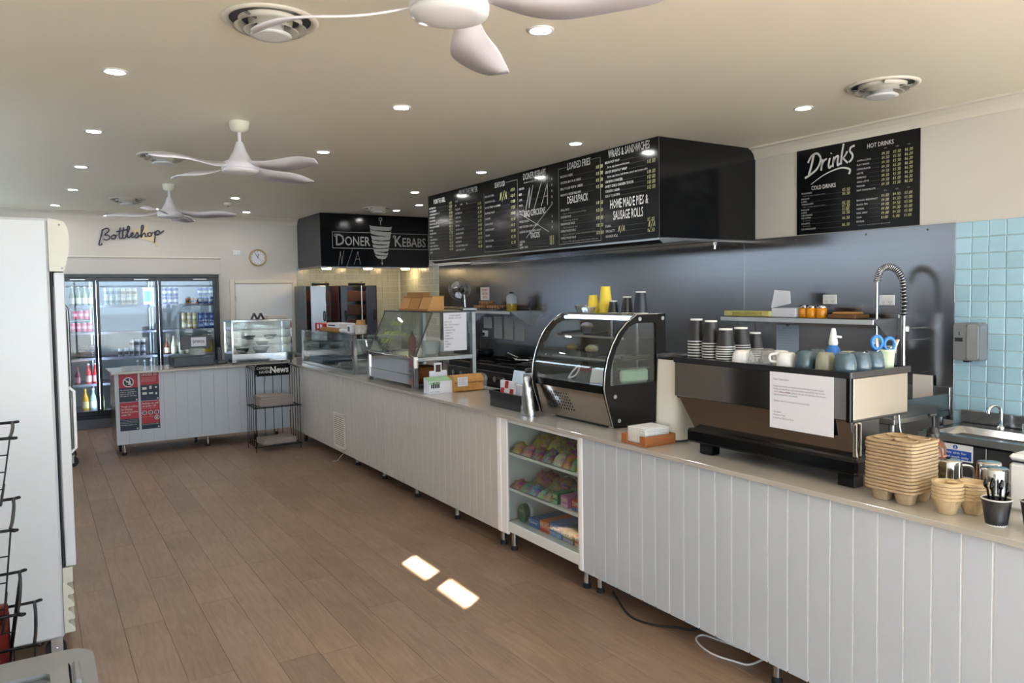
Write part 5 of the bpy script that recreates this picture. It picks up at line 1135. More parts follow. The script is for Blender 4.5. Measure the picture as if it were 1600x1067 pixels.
packet(2.72, 4.085, z, .12, .1, .035, ('pink', 'b86a78'), 'dusty pink sweets bag on the top shelf', 0)
packet(2.72, 3.97, z, .12, .115, .04, ('plum', '6e2f40'), 'plum coloured sweets bag in the middle of the top shelf', 0)
packet(2.92, 3.865, z, .2, .16, .075, ('maroon', '6a3038'), 'maroon sweets bag standing highest on the top shelf', 0)
packet(2.72, 3.85, z, .12, .11, .045, ('grey', '57505a'), 'grey violet sweets bag beside the plum one', 0)
packet(2.72, 3.74, z, .12, .1, .045, ('cream', 'c8b79a'), 'cream and brown sweets bag at the top shelf edge', 0)
packet(2.72, 3.645, z, .12, .08, .045, ('orange', 'c8641e'), 'orange and green sweets bag beside the green one', 0)
packet(2.92, 3.69, z, .2, .16, .065, ('rose', '8a4a48'), 'rose brown sweets bag behind the orange one', 0)
packet(2.72, 3.575, z, .12, .055, .045, ('green', '5a7a3c'), 'green sweets bag squeezed beside the blue carton', 0)
carton(2.68, 2.8, 3.485, 3.54, z, .075, '1d3f9c', 'blue carton with yellow letters on the top shelf end', 'ZAPPO')
z = SH[0] + .0005
packet(2.92, 4.19, z, .2, .18, .05, ('red', 'b04a4c'), 'red sweets bag in the second shelf corner', 0)
packet(2.72, 4.22, z, .12, .11, .03, ('cherry', 'a8404c'), 'cherry sweets bag at the corner edge of the second shelf', 0)
packet(2.72, 4.115, z, .12, .09, .032, ('leaf', '4e7a4a'), 'leaf green sweets bag at the second shelf edge', 0)
packet(2.72, 4.015, z, .12, .1, .036, ('skyblue', '4a78a8'), 'sky blue sweets bag on the second shelf', 0)
packet(2.72, 3.92, z, .12, .08, .03, ('mint', '8fb088'), 'mint green sweets bag at the second shelf edge', 0)
packet(2.92, 4.0, z, .2, .18, .05, ('tan', '9a6a58'), 'tan sweets bag at the back of the second shelf', 0)
packet(2.72, 3.84, z, .12, .07, .034, ('blush', 'b08a78'), 'blush sweets bag beside the green carton', 0)
packet(2.93, 3.8, z, .2, .2, .05, ('khaki', '75685a'), 'khaki sweets bag behind the green carton', 0)
packet(2.93, 3.6, z, .2, .18, .05, ('slate', '5c6660'), 'slate grey sweets bag behind the pink and red cartons', 0)
carton(2.67, 2.8, 3.73, 3.79, z, .07, '1f6a44', 'green carton with yellow letters on the second shelf', 'ZAPPO', strip='7fb08a')
carton(2.67, 2.8, 3.625, 3.7, z, .07, 'b06aa0', 'pink carton with yellow letters on the second shelf', 'ZAPPO', strip='d8a8c8')
carton(2.67, 2.8, 3.49, 3.59, z, .07, 'b8404a', 'red carton with yellow letters on the second shelf end', 'ZAPPO', strip='4a78b8')
z = .2255
o = thing('sweets_tin', 'oval green sweets tin in the corner of the bottom shelf', 'tin', (2.72, 4.17, z)); MB().prism([(4.17 + .045 * math.cos(a), z + .062 + .06 * math.sin(a)) for a in [2 * PI * i / 20 for i in range(20)]], 'x', 2.69, 2.73).build('tin', M('tin_green', '2e6a4c', .3, .3, var=.2), o); MB().prism([(4.17 + .048 * math.cos(a), z + .062 + .0605 * math.sin(a)) for a in [2 * PI * i / 20 for i in range(20)]], 'x', 2.734, 2.748).build('lid', 'white_plastic', o)
pl = Plane((2.69, 4.21, z), (0, -1, 0), (0, 0, 1), .001); w = MB(); put(w, pl, 'MINTS', .012, .07, .016, .055); tag(w.build('print', 'print_white', o), kind='stuff')
carton(2.69, 2.95, 3.97, 4.09, z, .055, '2a6ab0', 'flat blue carton on the bottom shelf', 'Chewy', 'print_white')
carton(2.69, 2.92, 3.86, 3.96, z, .07, 'd0703a', 'orange fruit chew carton on the bottom shelf', 'FRUIT', 'print_white', strip='c0392f')
carton(2.69, 2.95, 3.72, 3.85, z, .085, '3f74b8', 'pale blue carton with white letters on the bottom shelf', 'Crunch', 'print_white', strip='8fb0d8')
carton(2.69, 2.92, 3.6, 3.71, z, .07, '7a8a4c', 'green printed carton on the bottom shelf', 'SOURS', 'print_white', strip='b8b0d0')
carton(2.69, 2.9, 3.49, 3.59, z, .07, 'c8343c', 'red and cream printed carton at the bottom shelf end', 'RASP', 'print_white', strip='e0c8a0')
carton(2.97, 3.1, 3.6, 3.95, z, .08, '3a2224', 'long dark carton at the back of the bottom shelf', None)

# ================================================================ counter: bread, tea, packets
o = thing('tea_box', 'white flip-top tea carton with a green lid and dark figures', 'box', (2.78, 5.55, CT))
MB().prism([(5.50, CT + .001), (5.60, CT + .001), (5.60, CT + .125), (5.50, CT + .1)], 'x', 2.675, 2.89).build('box', 'paper', o)
MB().slab((2.675, 5.5, CT + .101), (2.89, 5.5, CT + .101), (2.89, 5.6, CT + .126), (2.675, 5.6, CT + .126), .003).build('lid', M('pale_green', '9cc39a', .5), o)
pl = Plane((2.675, 5.5, CT), (1, 0, 0), (0, 0, 1), .0008); w = MB(); gr = MB(); rect(gr, pl, .003, .075, .1, .096)
for k, h_ in enumerate((.03, .045, .035, .05, .04)): rect(w, pl, .018 + .016 * k, .045, .03 + .016 * k, .045 + h_)
put(w, pl, 'Roast Tea Company', .05, .012, .01, .085, 'c'); gr.build('green_band', 'pale_green', o); tag(w.build('print', 'ink', o), kind='stuff')
o = thing('card_stand', 'white card with a small dark picture standing behind the tea carton', 'card', (2.84, 5.66, CT)); MB().rbox(2.76, 2.92, 5.655, 5.672, CT + .001, CT + .17, .003).build('card', 'paper', o); MB().box(2.8, 2.87, 5.652, 5.6545, CT + .14, CT + .235).build('upper_card', 'paper', o); MB().box(2.813, 2.858, 5.6505, 5.6518, CT + .16, CT + .22).build('picture', M('dark_photo', '3a2218', .5, var=.9, scale=40), o)
o = thing('bread_loaf', 'wrapped brown bread loaf with a white paper label', 'bread', (3.03, 5.53, CT))
pr = [(5.475, CT + .001), (5.585, CT + .001), (5.6, CT + .012), (5.602, CT + .07), (5.615, CT + .085), (5.61, CT + .108), (5.59, CT + .126), (5.56, CT + .136), (5.53, CT + .139), (5.5, CT + .136), (5.47, CT + .126), (5.452, CT + .108), (5.447, CT + .085), (5.46, CT + .07), (5.46, CT + .012)]
m = MB().prism(pr, 'x', 2.885, 3.16); m.build('loaf', 'bread', o)
MB().prism([(y + (.004 if y > 5.53 else -.004), zz + (.003 if zz > CT + .05 else 0)) for y, zz in pr], 'x', 3.155, 3.19).build('bag_twist', 'clear_plastic', o)
MB().rbox(2.905, 3.0, 5.4405, 5.4435, CT + .05, CT + .125, .001).build('paper_label', 'paper', o)
pl = Plane((2.905, 5.4405, CT + .05), (1, 0, 0), (0, 0, 1), .0006); w = MB()
for k in range(4): put(w, pl, 'WHOLEMEAL SLICED' if k % 2 else 'FRESH BAKED 4.50', .008, .056 - .014 * k, .009, .075)
tag(w.build('print', 'ink_soft', o), kind='stuff')
o = thing('card_holder', 'black desk box with rounded corners on the counter', 'box', (2.86, 4.47, CT))
MB().prism(rr(2.76, 2.97, 4.25, 4.7, .03), 'z', CT + .001, CT + .085).build('tub', 'black_plastic', o); ring(MB(), rr(2.755, 2.975, 4.245, 4.705, .03), rr(2.775, 2.955, 4.265, 4.685, .025), CT + .085, CT + .11).build('rim', 'black_plastic', o)
o = thing('checked_packet', 'red and white checked packet in the black desk box', 'packet', (2.84, 4.52, CT + .1)); m = MB().rbox(2.8, 2.82, 4.42, 4.6, CT + .086, CT + .19, .003); m.build('packet', 'paper', o)
pl = Plane((2.8, 4.6, CT + .086), (0, -1, 0), (0, 0, 1), .0008); w = MB()
for i in range(3):
    for j in range(2):
        if (i + j) % 2 == 0: poly(w, pl, [(.0 + .06 * i, .052 * j), (.045 + .06 * i, .052 * j), (.06 + .06 * i, .052 * (j + 1)), (.012 + .06 * i, .052 * (j + 1))])
tag(w.build('red_checks', 'red_box', o), kind='stuff')
MB().rbox(2.825, 2.86, 4.33, 4.44, CT + .086, CT + .17, .004).build('white_block', 'paper', o)
o = thing('thermos_cup', 'steel tumbler with a black lid in the black desk box', 'cup', (2.88, 4.35, CT + .086)); MB().lathe([(.032, 0), (.038, .165), (.036, .168)], (2.9, 4.35, CT + .0865), 20).build('cup', 'steel_bright', o); MB().lathe([(.04, .168), (.043, .175), (.04, .195), (.02, .2), (.0001, .2)], (2.9, 4.35, CT + .0865), 20).build('lid', 'black_plastic', o)
o = thing('picture_frame', 'small grey framed card behind the steel tumbler', 'frame', (2.92, 4.5, CT + .086)); MB().slab((2.89, 4.6, CT + .0865), (2.89, 4.44, CT + .0865), (2.93, 4.44, CT + .25), (2.93, 4.6, CT + .25), .01).build('frame', 'steel', o); MB().slab((2.886, 4.585, CT + .1), (2.886, 4.455, CT + .1), (2.924, 4.455, CT + .24), (2.924, 4.585, CT + .24), .002).build('card', 'paper_warm', o)
o = thing('foil_pouch', 'standing silver foil coffee pouch beside the curved cake fridge', 'pouch', (2.735, 4.13, CT))
m = MB(); n = 10; vs = []; k = 12
for i in range(n + 1):
    s = i / n; th = .045 - .005 * s; wd = .062 * (1 - s) ** .75 + .004
    for j in range(k): a = 2 * PI * j / k; vs.append((2.725 + th * .8 * math.cos(a), 4.13 + wd * math.copysign(abs(math.sin(a)) ** .6, math.sin(a)) * 1 + .004 * math.sin(i * 2 + j), CT + .001 + .26 * s))
fs = [(i * k + j, i * k + (j + 1) % k, (i + 1) * k + (j + 1) % k, (i + 1) * k + j) for i in range(n) for j in range(k)]
m.add(vs, fs, True); m.add(vs[:k], [tuple(range(k))[::-1]]); m.build('pouch', M('foil', 'c4c6cb', .22, 1., var=.1, scale=20, bump=.3), o)
MB().rbox(2.693, 2.757, 4.127, 4.133, CT + .258, CT + .28, .001).build('seal_strip', 'foil', o)

# ================================================================ curved cake fridge
t = thing('cake_fridge', 'curved-glass cake fridge with black ends and a steel front', 'display fridge', (3.0, 3.78, CT))
ky0, ky1 = 3.4, 4.15
OUT = [(2.842, .957), (2.79, 1.12), (2.776, 1.185), (2.785, 1.28), (2.806, 1.36), (2.842, 1.44), (2.89, 1.51), (2.95, 1.565), (3.03, 1.61), (3.26, 1.612), (3.26, .957)]
WIN = [(2.82, 1.2), (2.822, 1.27), (2.84, 1.345), (2.872, 1.42), (2.918, 1.49), (2.97, 1.54), (3.02, 1.56), (3.17, 1.56), (3.18, 1.55), (3.18, 1.21), (3.17, 1.2)]
def cast(P_, c, a):
    d = (math.cos(a), math.sin(a)); best = None
    for (x1_, y1_), (x2_, y2_) in zip(P_, P_[1:] + P_[:1]):
        ex, ey = x2_ - x1_, y2_ - y1_; den = d[0] * ey - d[1] * ex
        if abs(den) < 1e-12: continue
        tt = ((x1_ - c[0]) * ey - (y1_ - c[1]) * ex) / den; uu = ((x1_ - c[0]) * d[1] - (y1_ - c[1]) * d[0]) / den
        if tt > 0 and -1e-9 <= uu <= 1 + 1e-9 and (best is None or tt > best): best = tt
    return (c[0] + d[0] * best, c[1] + d[1] * best)
cen = (3.03, 1.36)
angs = sorted(set([round(math.atan2(y - cen[1], x - cen[0]), 5) for x, y in OUT + WIN] + [round(-PI + .1 * i, 5) for i in range(63)]))
A_ = [cast(OUT, cen, a) for a in angs]; B_ = [cast(WIN, cen, a) for a in angs]
def endpanel(ya, yb):
    n = len(A_); m = MB(); vs = [(x, ya, z) for x, z in A_] + [(x, ya, z) for x, z in B_] + [(x, yb, z) for x, z in A_] + [(x, yb, z) for x, z in B_]; fs = []
    for i in range(n):
        j = (i + 1) % n; fs += [(i, j, n + j, n + i), (2 * n + j, 2 * n + i, 3 * n + i, 3 * n + j), (j, i, 2 * n + i, 2 * n + j), (n + i, n + j, 3 * n + j, 3 * n + i)]
    return m.add(vs, fs)
for ya, yb in ((ky0, ky0 + .02), (ky1 - .02, ky1)):
    p = endpanel(ya, yb).build('end_panel', 'black_gloss', t)
    MB().prism(WIN, 'y', ya + .006, ya + .012).build('end_pane', 'glass_green', p)
    edge = [(x, z) for x, z in OUT[:9]]
    MB().tube([(x - .003, (ya if ya == ky0 else yb), z) for x, z in edge], .004, 6).build('edge_trim', 'steel_bright', p)
    if ya == ky0:
        for x, z in ((3.05, 1.585), (3.235, 1.585), (2.855, 1.135), (2.885, .99)): MB().cyl((x, ya - .004, z), (x, ya, z), .012, n=14).build('bolt_cap', 'galv', p)
def strip(pts, y0_, y1_, th=.004):
    m = MB(); n = len(pts); vs = [(x, y0_, z) for x, z in pts] + [(x, y1_, z) for x, z in pts]; fs = [(i, n + i, n + i + 1, i + 1) for i in range(n - 1)]
    m.add(vs, fs, True); m.add([(x + th, y, z) for x, y, z in vs], [f[::-1] for f in fs], True); return m
cv = spline([(x, 0, z) for x, z in OUT[2:9]], 4)
strip([(p.x, p.z) for p in cv], ky0 + .02, ky1 - .02).build('curved_pane', 'glass', t)
MB().prism([(2.774, 1.155), (2.774, 1.2), (2.8, 1.2), (2.8, 1.155)], 'y', ky0 + .02, ky1 - .02).build('sill_rail', 'black_gloss', t)
fp = MB().prism([(2.842, .957), (2.785, 1.155), (2.8, 1.155), (2.857, .957)], 'y', ky0 + .02, ky1 - .02).build('front_panel', M('steel_warm', 'b4aea6', .14, 1., var=.05), t)
d_ = Vector((2.785 - 2.842, 0, 1.155 - .957)).normalized(); pl = Plane((2.842, ky1 - .02, .957), (0, -1, 0), d_, .0012); w = MB()
for i in range(10):
    for j in range(6):
        a, b = .085 + .0265 * i + .009 * (5 - j), .055 + .0205 * j
        poly(w, pl, [(a, b), (a + .008, b), (a + .008, b + .013), (a, b + .013)])
tag(w.build('vent_slots', 'iron', fp), kind='stuff')
MB().box(2.86, 3.25, ky0 + .02, ky1 - .02, .96, 1.17).build('compressor_housing', 'black_plastic', t)
MB().rbox(2.815, 3.24, ky0 + .02, ky1 - .02, 1.172, 1.2, .003).build('deck', 'steel', t)
MB().rbox(3.02, 3.26, ky0 + .02, ky1 - .02, 1.598, 1.614, .003).build('roof', 'steel_warm', t)
MB().rbox(3.225, 3.255, ky0 + .02, ky1 - .02, 1.2, 1.595, .003).build('rear_door', 'black_plastic', t)
for y in (ky0 + .2, ky0 + .45): MB().rbox(3.215, 3.225, y, y + .02, 1.2, 1.595, .002).build('door_stile', 'steel', t)
for z, x0 in ((1.335, 2.87), (1.465, 2.95)):
    MB().box(x0, 3.21, ky0 + .025, ky1 - .025, z, z + .006).build('glass_shelf', 'glass_green', t)
    MB().rbox(x0 - .006, x0, ky0 + .025, ky1 - .025, z - .002, z + .012, .002).build('shelf_lip', 'steel_bright', t)
MB().rbox(3.0, 3.03, ky0 + .06, ky1 - .06, 1.578, 1.594, .002).build('lamp_tube', M('led_blue', 'ffffff', .5, emit='b8d0ff', es=14), t)
for y in (ky0 + .06, ky1 - .1):
    for x in (2.875, 3.22): MB().lathe([(.016, .001), (.018, .006), (.012, .016)], (x, y, CT), 12).build('foot', 'white_plastic', t)
def tray(x, y, z, w, d, label, col='black_plastic', items_=()):
    o = thing('cake_tray', label, 'tray', (x, y, z)); MB().rbox(x - w / 2, x + w / 2, y - d / 2, y + d / 2, z, z + .008, .003).build('base', col, o)
    for a in (-1, 1): MB().rbox(x - w / 2, x + w / 2, y + a * d / 2 - .004, y + a * d / 2 + .004, z + .008, z + .022, .002).build('lip', col, o)
    return o
tray(3.05, 3.56, 1.3415, .22, .24, 'black tray on the lower glass shelf near the side window'); tray(3.06, 3.95, 1.4715, .2, .24, 'black tray on the upper glass shelf of the cake fridge', 'steel_dark')
for i, (x, y, z, c, lb) in enumerate(((2.98, 3.98, 1.3415, ('olive', '6a6030'), 'olive brown muffin on the lower shelf, tray-less one'), (3.05, 3.85, 1.3415, ('choc', '3a2a20'), 'dark chocolate muffin in the middle of the lower shelf'), (2.97, 3.76, 1.3415, ('tan2', '8a7a5c'), 'tan muffin beside the wrapped rolls'), (3.06, 3.92, 1.4935 - .014, ('brown', '4a3a2c'), 'brown muffin on the upper tray'))):
    o = thing('muffin', lb, 'muffin', (x, y, z)); MB().lathe([(.026, 0), (.036, .035)], (x, y, z), 14).build('paper_case', 'dark_card', o); MB().lathe([(.037, .035), (.044, .045), (.038, .062), (.02, .072), (.0001, .074)], (x, y, z), 14).build('top', M('muffin_' + c[0], c[1], .8, var=.4, scale=60, bump=.4), o)
for i in range(3):
    o = thing('drink_cup', 'clear lidded dessert cup on the cake fridge deck, %s beside the blue card' % ordn[i], 'cup', (2.95, 3.66 + .07 * i, 1.2005)); MB().lathe([(.022, 0), (.03, .055)], (2.92, 3.68 + .07 * i, 1.2005), 14).build('cup', 'clear_plastic', o); MB().lathe([(.031, .055), (.031, .06), (.022, .075), (.0001, .078)], (2.92, 3.68 + .07 * i, 1.2005), 14).build('lid', M('dessert_red', '7a2a2a', .4, var=.6, scale=50), o)
o = thing('price_card', 'white and blue triangle price card inside the cake fridge', 'card', (2.86, 3.55, 1.2)); MB().slab((2.845, 3.62, 1.2005), (2.845, 3.5, 1.2005), (2.865, 3.5, 1.285), (2.865, 3.62, 1.285), .003).build('card', 'paper', o); pl = Plane((2.8445, 3.62, 1.2005), (0, -1, 0), (.02, 0, .085), .0012); w = MB(); poly(w, pl, [(.03, 0), (.12, 0), (.12, .085)]); w.build('blue_corner', 'blue_sign', o); w = MB(); put(w, pl, 'b', .02, .035, .03); tag(w.build('print', 'ink', o), kind='stuff')
o = thing('serving_tongs', 'white plastic tongs lying at the front of the cake fridge', 'tongs', (2.87, 3.8, 1.2)); MB().tube(spline([(2.86, 3.86, 1.206), (2.862, 3.82, 1.25), (2.866, 3.77, 1.285), (2.868, 3.755, 1.29)], 5), .006, 6).build('arm', 'white_gloss', o); MB().tube(spline([(2.862, 3.855, 1.206), (2.866, 3.8, 1.225), (2.868, 3.765, 1.26), (2.868, 3.755, 1.29)], 5), .006, 6).build('arm', 'white_gloss', o)
o = thing('food_container', 'pale green lidded container on the cake fridge deck by the side window', 'container', (3.05, 3.53, 1.2)); MB().rbox(2.95, 3.16, 3.44, 3.48 + .0, 1.2005, 1.28, .012).build('tub', M('jade', 'a8c4b4', .35), o); MB().rbox(2.945, 3.165, 3.437, 3.484, 1.2805, 1.29, .004).build('lid', 'clear_plastic', o)
# things on its roof
RZ = 1.6145
o = thing('plastic_tub', 'clear square plastic tub on the cake fridge roof', 'tub', (3.12, 4.06, RZ)); MB().shell([(.03, 0), (.04, .045), (.043, .046), (.036, .042), (.027, .003), (.0001, .003)], (3.12, 4.05, RZ), 16, sq=5).build('tub', 'clear_plastic', o); MB().shell([(.042, .044), (.047, .047), (.042, .05)], (3.12, 4.05, RZ), 16, sq=5).build('rim', 'clear_plastic', o)
o = thing('plastic_tub', 'low clear tub in front of the yellow cups', 'tub', (3.07, 3.92, RZ)); MB().shell([(.03, 0), (.04, .035), (.043, .036), (.036, .032), (.027, .003), (.0001, .003)], (3.055, 3.9, RZ), 16, sq=5).build('tub', 'clear_plastic', o); MB().shell([(.042, .034), (.047, .037), (.042, .04)], (3.055, 3.9, RZ), 16, sq=5).build('rim', 'clear_plastic', o)
def cupstack(x, y, z, n, r, h, pitch, label, mat, cat='cups', name='paper_cup', grp=None, rimmat='print_white', base=True):
    """inverted paper cups nested into each other; every cup is its own object, the top one shows its body"""
    for k in range(n):
        o = thing(name, label(k), 'cup', (x, y, z + k * pitch), grp)
        jx, jy = random.uniform(-.0012, .0012), random.uniform(-.0012, .0012)
        if k == n - 1:
            MB().lathe([(r * .98, .004), (r * .7, h - .008)], (x + jx, y + jy, z + k * pitch), 20).build('sleeve', mat, o)
            MB().lathe([(r * .705, h - .008), (r * .7, h), (r * .6, h), (r * .6, h - .004), (.0001, h - .004)], (x + jx, y + jy, z + k * pitch), 20).build('base_rim', rimmat, o)
        else:
            MB().lathe([(r * .98, .004), (r * .95, pitch + .002)], (x + jx, y + jy, z + k * pitch), 20).build('sleeve', mat, o)
        MB().lathe([(r, 0), (r * 1.03, .002), (r, .0045)], (x + jx, y + jy, z + k * pitch), 20).build('rolled_rim', rimmat, o)
one = lambda s: (lambda k: s)
def tier(s): return lambda k: s + (', %s from the bottom' % ('lowest', 'second', 'third', 'fourth', 'fifth', 'sixth', 'seventh', 'eighth', 'ninth', 'tenth')[k] if k else ', the lowest one')
cupstack(3.12, 3.9 + .03, RZ, 2, .04, .09, .025, tier('yellow paper cup in the shorter stack on the cake fridge'), 'yellow_cup', grp='yellow cups', rimmat='yellow_cup')
cupstack(3.14, 3.825, RZ, 3, .043, .12, .025, tier('yellow paper cup in the tall stack on the cake fridge'), 'yellow_cup', grp='yellow cups', rimmat='yellow_cup')
cupstack(3.1, 3.70, RZ, 1, .036, .08, .02, one('short black paper cup upside down beside the yellow cups'), 'black_plastic', grp='black cups')
cupstack(3.13, 3.60, RZ, 1, .038, .105, .02, one('medium black paper cup upside down on the cake fridge'), 'black_plastic', grp='black cups')
cupstack(3.14, 3.49, RZ, 1, .044, .135, .02, one('tall navy paper cup upside down at the cake fridge end'), M('navy_cup', '18202e', .4), grp='black cups')

# ================================================================ grinder bin and napkins
o = thing('coffee_grinder', 'cream rounded canister machine with a black diamond badge beside the espresso machine', 'grinder', (2.95, 2.99, CT))
MB().lathe([(.088, .012), (.094, .02), (.09, .22), (.084, .42), (.082, .44)], (2.94, 2.985, CT), 32, sq=4).build('body', 'cream_enamel', o)
MB().lathe([(.08, .001), (.08, .012)], (2.94, 2.985, CT), 24, sq=4).build('plinth', 'black_plastic', o)
MB().lathe([(.086, .44), (.09, .445), (.088, .465), (.0001, .468)], (2.94, 2.985, CT), 28, sq=4).build('top_cap', 'black_plastic', o)
pl = Plane((2.872, 2.925, CT + .06), (.86, -.51, 0), (0, 0, 1), .006); w = MB(); poly(w, pl, [(-.005, .045), (.02, .01), (.045, .045), (.02, .08)]); w.build('diamond_badge', 'black_plastic', o)
o = thing('napkin_holder', 'wooden napkin tray in front of the curved cake fridge', 'holder', (2.74, 3.0, CT))
MB().rbox(2.635, 2.85, 2.9, 3.09, CT + .001, CT + .008, .002).build('floor', 'wood_tray', o)
for a, b, c, d in ((2.635, 2.645, 2.9, 2.945), (2.635, 2.645, 3.045, 3.09), (2.84, 2.85, 2.9, 3.09), (2.645, 2.84, 2.9, 2.91), (2.645, 2.84, 3.08, 3.09)): MB().rbox(a, b, c, d, CT + .008, CT + .055, .002).build('side', 'wood_tray', o)
o = thing('napkin_stack', 'pile of folded white paper napkins in the wooden tray', 'napkins', (2.74, 3.0, CT + .009))
for k in range(12): turned(MB().rbox(2.66, 2.83, 2.925, 3.068, CT + .009 + .0068 * k, CT + .0152 + .0068 * k, .003), Vector((2.74, 3.0, 0)), random.uniform(-4, 4) if k > 7 else random.uniform(-1, 1)).build('napkin', 'towel', o)
# ================================================================ espresso machine
t = thing('espresso_machine', 'wide steel and black espresso machine with its mirror back to the shop', 'espresso machine', (2.95, 2.3, CT))
ex0, ex1, ey0, ey1 = 2.775, 3.2, 1.84, 2.83
MB().rbox(ex0 + .006, ex1, ey0 + .006, ey1 - .006, 1.2, 1.392, .004).build('upper_body', 'steel_dark', t)
MB().rbox(ex0 - .004, ex0 + .006, ey0 + .01, ey1 - .004, 1.212, 1.385, .002).build('back_panel', M('mirror_warm', 'a8a4a0', .1, 1., var=.04), t)
MB().rbox(ex0 + .02, ex1 - .02, ey0 - .004, ey0 + .006, 1.212, 1.383, .002).build('side_panel', M('satin', 'b9b4aa', .3, 1., var=.03), t)
MB().rbox(ex0 + .02, ex1 - .02, ey1 - .006, ey1 + .004, 1.212, 1.383, .002).build('side_panel', 'satin', t)
MB().rbox(ex0 - .006, ex0 + .018, ey0 - .006, ey0 + .016, 1.205, 1.395, .003).build('corner_post', 'black_gloss', t)
ring(MB(), rr(ex0 - .008, ex1 + .004, ey0 - .008, ey1 + .006, .01), rr(ex0 + .012, ex1 - .012, ey0 + .012, ey1 - .012, .008), 1.385, 1.41).build('tray_rim', 'black_plastic', t)
MB().rbox(ex0 + .01, ex1 - .01, ey0 + .01, ey1 - .01, 1.392, 1.4045, .002).build('cup_tray', 'steel', t)
lp = MB().prism([(ex0 + .0, 1.21), (ex0 + .055, 1.21), (ex0 + .055, 1.05), (ex0 + .02, 1.05)], 'y', ey0 + .04, ey1 - .1)
# lower mirror panel leans in and narrows towards the base
vs = [(ex0, ey0 + .0, 1.211), (ex0, ey1 - .03, 1.211), (ex0 + .02, ey1 - .12, 1.06), (ex0 + .02, ey0 - .02, 1.06)]
MB().slab(vs[0], vs[3], vs[2], vs[1], .01).build('lower_panel', M('mirror_brown', '9a948e', .12, 1., var=.05), t)
MB().rbox(ex0 + .03, ex1 - .12, ey0 + .06, ey1 - .14, 1.06, 1.2, .004).build('boiler_housing', 'steel_dark', t)
for x in (ex0 + .005, ex0 + .035): MB().rbox(x, x + .016, ey0 - .022, ey0 - .006, 1.06, 1.205, .005).build('corner_strut', 'chrome', t)
MB().rbox(ex0 - .03, ex1 + .03, ey0 - .05, ey1 - .11, .995, 1.062, .01).build('base', 'black_gloss', t)
for x in (ex0 + .03, ex1 - .04):
    for y in (ey0 + .03, ey1 - .2): MB().rbox(x - .04, x + .02, y - .06, y + .02, CT + .001, .996, .004).build('foot', 'black_gloss', t)
for y in (2.1, 2.45):
    g = MB().cyl((ex1 - .06, y, 1.13), (ex1 - .06, y, 1.2), .035, n=16).build('group_head', 'chrome', t); MB().tube([(ex1 - .06, y, 1.12), (ex1 + .12, y, 1.115)], .012, 8).build('portafilter', 'black_plastic', g)
MB().tube(spline([(ex1 - .03, ey0 + .03, 1.2), (ex1 - .03, ey0 + .02, 1.12), (ex1 - .01, ey0, 1.07)], 5), .005, 6).build('steam_wand', 'chrome', t)
o = thing('paper_letter', 'white printed letter taped to the back of the espresso machine', 'notice', (2.77, 2.1, 1.13))
lz0, lz1, ly1, ly0 = 1.135, 1.392, 2.228, 1.908
MB().slab((2.7685, ly1, lz0), (2.7685, ly0, lz0 - .0), (2.7685, ly0, lz1), (2.7685, ly1, lz1), .0012).build('sheet', 'paper', o)
pl = Plane((2.7665, ly1, lz0), (0, -1, 0), (0, 0, 1), .0012); w, r = MB(), MB()
put(w, pl, 'Dear Customers,', .022, .215, .0085)
for i, s in enumerate(('During the winter holidays, our menu prices and hours will change so we will be closed on', 'Monday and Tuesday. We are sorry for any inconvenience this may bring to our customers', '                                        . For online orders, please check our website for more', 'details about the new menu prices and opening hours.')): put(w, pl, s, .022, .185 - .0125 * i, .0075, (.252, .258, .262, .125)[i])
put(r, pl, 'from the 1st of June 2024', .058, .16, .0075, .05)
put(w, pl, 'Thank you again for your support and understanding.', .022, .12, .0075, .185)
for i, s in enumerate(('The Owners', 'Management Team', 'Kebab and Bakery Shop')): put(w, pl, s, .022, .07 - .0135 * i, .008, (.04, .062, .105)[i])
tag(w.build('print', 'ink_soft', o), kind='stuff'); tag(r.build('red_print', 'ink_red', o), kind='stuff')
EZ = 1.405
BC = M('black_cup', '17171a', .45, var=.1)
cupstack(2.835, 2.735, EZ, 7, .044, .115, .0145, tier('black paper cup in the tallest stack on the espresso machine'), BC, grp='black cup stacks')
cupstack(2.835, 2.64, EZ, 7, .044, .115, .0135, tier('black paper cup in the second stack on the espresso machine'), BC, grp='black cup stacks')
cupstack(2.835, 2.545, EZ, 7, .046, .09, .0115, tier('black paper cup in the front stack beside the white bowl'), BC, grp='black cup stacks')
cupstack(2.97, 2.565, EZ, 7, .046, .09, .0115, tier('black paper cup in the stack behind the white bowl'), BC, grp='black cup stacks')
cupstack(3.09, 2.58, EZ, 5, .04, .085, .011, tier('black paper cup in the smallest stack at the rear'), BC, grp='black cup stacks')
def mug(x, y, label, mat, r=.045, h=.075, handle=None, name='mug'):
    o = thing(name, label, 'mug', (x, y, EZ), 'mugs on the espresso machine')
    MB().lathe([(r * .98, 0), (r * 1.0, .004), (r * .98, h * .45), (r * .86, h * .8), (r * .72, h * .97), (r * .66, h), (r * .6, h - .003), (.0001, h - .003)], (x, y, EZ), 24).build('bowl', mat, o)
    if handle is not None:
        u, v = math.cos(handle), math.sin(handle)
        MB().tube(spline([(x + u * r * .85, y + v * r * .85, EZ + .02), (x + u * (r + .022), y + v * (r + .022), EZ + .022), (x + u * (r + .024), y + v * (r + .024), EZ + .05), (x + u * r * .75, y + v * r * .75, EZ + .058)], 5), .006, 8).build('handle', mat, o)
    return o
mug(2.845, 2.445, 'wide white porcelain bowl upside down among the black cups', 'porcelain', .052, .056, None, 'white_bowl')
mug(2.835, 2.19, 'white porcelain mug with its handle towards the glasses', 'porcelain', .046, .062, 2.2)
mug(2.9, 2.27, 'white mug peeping out behind the upturned glasses', 'porcelain', .042, .062, 1.2)
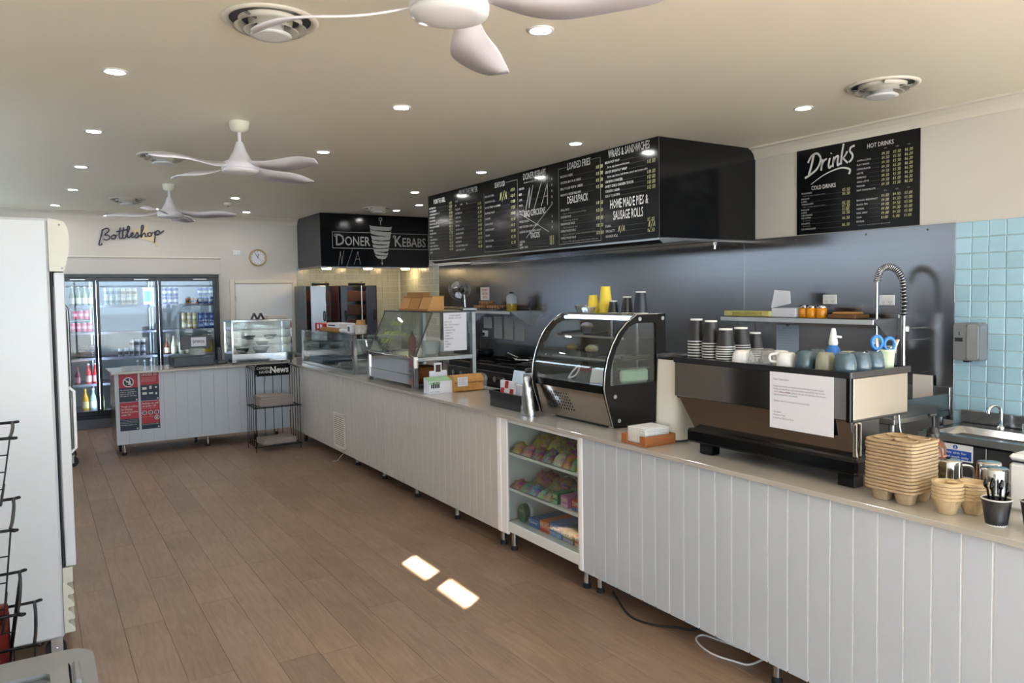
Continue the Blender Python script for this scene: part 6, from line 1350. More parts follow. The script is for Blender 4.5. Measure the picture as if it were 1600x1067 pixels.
mug(2.84, 2.1, 'dark blue mug beside the white one', 'mug_blue', .045, .075, .6)
mug(2.95, 2.12, 'blue mug in the rear row, half hidden by the front row', 'mug_blue', .045, .075, .6)
mug(2.85, 2.005, 'sand grey mug between two blue mugs', 'mug_sand', .042, .072, .6)
mug(2.838, 1.905, 'largest speckled blue mug at the front corner', 'mug_blue', .046, .078, .5)
mug(2.935, 1.9, 'speckled blue mug second from the machine corner', 'mug_blue', .044, .075, .5)
mug(3.03, 1.9, 'speckled blue mug third from the machine corner', 'mug_blue', .044, .075, .5)
mug(3.0, 2.0, 'pale mug in the rear row beside the scissors cup', 'mug_sand', .042, .07, .5)
def tumbler(x, y, label):
    o = thing('glass_tumbler', label, 'glass', (x, y, EZ)); MB().shell([(.036, 0), (.037, .003), (.03, .058), (.024, .064), (.0001, .064)], (x, y, EZ), 20).build('glass', 'clear_plastic', o); MB().shell([(.0365, 0), (.039, .002), (.0365, .005)], (x, y, EZ), 20).build('lip', 'glass', o)
tumbler(2.835, 2.362, 'small upturned glass beside the white bowl'); tumbler(2.83, 2.285, 'larger upturned glass beside the white mug'); tumbler(2.93, 2.37, 'upturned glass in the rear row')
o = thing('pen_cup', 'pale green cup holding scissors and pens at the machine corner', 'cup', (3.11, 1.895, EZ)); MB().shell([(.032, 0), (.038, .075), (.04, .078), (.035, .075), (.03, .003), (.0001, .003)], (3.11, 1.895, EZ), 20).build('cup', M('celadon', 'b9c4a8', .3, var=.1), o); MB().shell([(.0385, .07), (.041, .076), (.0385, .079)], (3.11, 1.895, EZ), 20).build('rim', 'celadon', o)
o = thing('scissors', 'scissors with blue and lime handles standing in the green cup', 'scissors', (3.1, 1.9, EZ + .05))
for sgn in (-1, 1):
    cx_, cy_ = 3.1 + .027 * sgn * .85, 1.9 - .027 * sgn * .53; q = []
    for i in range(18): a = 2 * PI * i / 18; q.append((cx_ + .022 * math.cos(a) * .85, cy_ - .022 * math.cos(a) * .53, EZ + .1 + .028 * math.sin(a) + (.008 if sgn < 0 else 0)))
    MB().tube(q, .0075, 8, True).build('handle', 'blue_plastic', o); MB().tube([(p[0] * .8 + cx_ * .2, p[1] * .8 + cy_ * .2, p[2] * .8 + (EZ + .1) * .2) for p in q], .003, 6, True).build('grip', M('lime', 'a8c040', .5), o)
    MB().tube([(3.1 + .012 * sgn, 1.9 - .007 * sgn, EZ + .075), (3.1 - .01 * sgn, 1.9, EZ + .01)], .005, 6).build('blade', 'steel_bright', o)
for i, (dx, c) in enumerate(((.012, 'orange_jam'), (.02, 'paper'))):
    o = thing('pen', ('orange pen standing in the green cup', 'white-capped pen standing in the green cup')[i], 'pen', (3.12, 1.89, EZ + .01)); MB().tube([(3.115, 1.89 - .002 * i, EZ + .01), (3.135 + dx, 1.875 - dx * .6, EZ + .12)], .004, 8).build('barrel', c, o); MB().tube([(3.135 + dx, 1.875 - dx * .6, EZ + .12), (3.139 + dx, 1.872 - dx * .6, EZ + .14)], .005, 8).build('cap', 'ink', o)
o = thing('spray_bottle', 'blue bottle with a white nozzle among the mugs', 'bottle', (3.02, 2.05, EZ)); MB().lathe([(.03, 0), (.03, .07), (.02, .085), (.018, .09)], (3.04, 2.1, EZ), 16).build('body', 'blue_plastic', o); MB().lathe([(.019, .09), (.021, .1), (.017, .12), (.012, .15), (.009, .165), (.0001, .167)], (3.04, 2.1, EZ), 16).build('nozzle', 'porcelain', o); MB().tube([(3.04, 2.1, EZ + .13), (3.07, 2.08, EZ + .125)], .006, 6).build('trigger', 'porcelain', o)
o = thing('spice_jar', 'small dark jar with a ribbed silver lid at the machine corner', 'jar', (3.17, 1.9, EZ)); MB().lathe([(.03, 0), (.031, .055), (.029, .058)], (3.175, 1.92, EZ), 18).build('jar', M('jar_black', '1a1c22', .2), o); MB().lathe([(.032, .058), (.032, .085), (.028, .088), (.0001, .088)], (3.175, 1.92, EZ), 24, smooth=False).build('lid', 'steel_bright', o)

# ================================================================ pulp cup carriers
def carrier_big(z, label, mode):
    o = thing('cup_carrier', label, 'cup carrier', (2.778, 1.625, z), 'stack of four-cup pulp carriers')
    c = (2.778, 1.625, z); j = random.uniform(-.0015, .0015)
    rim = MB().shell([(.095, 0), (.1, .004), (.1005, .0115), (.095, .0125)], (c[0] + j, c[1] - j, z), 48, sq=7, smooth=False); rim.build('lip', 'pulp', o)
    if mode == 'top':
        m = MB().shell([(.0955, .012), (.088, .012), (.084, .004), (.03, .008), (.0001, .012)], c, 48, sq=6); m.build('web', 'pulp', o)
        for sx in (-1, 1):
            for sy in (-1, 1): MB().shell([(.0375, .0125), (.033, -.012), (.0001, -.014)], (c[0] + sx * .042, c[1] + sy * .042, z), 20).shell([(.0375, .0125), (.041, .0145), (.0375, .0165)], (c[0] + sx * .042, c[1] + sy * .042, z), 20).build('pocket', 'pulp', o)
    if mode == 'bottom':
        for sx in (-1, 1):
            for sy in (-1, 1): MB().lathe([(.028, -.042), (.037, .006)], (c[0] + sx * .045, c[1] + sy * .045, z), 16, sq=4).build('pocket_foot', 'pulp', o)
nb = 15; zb = CT + .043
for k in range(nb): carrier_big(zb + k * .0128, ('square pulp cup carrier at the very bottom of the tall stack' if k == 0 else 'square pulp cup carrier on top of the tall stack' if k == nb - 1 else 'square pulp cup carrier in the tall stack, %s layer from the bench' % ('', 'second', 'third', 'fourth', 'fifth', 'sixth', 'seventh', 'eighth', 'ninth', 'tenth', 'eleventh', 'twelfth', 'thirteenth', 'fourteenth')[k]), 'bottom' if k == 0 else 'top' if k == nb - 1 else 'mid')
def carrier_small(z, label, mode):
    c = (2.765, 1.4, z); o = thing('cup_carrier', label, 'cup carrier', c, 'stack of two-cup pulp carriers')
    for sg_ in (-1, 1):
        cc_ = (c[0] + sg_ * .043 * .78, c[1] + sg_ * .043 * .62 * -1, z)
        MB().shell([(.049, 0), (.052, .004), (.0525, .0115), (.048, .0125), (.042, .0125 if mode == 'top' else .01)], cc_, 26, smooth=False).build('ring_lip', 'pulp_new', o)
        if mode == 'top': MB().shell([(.0425, .0125), (.036, -.03), (.0001, -.031)], cc_, 22).build('pocket', 'pulp_new', o)
        if mode == 'bottom':
            MB().lathe([(.026, -.05), (.045, .004)], cc_, 14, sq=3).build('pocket_foot', 'pulp_new', o)
    if mode == 'top': MB().rbox(c[0] - .02, c[0] + .02, c[1] - .04, c[1] + .04, z + .001, z + .011, .003).build('bridge', 'pulp_new', o)
for k in range(5): carrier_small(CT + .051 + k * .0128, ('two-cup pulp carrier at the bottom of the short stack' if k == 0 else 'two-cup pulp carrier on top of the short stack' if k == 4 else 'two-cup pulp carrier in the short stack, %s layer' % ordn[k]), 'bottom' if k == 0 else 'top' if k == 4 else 'mid')
def uprightcup(x, y, r, h, label, mat=BC, z=CT + .001):
    o = thing('paper_cup', label, 'cup', (x, y, z), 'open black cups')
    MB().shell([(r * .72, .004), (r * .98, h), (r * .95, h), (r * .69, .006), (.0001, .006)], (x, y, z), 26).build('sleeve', mat, o)
    MB().lathe([(r * .72, 0), (r * .725, .007)], (x, y, z), 24).build('base_rim', 'print_white', o); MB().shell([(r * .95, h - .001), (r * 1.03, h + .002), (r * .97, h + .005), (r * .94, h)], (x, y, z), 26).build('rolled_rim', 'print_white', o)
    return o
uprightcup(2.725, 1.262, .046, .088, 'open black paper cup full of black spoons at the bench edge')
random.seed(5)
for k in range(8):
    a = k * .785; o = thing('plastic_spoon', 'black plastic spoon in the black paper cup, %s around the rim' % ('first', 'second', 'third', 'fourth', 'fifth', 'sixth', 'seventh', 'eighth')[k], 'spoon', (2.725, 1.262, CT + .01), 'black plastic spoons')
    u, v = math.cos(a), math.sin(a); hh = .118 + random.uniform(-.008, .012)
    MB().tube([(2.725 + u * .012, 1.262 + v * .012, CT + .012), (2.725 + u * .03, 1.262 + v * .03, CT + hh)], .0032, 6).build('stem', 'black_gloss', o)
    MB().lathe([(.0001, -.016), (.009, -.008), (.0105, 0), (.008, .012), (.0001, .018)], (2.725 + u * .034, 1.262 + v * .034, CT + hh + .012), 10, sx=1, sy=.6).build('spoon_bowl', 'black_gloss', o)
uprightcup(2.79, 1.17, .046, .088, 'open black paper cup of wooden stirrers, cut by the picture edge'); 
for k in range(7):
    a = k * .9; o = thing('stirrer', 'pale wooden stirrer in the cup at the picture edge, %s around the rim' % ('first', 'second', 'third', 'fourth', 'fifth', 'sixth', 'seventh')[k], 'stirrer', (2.79, 1.17, CT + .01), 'wooden stirrers'); u, v = math.cos(a), math.sin(a)
    MB().tube([(2.79 + u * .01, 1.17 + v * .01, CT + .012), (2.79 + u * .03, 1.17 + v * .03, CT + .135)], .003, 5).build('stick', M('birch', 'd8b48a', .7), o); MB().rbox(2.787 + u * .031, 2.793 + u * .031, 1.168 + v * .031, 1.172 + v * .031, CT + .135, CT + .142, .001).build('tip', 'birch', o)
uprightcup(2.72, 1.1, .046, .088, 'open black paper cup of orange packets at the picture corner')
for k in range(4):
    o = thing('sugar_packet', 'orange sugar packet in the corner cup, %s one' % ordn[k], 'packet', (2.72, 1.1, CT + .05), 'orange sugar packets'); a = k * 1.5; x, y = 2.72 + .018 * math.cos(a), 1.1 + .018 * math.sin(a); MB().rbox(x - .012, x + .012, y - .003, y + .003, CT + .05, CT + .108, .002).build('packet', M('sugar_orange', 'd8842a', .5, var=.2), o); MB().rbox(x - .012, x + .012, y - .002, y + .002, CT + .108, CT + .113, .001).build('crimp', 'sugar_orange', o)
def jug(x, y, r, h, label, ang):
    o = thing('milk_jug', label, 'jug', (x, y, CT)); z = CT + .001
    MB().shell([(r * .97, 0), (r, .003), (r * 1.0, h * .35), (r * .93, h * .7), (r * .93, h * .96), (r * .88, h), (.0001, h)], (x, y, z), 28).build('body', 'steel_bright', o)
    u, v = math.cos(ang), math.sin(ang); MB().tube(spline([(x + u * r * .95, y + v * r * .95, z + h * .85), (x + u * (r + .03), y + v * (r + .03), z + h * .8), (x + u * (r + .035), y + v * (r + .035), z + h * .45), (x + u * (r + .005), y + v * (r + .005), z + h * .25)], 5), .006, 8).build('handle', 'steel_bright', o)
jug(2.99, 1.56, .05, .135, 'upturned steel milk jug with its handle towards the bench edge', -.9)
jug(2.96, 1.38, .05, .14, 'upturned steel milk jug behind the spoon cup', .4)
jug(3.09, 1.46, .045, .13, 'upturned steel milk jug behind the other jugs', .9)
o = thing('storage_canister', 'white square canister with a dark lid seam at the picture edge', 'canister', (3.02, 1.27, CT)); MB().rbox(2.95, 3.12, 1.17, 1.33, CT + .001, CT + .175, .012).build('body', 'white_gloss', o); MB().rbox(2.952, 3.118, 1.172, 1.328, CT + .1755, CT + .18, .002).build('seal', 'rubber', o); MB().rbox(2.95, 3.12, 1.17, 1.33, CT + .1805, CT + .205, .01).build('lid', 'white_gloss', o)
def pump(x, y, r, h, label, top=True):
    o = thing('pump_bottle', label, 'bottle', (x, y, CT)); z = CT + .001
    MB().lathe([(r * .95, 0), (r, .006), (r, h * .62), (r * .85, h * .74), (r * .4, h * .84), (r * .36, h * .9)], (x, y, z), 24).build('body', 'amber', o); MB().shell([(r * 1.01, h * .15), (r * 1.01, h * .5)], (x, y, z), 24).build('paper_label', M('amber_label', 'b06a28', .5, var=.2), o)
    MB().lathe([(r * .5, h * .88), (r * .5, h * .98), (r * .34, h * 1.02), (r * .3, h * 1.06)], (x, y, z), 18).build('collar', 'black_plastic', o)
    if top: MB().cyl((x, y, z + h * 1.04), (x, y, z + h * 1.3), .006, n=8).rbox(x - .035, x + .012, y - .01, y + .01, z + h * 1.3, z + h * 1.36, .004).build('pump_head', 'black_plastic', o)
pump(3.21, 1.74, .05, .2, 'amber pump bottle behind the pulp carriers'); pump(3.12, 1.7, .045, .19, 'amber syrup bottle beside the espresso machine end', False)
# ================================================================ back line along the steel wall
def wshelf(y0, y1, label, lb):
    t = thing('wall_shelf', label, 'shelf', (5.0, (y0 + y1) / 2, 1.5))
    MB().rbox(4.84, XW - .014, y0, y1, 1.528, 1.533, .001).build('deck', 'steel', t); MB().rbox(4.84, 4.855, y0, y1, 1.495, 1.533, .003).build('front_lip', M('shelf_satin', 'c4c8ca', .35, .4), t)
    MB().rbox(XW - .02, XW - .0135, y0, y1, 1.533, 1.56, .002).build('upstand', 'steel', t)
    for y in lb: MB().prism([(4.87, 1.527), (XW - .014, 1.527), (XW - .014, 1.34), (XW - .03, 1.34)], 'y', y, y + .004).build('bracket', 'steel', t)
    return t
wshelf(3.04, 4.4, 'short steel wall shelf carrying jars above the wash-up area', (3.06, 4.3))
wshelf(7.72, 10.1, 'long steel wall shelf carrying a desk fan, eggs and an oil bottle', (7.74, 9.2))
SZ = 1.5335
o = thing('paper_roll_pack', 'long flat yellow printed packet on the short wall shelf', 'packet', (4.95, 4.2, SZ)); MB().rbox(4.87, 4.99, 3.93, 4.39, SZ, SZ + .045, .006).build('packet', M('pale_yellow', 'c9c07a', .5, var=.25, scale=16), o); MB().box(4.869, 4.8698, 4.0, 4.3, SZ + .01, SZ + .035).build('print', M('dull_gold', 'a89a4c', .6, var=.5, scale=30), o)
o = thing('folded_box', 'opened white cardboard box tilted on the short wall shelf', 'box', (5.0, 3.82, SZ)); MB().rbox(4.9, 5.05, 3.71, 3.93, SZ, SZ + .07, .003).build('box', 'paper', o); MB().slab((4.9, 3.93, SZ + .07), (4.9, 3.75, SZ + .105), (4.93, 3.78, SZ + .2), (4.93, 3.92, SZ + .21), .006).build('flap', 'paper', o)
for i, y in enumerate((3.66, 3.59, 3.51)):
    o = thing('jam_jar', 'amber jar with a clear lid on the short shelf, %s from the white box' % ordn[i], 'jar', (4.95, y, SZ), 'amber jars'); MB().lathe([(.036, 0), (.038, .006), (.038, .065), (.034, .072)], (4.94 - .01 * (i == 1), y, SZ), 18).build('jar', 'orange_jam', o); MB().lathe([(.037, .072), (.038, .078), (.036, .092), (.0001, .093)], (4.94 - .01 * (i == 1), y, SZ), 18).build('lid', 'steel_bright', o)
o = thing('sponge', 'low brown tray of cloths at the end of the short shelf', 'tray', (4.96, 3.3, SZ)); MB().rbox(4.88, 5.05, 3.2, 3.42, SZ, SZ + .028, .004).build('tray', M('brown_tray', '6a4a26', .5, var=.3), o); MB().rbox(4.9, 5.03, 3.23, 3.4, SZ + .0285, SZ + .045, .006).build('cloth', 'kraft', o)
def outlet(x, y0, y1, z0, z1, label):
    o = thing('power_outlet', label, 'outlet', (x, (y0 + y1) / 2, z0)); MB().rbox(x - .01, x, y0, y1, z0, z1, .003).build('plate', 'white_plastic', o)
    for k in (.27, .73):
        y = y0 + (y1 - y0) * k; MB().rbox(x - .014, x - .0105, y - .008, y + .008, z1 - .026, z1 - .012, .001).build('switch', 'white_gloss', o)
        m = MB()
        for a in (-.007, .007): m.box(x - .0108, x - .0101, y + a - .0012, y + a + .0012, z0 + .018, z0 + .028)
        m.box(x - .0108, x - .0101, y - .001, y + .001, z0 + .006, z0 + .015); tag(m.build('pin_slots', 'ink', o), kind='stuff')
XS = XW - .0125
outlet(XS, 3.075, 3.19, 1.624, 1.697, 'white double power outlet beside the spring tap'); outlet(XS, 3.53, 3.65, 1.63, 1.702, 'white double power outlet above the amber jars'); outlet(XS, 8.765, 8.9, 1.168, 1.25, 'white power outlet with a black plug under the long shelf')
o = thing('power_plug', 'black plug and lead in the outlet under the long shelf', 'plug', (XS - .03, 8.86, 1.18)); MB().rbox(XS - .055, XS - .0105, 8.83, 8.88, 1.18, 1.225, .008).build('plug', 'black_plastic', o); MB().tube(spline([(XS - .05, 8.85, 1.185), (XS - .09, 8.87, 1.12), (XS - .06, 8.9, 1.02), (XS - .05, 8.9, .95)], 5), .006, 6).build('lead', 'black_plastic', o)
def sheet(y0, y1, z0, z1, label, lines=8, curl=False, tilt=0, mat='paper', title=None):
    o = thing('wall_notice', label, 'notice', (XS, (y0 + y1) / 2, z0)); MB().box(XS - .0016, XS - .0002, y0, y1, z0, z1).build('sheet', mat, o)
    pl = Plane((XS - .0016, y1, z0), (0, -1, 0), (0, 0, 1), .0008); w = MB(); H_ = z1 - z0; W_ = y1 - y0
    if title: put(w, pl, title, W_ / 2, H_ * .86, H_ * .06, W_ * .4, 'c')
    for k in range(lines): put(w, pl, 'prep list and recipe step by step' if k % 2 else 'daily cleaning checks for all staff', W_ * .1, H_ * (.78 - .75 * k / lines), H_ * .028, W_ * (.55 + .25 * ((k * 7) % 3) / 2))
    tag(w.build('print', 'ink_soft', o), kind='stuff'); MB().box(XS - .0022, XS - .0017, (y0 + y1) / 2 - .015, (y0 + y1) / 2 + .015, z1 - .012, z1 + .008).build('tape', 'clear_plastic', o)
PG = M('paper_grey', 'a8a8a4', .75, var=.06)
sheet(8.66, 8.876, 1.284, 1.434, 'small wide notice beside the row of recipe sheets', 5, mat=PG); sheet(8.403, 8.606, 1.158, 1.447, 'recipe sheet hanging first in the row of three', 10, mat=PG); sheet(8.138, 8.347, 1.153, 1.452, 'recipe sheet hanging in the middle of the three', 10, mat=PG); sheet(7.885, 8.086, 1.148, 1.43, 'recipe sheet with a curled corner, last of the three', 10, mat=PG)
sheet(9.15, 9.3, 1.2, 1.42, 'narrow notice partly behind the sandwich bar post', 6, mat=PG)
sheet(3.87, 4.086, 1.241, 1.46, 'pale blue notice under the short wall shelf', 8, mat=M('paper_blue', 'a9b4c4', .7), title='NOTICE')
o = thing('wall_notice', 'white and red warning notice above the egg trays', 'notice', (XS, 8.83, 1.66)); MB().box(XS - .0016, XS - .0002, 8.716, 8.95, 1.66, 1.834).build('sheet', 'paper_warm', o); pl = Plane((XS - .0016, 8.95, 1.66), (0, -1, 0), (0, 0, 1), .0008); w = MB()
for k, s in enumerate(('WHAT', 'ARE YOU', 'UP TO?')): put(w, pl, s, .117, .125 - .05 * k, .03, .17 - .03 * k, 'c', .02)
tag(w.build('print', 'red_box', o), kind='stuff')
# desk fan
o = thing('desk_fan', 'round wire-caged metal desk fan on the long wall shelf', 'fan', (4.97, 9.1, SZ)); c = Vector((4.95, 9.16, 1.815)); ax = Vector((-.75, -.66, 0))
MB().lathe([(.1, 0), (.1, .012), (.03, .022), (.02, .03)], (5.0, 9.1, SZ), 24).build('base', 'iron', o); MB().cyl((5.0, 9.1, SZ + .02), (5.0, 9.12, 1.74), .012, n=10).build('neck', 'chrome', o)
rot = ax.to_track_quat('Z', 'Y').to_matrix().to_4x4(); TT = Matrix.Translation(c) @ rot
MB().lathe([(.045, -.12), (.055, -.06), (.03, -.02), (.0001, -.015)], (0, 0, 0), 16).xf(TT).build('motor', 'iron', o)
for rz_, zz in ((.15, .035), (.15, -.02), (.1, .05), (.05, .055)): MB().tube([(rz_ * math.cos(a), rz_ * math.sin(a), zz) for a in [2 * PI * i / 32 for i in range(32)]], .003, 5, True).xf(TT).build('cage_ring', 'steel', o)
for k in range(24): a = 2 * PI * k / 24; MB().tube([(.02 * math.cos(a), .02 * math.sin(a), .057), (.1 * math.cos(a), .1 * math.sin(a), .05), (.15 * math.cos(a), .15 * math.sin(a), .02), (.15 * math.cos(a), .15 * math.sin(a), -.02)], .0016, 4).xf(TT).build('cage_wire', 'steel', o)
for k in range(3):
    a = 2 * PI * k / 3 + .3; m = MB(); vs = []
    for i in range(7): s = i / 6; r = .03 + .1 * s; w_ = .1 + .55 * math.sin(s * PI * .8 + .2); vs += [(r * math.cos(a - w_), r * math.sin(a - w_), -.012), (r * math.cos(a + w_), r * math.sin(a + w_), .018)]
    m.add(vs, [(2 * i, 2 * i + 1, 2 * i + 3, 2 * i + 2) for i in range(6)], True); m.add([(x, y, z - .002) for x, y, z in vs], [(2 * i + 2, 2 * i + 3, 2 * i + 1, 2 * i) for i in range(6)]); m.xf(TT).build('fan_blade', 'steel', o)
# eggs
random.seed(9)
eg = None
for ti, (ya, zz) in enumerate(((8.02, SZ), (8.36, SZ))):
    o = thing('egg_tray', 'grey pulp egg tray on the long shelf, %s' % ('next to the oil bottle', 'below the red warning notice')[ti], 'egg tray', (4.96, ya + .15, zz)); MB().rbox(4.86, 5.1, ya, ya + .31, zz, zz + .018, .004).build('tray', M('egg_pulp', '6a6862', .9), o)
    for k in range(4): MB().rbox(4.86, 5.1, ya + .07 * k + .04, ya + .07 * k + .048, zz + .018, zz + .034, .002).build('ridge', 'egg_pulp', o)
    for a in range(3):
        for b in range(5):
            lb = 'egg in tray %s, row %s, place %s' % (('by the oil bottle', 'under the notice')[ti], ('one', 'two', 'three')[a], ('one', 'two', 'three', 'four', 'five')[b])
            P_ = (4.895 + a * .075, ya + .032 + b * .062, zz + .0185)
            if eg is None:
                eg = MB().lathe([(.0001, 0), (.014, .003), (.021, .014), (.022, .024), (.019, .036), (.011, .047), (.0001, .051)], (0, 0, 0), 14).build('egg', M('egg_shell', 'b07a4c', .5, var=.1, rnd=.25)); q = eg
            else: q = eg.copy(); COL.objects.link(q)
            place(q, P_); tag(q, lb, 'egg', 'brown eggs on the shelf')
for k in range(8):
    q = eg.copy(); COL.objects.link(q); place(q, (4.93 + (k % 2) * .075, 8.38 + (k // 2) * .062, SZ + .0695)); tag(q, 'egg in the upper layer under the warning notice, %s along' % ('first', 'second', 'third', 'fourth', 'fifth', 'sixth', 'seventh', 'eighth')[k], 'egg', 'brown eggs on the shelf')
o = thing('oil_bottle', 'translucent plastic bottle half full of yellow oil', 'bottle', (4.95, 7.83, SZ)); MB().lathe([(.052, 0), (.054, .006), (.054, .09)], (4.95, 7.83, SZ), 20, sq=5).build('oil', M('oil', 'b8962a', .25, var=.08), o); MB().lathe([(.054, .09), (.054, .17), (.045, .19), (.025, .205), (.023, .21)], (4.95, 7.83, SZ), 20, sq=5).build('bottle', M('milky', 'c8ccd0', .35), o); MB().lathe([(.026, .21), (.026, .228), (.0001, .23)], (4.95, 7.83, SZ), 16).build('cap', 'ink', o)
o = thing('spray_bottle', 'dark trigger spray bottle beside the oil bottle', 'bottle', (4.97, 7.97, SZ)); MB().lathe([(.032, 0), (.034, .09), (.014, .13), (.013, .14)], (5.0, 7.96, SZ), 16).build('body', 'iron', o); MB().rbox(4.96, 5.03, 7.945, 7.975, SZ + .14, SZ + .175, .006).build('trigger_head', 'porcelain', o)
# wash-up bench, spring tap
t = thing('wash_bench', 'steel wash-up bench with a raised splash edge behind the espresso machine', 'bench', (4.8, 3.6, 0))
MB().rbox(4.5, XW - .013, 2.68, 4.6, .89, .93, .004).build('top', 'steel', t); MB().rbox(XW - .03, XW - .013, 2.68, 4.6, .93, 1.08, .003).build('upstand', 'steel', t); MB().rbox(4.5, XW - .03, 2.68, 2.7, .93, 1.04, .003).build('end_upstand', 'steel', t)
for y in (2.72, 4.55):
    for x in (4.54, 5.1): MB().cyl((x, y, 0), (x, y, .89), .02, n=10).build('leg', 'steel', t)
MB().rbox(4.56, 5.08, 2.74, 4.53, .25, .28, .004).build('under_shelf', 'steel', t)
o = thing('spring_tap', 'tall chrome pre-rinse tap with a coiled spring neck', 'tap', (5.0, 2.89, .93)); tx = 4.95
MB().cyl((tx, 2.89, .931), (tx, 2.89, 1.56), .014, n=12).build('riser', 'chrome', o); MB().lathe([(.03, 0), (.03, .02), (.02, .03)], (tx, 2.89, .931), 16).build('flange', 'chrome', o)
neck = spline([(tx, 2.89, 1.55), (tx, 2.888, 1.68), (tx, 2.9, 1.8), (tx, 2.945, 1.87), (tx, 3.005, 1.892), (tx, 3.06, 1.86), (tx, 3.082, 1.79)], 10)
MB().tube(neck, .012, 8).build('hose', 'rubber', o)
hel = []; nt_ = 34; acc = 0
for i in range(nt_ * 8 + 1):
    s = i / (nt_ * 8) * (len(neck) - 1); k = min(int(s), len(neck) - 2); p = neck[k].lerp(neck[k + 1], s - k); d = (neck[k + 1] - neck[k]).normalized(); n_ = Vector((1, 0, 0)); b_ = d.cross(n_); a = 2 * PI * i / 8; hel.append(p + n_ * (.021 * math.cos(a)) + b_ * (.021 * math.sin(a)))
MB().tube(hel, .0042, 5).build('spring', 'chrome', o)
MB().cyl((tx, 3.083, 1.79), (tx, 3.083, 1.39), .01, n=10).build('spray_pipe', 'steel_bright', o); MB().lathe([(.013, 0), (.022, .02), (.02, .07), (.012, .1)], (tx, 3.083, 1.3), 14).build('spray_head', 'chrome', o)
MB().cyl((tx, 2.89, 1.47), (XW - .014, 2.89, 1.47), .006, n=8).build('wall_stay', 'chrome', o); MB().cyl((tx + .03, 2.89, 1.455), (tx + .03, 2.89, 1.485), .028, n=16).build('stay_clamp', 'chrome', o); MB().cyl((tx, 2.89, 1.39), (XW - .014, 2.89, 1.39), .004, n=8).build('hook', 'chrome', o)
o = thing('paper_tag', 'pale paper hanging from a hook on the wash bench wall', 'notice', (5.1, 2.84, .98)); MB().box(XW - .033, XW - .0315, 2.79, 2.93, .98, 1.15).build('sheet', 'paper_warm', o); MB().cyl((XS, 2.86, 1.165), (XS - .03, 2.86, 1.165), .004, n=6).build('hook', 'chrome', o)
# hand basin
t = thing('hand_basin', 'steel hand wash basin unit against the blue tiles', 'sink', (4.9, 2.1, 0)); sx0, sy0, sy1, sz = 4.62, 1.98, 2.6, .86
MB().rbox(sx0 + .02, XW - .02, sy0, sy1 - .0, .08, .815, .004).build('cabinet', 'steel_dark', t)
for a in (2.0, 2.2, 2.42): MB().rbox(sx0 + .008, sx0 + .02, a + .002, min(a + .2, 2.6) - .004, .1, .81, .003).build('door', 'steel_dark', t)
m = MB(); ring(m, [(sx0, sy0), (XW - .02, sy0), (XW - .02, sy1), (sx0, sy1)], [(sx0 + .06, sy0 + .06), (XW - .16, sy0 + .06), (XW - .16, sy1 - .06), (sx0 + .06, sy1 - .06)], .82, sz); m.build('rim', 'steel', t)
m = MB(); a_ = [(sx0 + .06, sy0 + .06), (XW - .16, sy0 + .06), (XW - .16, sy1 - .06), (sx0 + .06, sy1 - .06)]; b_ = [(sx0 + .1, sy0 + .1), (XW - .2, sy0 + .1), (XW - .2, sy1 - .1), (sx0 + .1, sy1 - .1)]
vs = [(x, y, sz - .004) for x, y in a_] + [(x, y, sz - .13) for x, y in b_]; m.add(vs, [(0, 4, 5, 1), (1, 5, 6, 2), (2, 6, 7, 3), (3, 7, 4, 0), (4, 7, 6, 5)]); m.build('bowl', 'steel_bright', t)
MB().rbox(XW - .04, XW - .016, sy0, sy1, sz + .001, sz + .085, .004).build('upstand', 'steel', t)
o = thing('basin_tap', 'small chrome swan-neck tap on the hand basin', 'tap', (5.06, 2.33, sz)); MB().tube(spline([(5.07, 2.33, sz + .001), (5.07, 2.33, sz + .1), (5.06, 2.335, sz + .135), (5.02, 2.345, sz + .15), (4.985, 2.36, sz + .13), (4.98, 2.362, sz + .1)], 6), .011, 10).build('spout', 'chrome', o); MB().lathe([(.022, .001), (.022, .012), (.013, .02)], (5.07, 2.33, sz), 14).build('flange', 'chrome', o); MB().tube([(5.07, 2.2, sz + .001), (5.07, 2.2, sz + .05)], .01, 8).build('lever', 'chrome', o)
o = thing('wash_sign', 'blue and white hand wash only sign on the basin front', 'sign', (sx0, 2.37, .73)); gx = sx0 + .0075
MB().box(gx - .002, gx - .0002, 2.275, 2.475, .712, .81).build('plate', 'porcelain', o); pl = Plane((gx - .002, 2.475, .712), (0, -1, 0), (0, 0, 1), .0008); b, w = MB(), MB(); rect(b, pl, .008, .008, .192, .062); disc(b, pl, .1, .08, .014, 20); b.build('blue_field', 'blue_sign', o)
put(w, pl, 'This sink for', .1, .04, .014, .13, 'c', .015, 0, .0006); put(w, pl, 'hand wash only', .1, .016, .014, .155, 'c', .015, 0, .0006); poly(w, pl, [(.097, .088), (.103, .088), (.103, .078), (.108, .072), (.092, .072), (.097, .078)], .0006); tag(w.build('print', 'print_white', o), kind='stuff')
o = thing('soap_dispenser', 'steel soap dispenser mounted on the blue tiles', 'dispenser', (5.12, 2.54, 1.27)); q = rr(2.455, 2.62, 1.272, 1.515, .02)
MB().prism(q, 'x', 5.06, XW - .015).build('body', M('brushed_soft', '8f9194', .42, .5, var=.05), o); MB().prism(rr(2.535, 2.615, 1.28, 1.507, .015), 'x', 5.05, 5.0605).build('front_cover', 'brushed_soft', o); MB().prism(rr(2.462, 2.53, 1.28, 1.507, .02), 'x', 5.045, 5.0605).build('side_cover', M('satin2', 'b4b6b8', .3, .6), o)
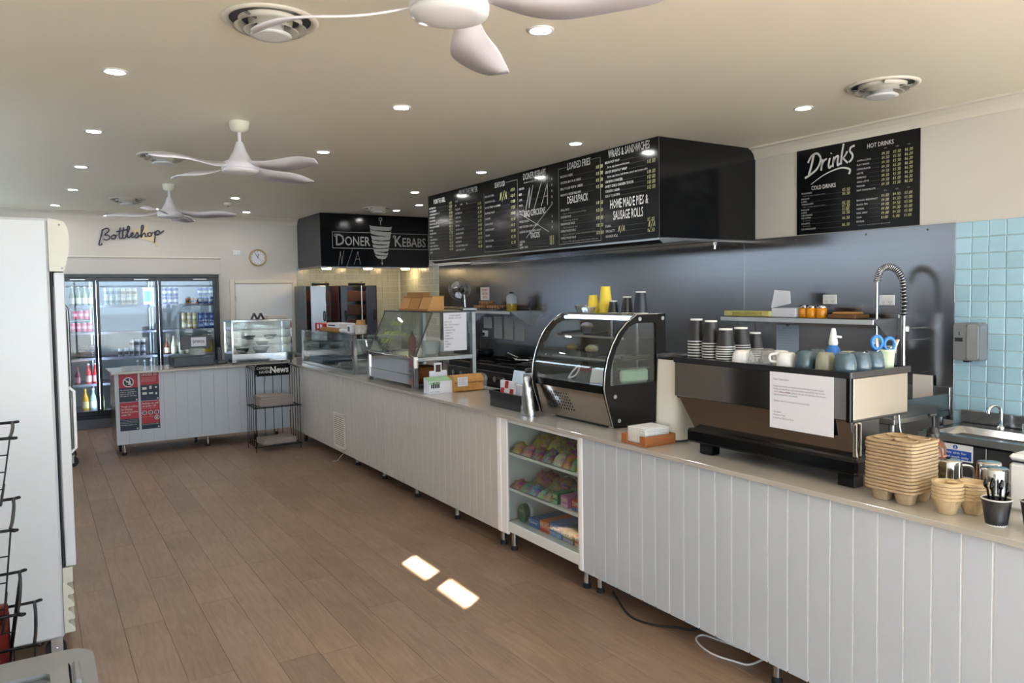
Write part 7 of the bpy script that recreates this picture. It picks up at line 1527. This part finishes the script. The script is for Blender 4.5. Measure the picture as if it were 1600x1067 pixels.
MB().rbox(5.046, 5.0495, 2.555, 2.605, 1.395, 1.42, .002).build('level_window', 'ink', o); MB().rbox(5.0465, 5.0495, 2.575, 2.58, 1.435, 1.46, .001).build('keyhole', 'ink', o); MB().rbox(5.06, 5.1, 2.52, 2.56, 1.262, 1.2715, .003).build('nozzle', 'black_plastic', o)
# cooking line
t = thing('cooking_range', 'black cooking range with a row of steel knobs behind the counter', 'range', (4.8, 7.5, 0))
MB().rbox(4.42, 5.14, 6.95, 8.5, .1, .93, .006).build('body', 'iron', t); MB().rbox(4.4, 4.42, 6.95, 8.5, .7, .86, .006).build('control_panel', 'black_plastic', t)
for k in range(7):
    y = 7.1 + .2 * k; b = MB().cyl((4.4, y, .78), (4.37, y, .78), .032, n=16).build('knob', 'chrome', t); MB().rbox(4.362, 4.37, y - .006, y + .006, .755, .805, .002).build('grip', 'chrome', b)
for k in range(3):
    m = MB(); y = 7.2 + .5 * k
    for q in range(5): m.rbox(4.5, 5.0, y - .16 + .08 * q, y - .15 + .08 * q, .931, .95, .003)
    for x in (4.5, 4.74, 4.98): m.rbox(x, x + .014, y - .17, y + .19, .935, .955, .003)
    m.build('trivet', 'iron', t)
MB().rbox(5.1, 5.14, 6.95, 8.5, .931, 1.1, .004).build('splash_back', 'steel_dark', t)
for x in (4.47, 5.08):
    for y in (7.0, 8.45): MB().cyl((x, y, 0), (x, y, .1), .025, n=10).build('leg', 'steel', t)
t = thing('flat_grill', 'black flat grill unit with an oven door beside the range', 'grill', (4.8, 6.2, 0))
MB().rbox(4.42, 5.14, 5.4, 6.93, .1, .98, .006).build('body', 'iron', t); MB().rbox(4.46, 5.06, 5.45, 6.88, .981, 1.0, .004).build('plate', 'steel_dark', t); MB().rbox(5.07, 5.13, 5.42, 6.9, .981, 1.16, .004).build('splash_back', 'steel_dark', t)
d = MB().rbox(4.405, 4.42, 5.5, 6.8, .3, .8, .006).build('oven_door', 'black_plastic', t); MB().tube([(4.405, 5.6, .74), (4.375, 5.6, .75), (4.375, 6.7, .75), (4.405, 6.7, .74)], .01, 8).build('handle', 'chrome', d)
for x in (4.47, 5.08):
    for y in (5.45, 6.85): MB().cyl((x, y, 0), (x, y, .1), .025, n=10).build('leg', 'steel', t)
o = thing('frying_pan', 'steel frying pan with a long handle on the range', 'pan', (4.75, 7.2, .956)); MB().shell([(.1, 0), (.13, .05), (.134, .05), (.103, .004), (.0001, .004)], (4.72, 7.2, .956), 24).build('pan', 'steel_bright', o); MB().tube([(4.72, 7.33, 1.0), (4.74, 7.6, 1.04)], .011, 8).build('handle', 'steel', o)
o = thing('saucepan', 'black saucepan on the range below the recipe sheets', 'pan', (4.8, 8.2, .956)); MB().shell([(.1, 0), (.105, .1), (.109, .1), (.103, .004), (.0001, .004)], (4.78, 8.2, .956), 24).build('pot', 'iron', o); MB().tube([(4.7, 8.12, 1.03), (4.55, 7.98, 1.05)], .01, 8).build('handle', 'iron', o)
o = thing('wooden_spatula', 'wooden handled scraper lying on the flat grill', 'spatula', (4.6, 6.5, 1.001)); MB().rbox(4.52, 4.55, 6.35, 6.6, 1.001, 1.018, .004).build('handle', 'kraft', o); MB().rbox(4.49, 4.58, 6.6, 6.72, 1.001, 1.006, .002).build('blade', 'steel', o)
t = thing('fryer', 'steel deep fryer between the wash bench and the flat grill', 'fryer', (4.8, 5.0, 0)); MB().rbox(4.45, 5.14, 4.65, 5.37, .1, .9, .006).build('body', 'steel', t); MB().rbox(5.05, 5.14, 4.65, 5.37, .901, 1.12, .005).build('splash_back', 'steel', t)
for y in (4.8, 5.05): b = MB().rbox(4.55, 4.95, y, y + .2, .901, .95, .004).build('basket', 'steel_dark', t); MB().tube([(4.55, y + .1, .95), (4.38, y + .1, 1.02)], .009, 8).build('handle', 'black_plastic', b)
for x in (4.5, 5.09):
    for y in (4.7, 5.32): MB().cyl((x, y, 0), (x, y, .1), .022, n=10).build('leg', 'steel', t)
t = thing('prep_bench', 'steel prep bench with drawers between range and alcove', 'bench', (4.8, 9.3, 0)); MB().rbox(4.5, XW - .014, 8.53, 10.1, .86, .9, .004).build('top', 'steel', t)
for x in (4.55, 5.1):
    for y in (8.6, 10.05): MB().cyl((x, y, 0), (x, y, .86), .02, n=10).build('leg', 'steel', t)
MB().rbox(4.52, 5.1, 8.6, 10.0, .3, .33, .004).build('under_shelf', 'steel', t)
o = thing('white_tub', 'stack-height white tub on the prep bench seen through the sandwich bar', 'tub', (4.7, 9.2, .9)); MB().shell([(.12, 0), (.15, .2), (.155, .205), (.14, .2), (.11, .005), (.0001, .005)], (4.72, 9.2, .9005), 24).build('tub', 'white_plastic', o); MB().shell([(.152, .2), (.16, .206), (.152, .212)], (4.72, 9.2, .9005), 24).build('rim', 'white_plastic', o)
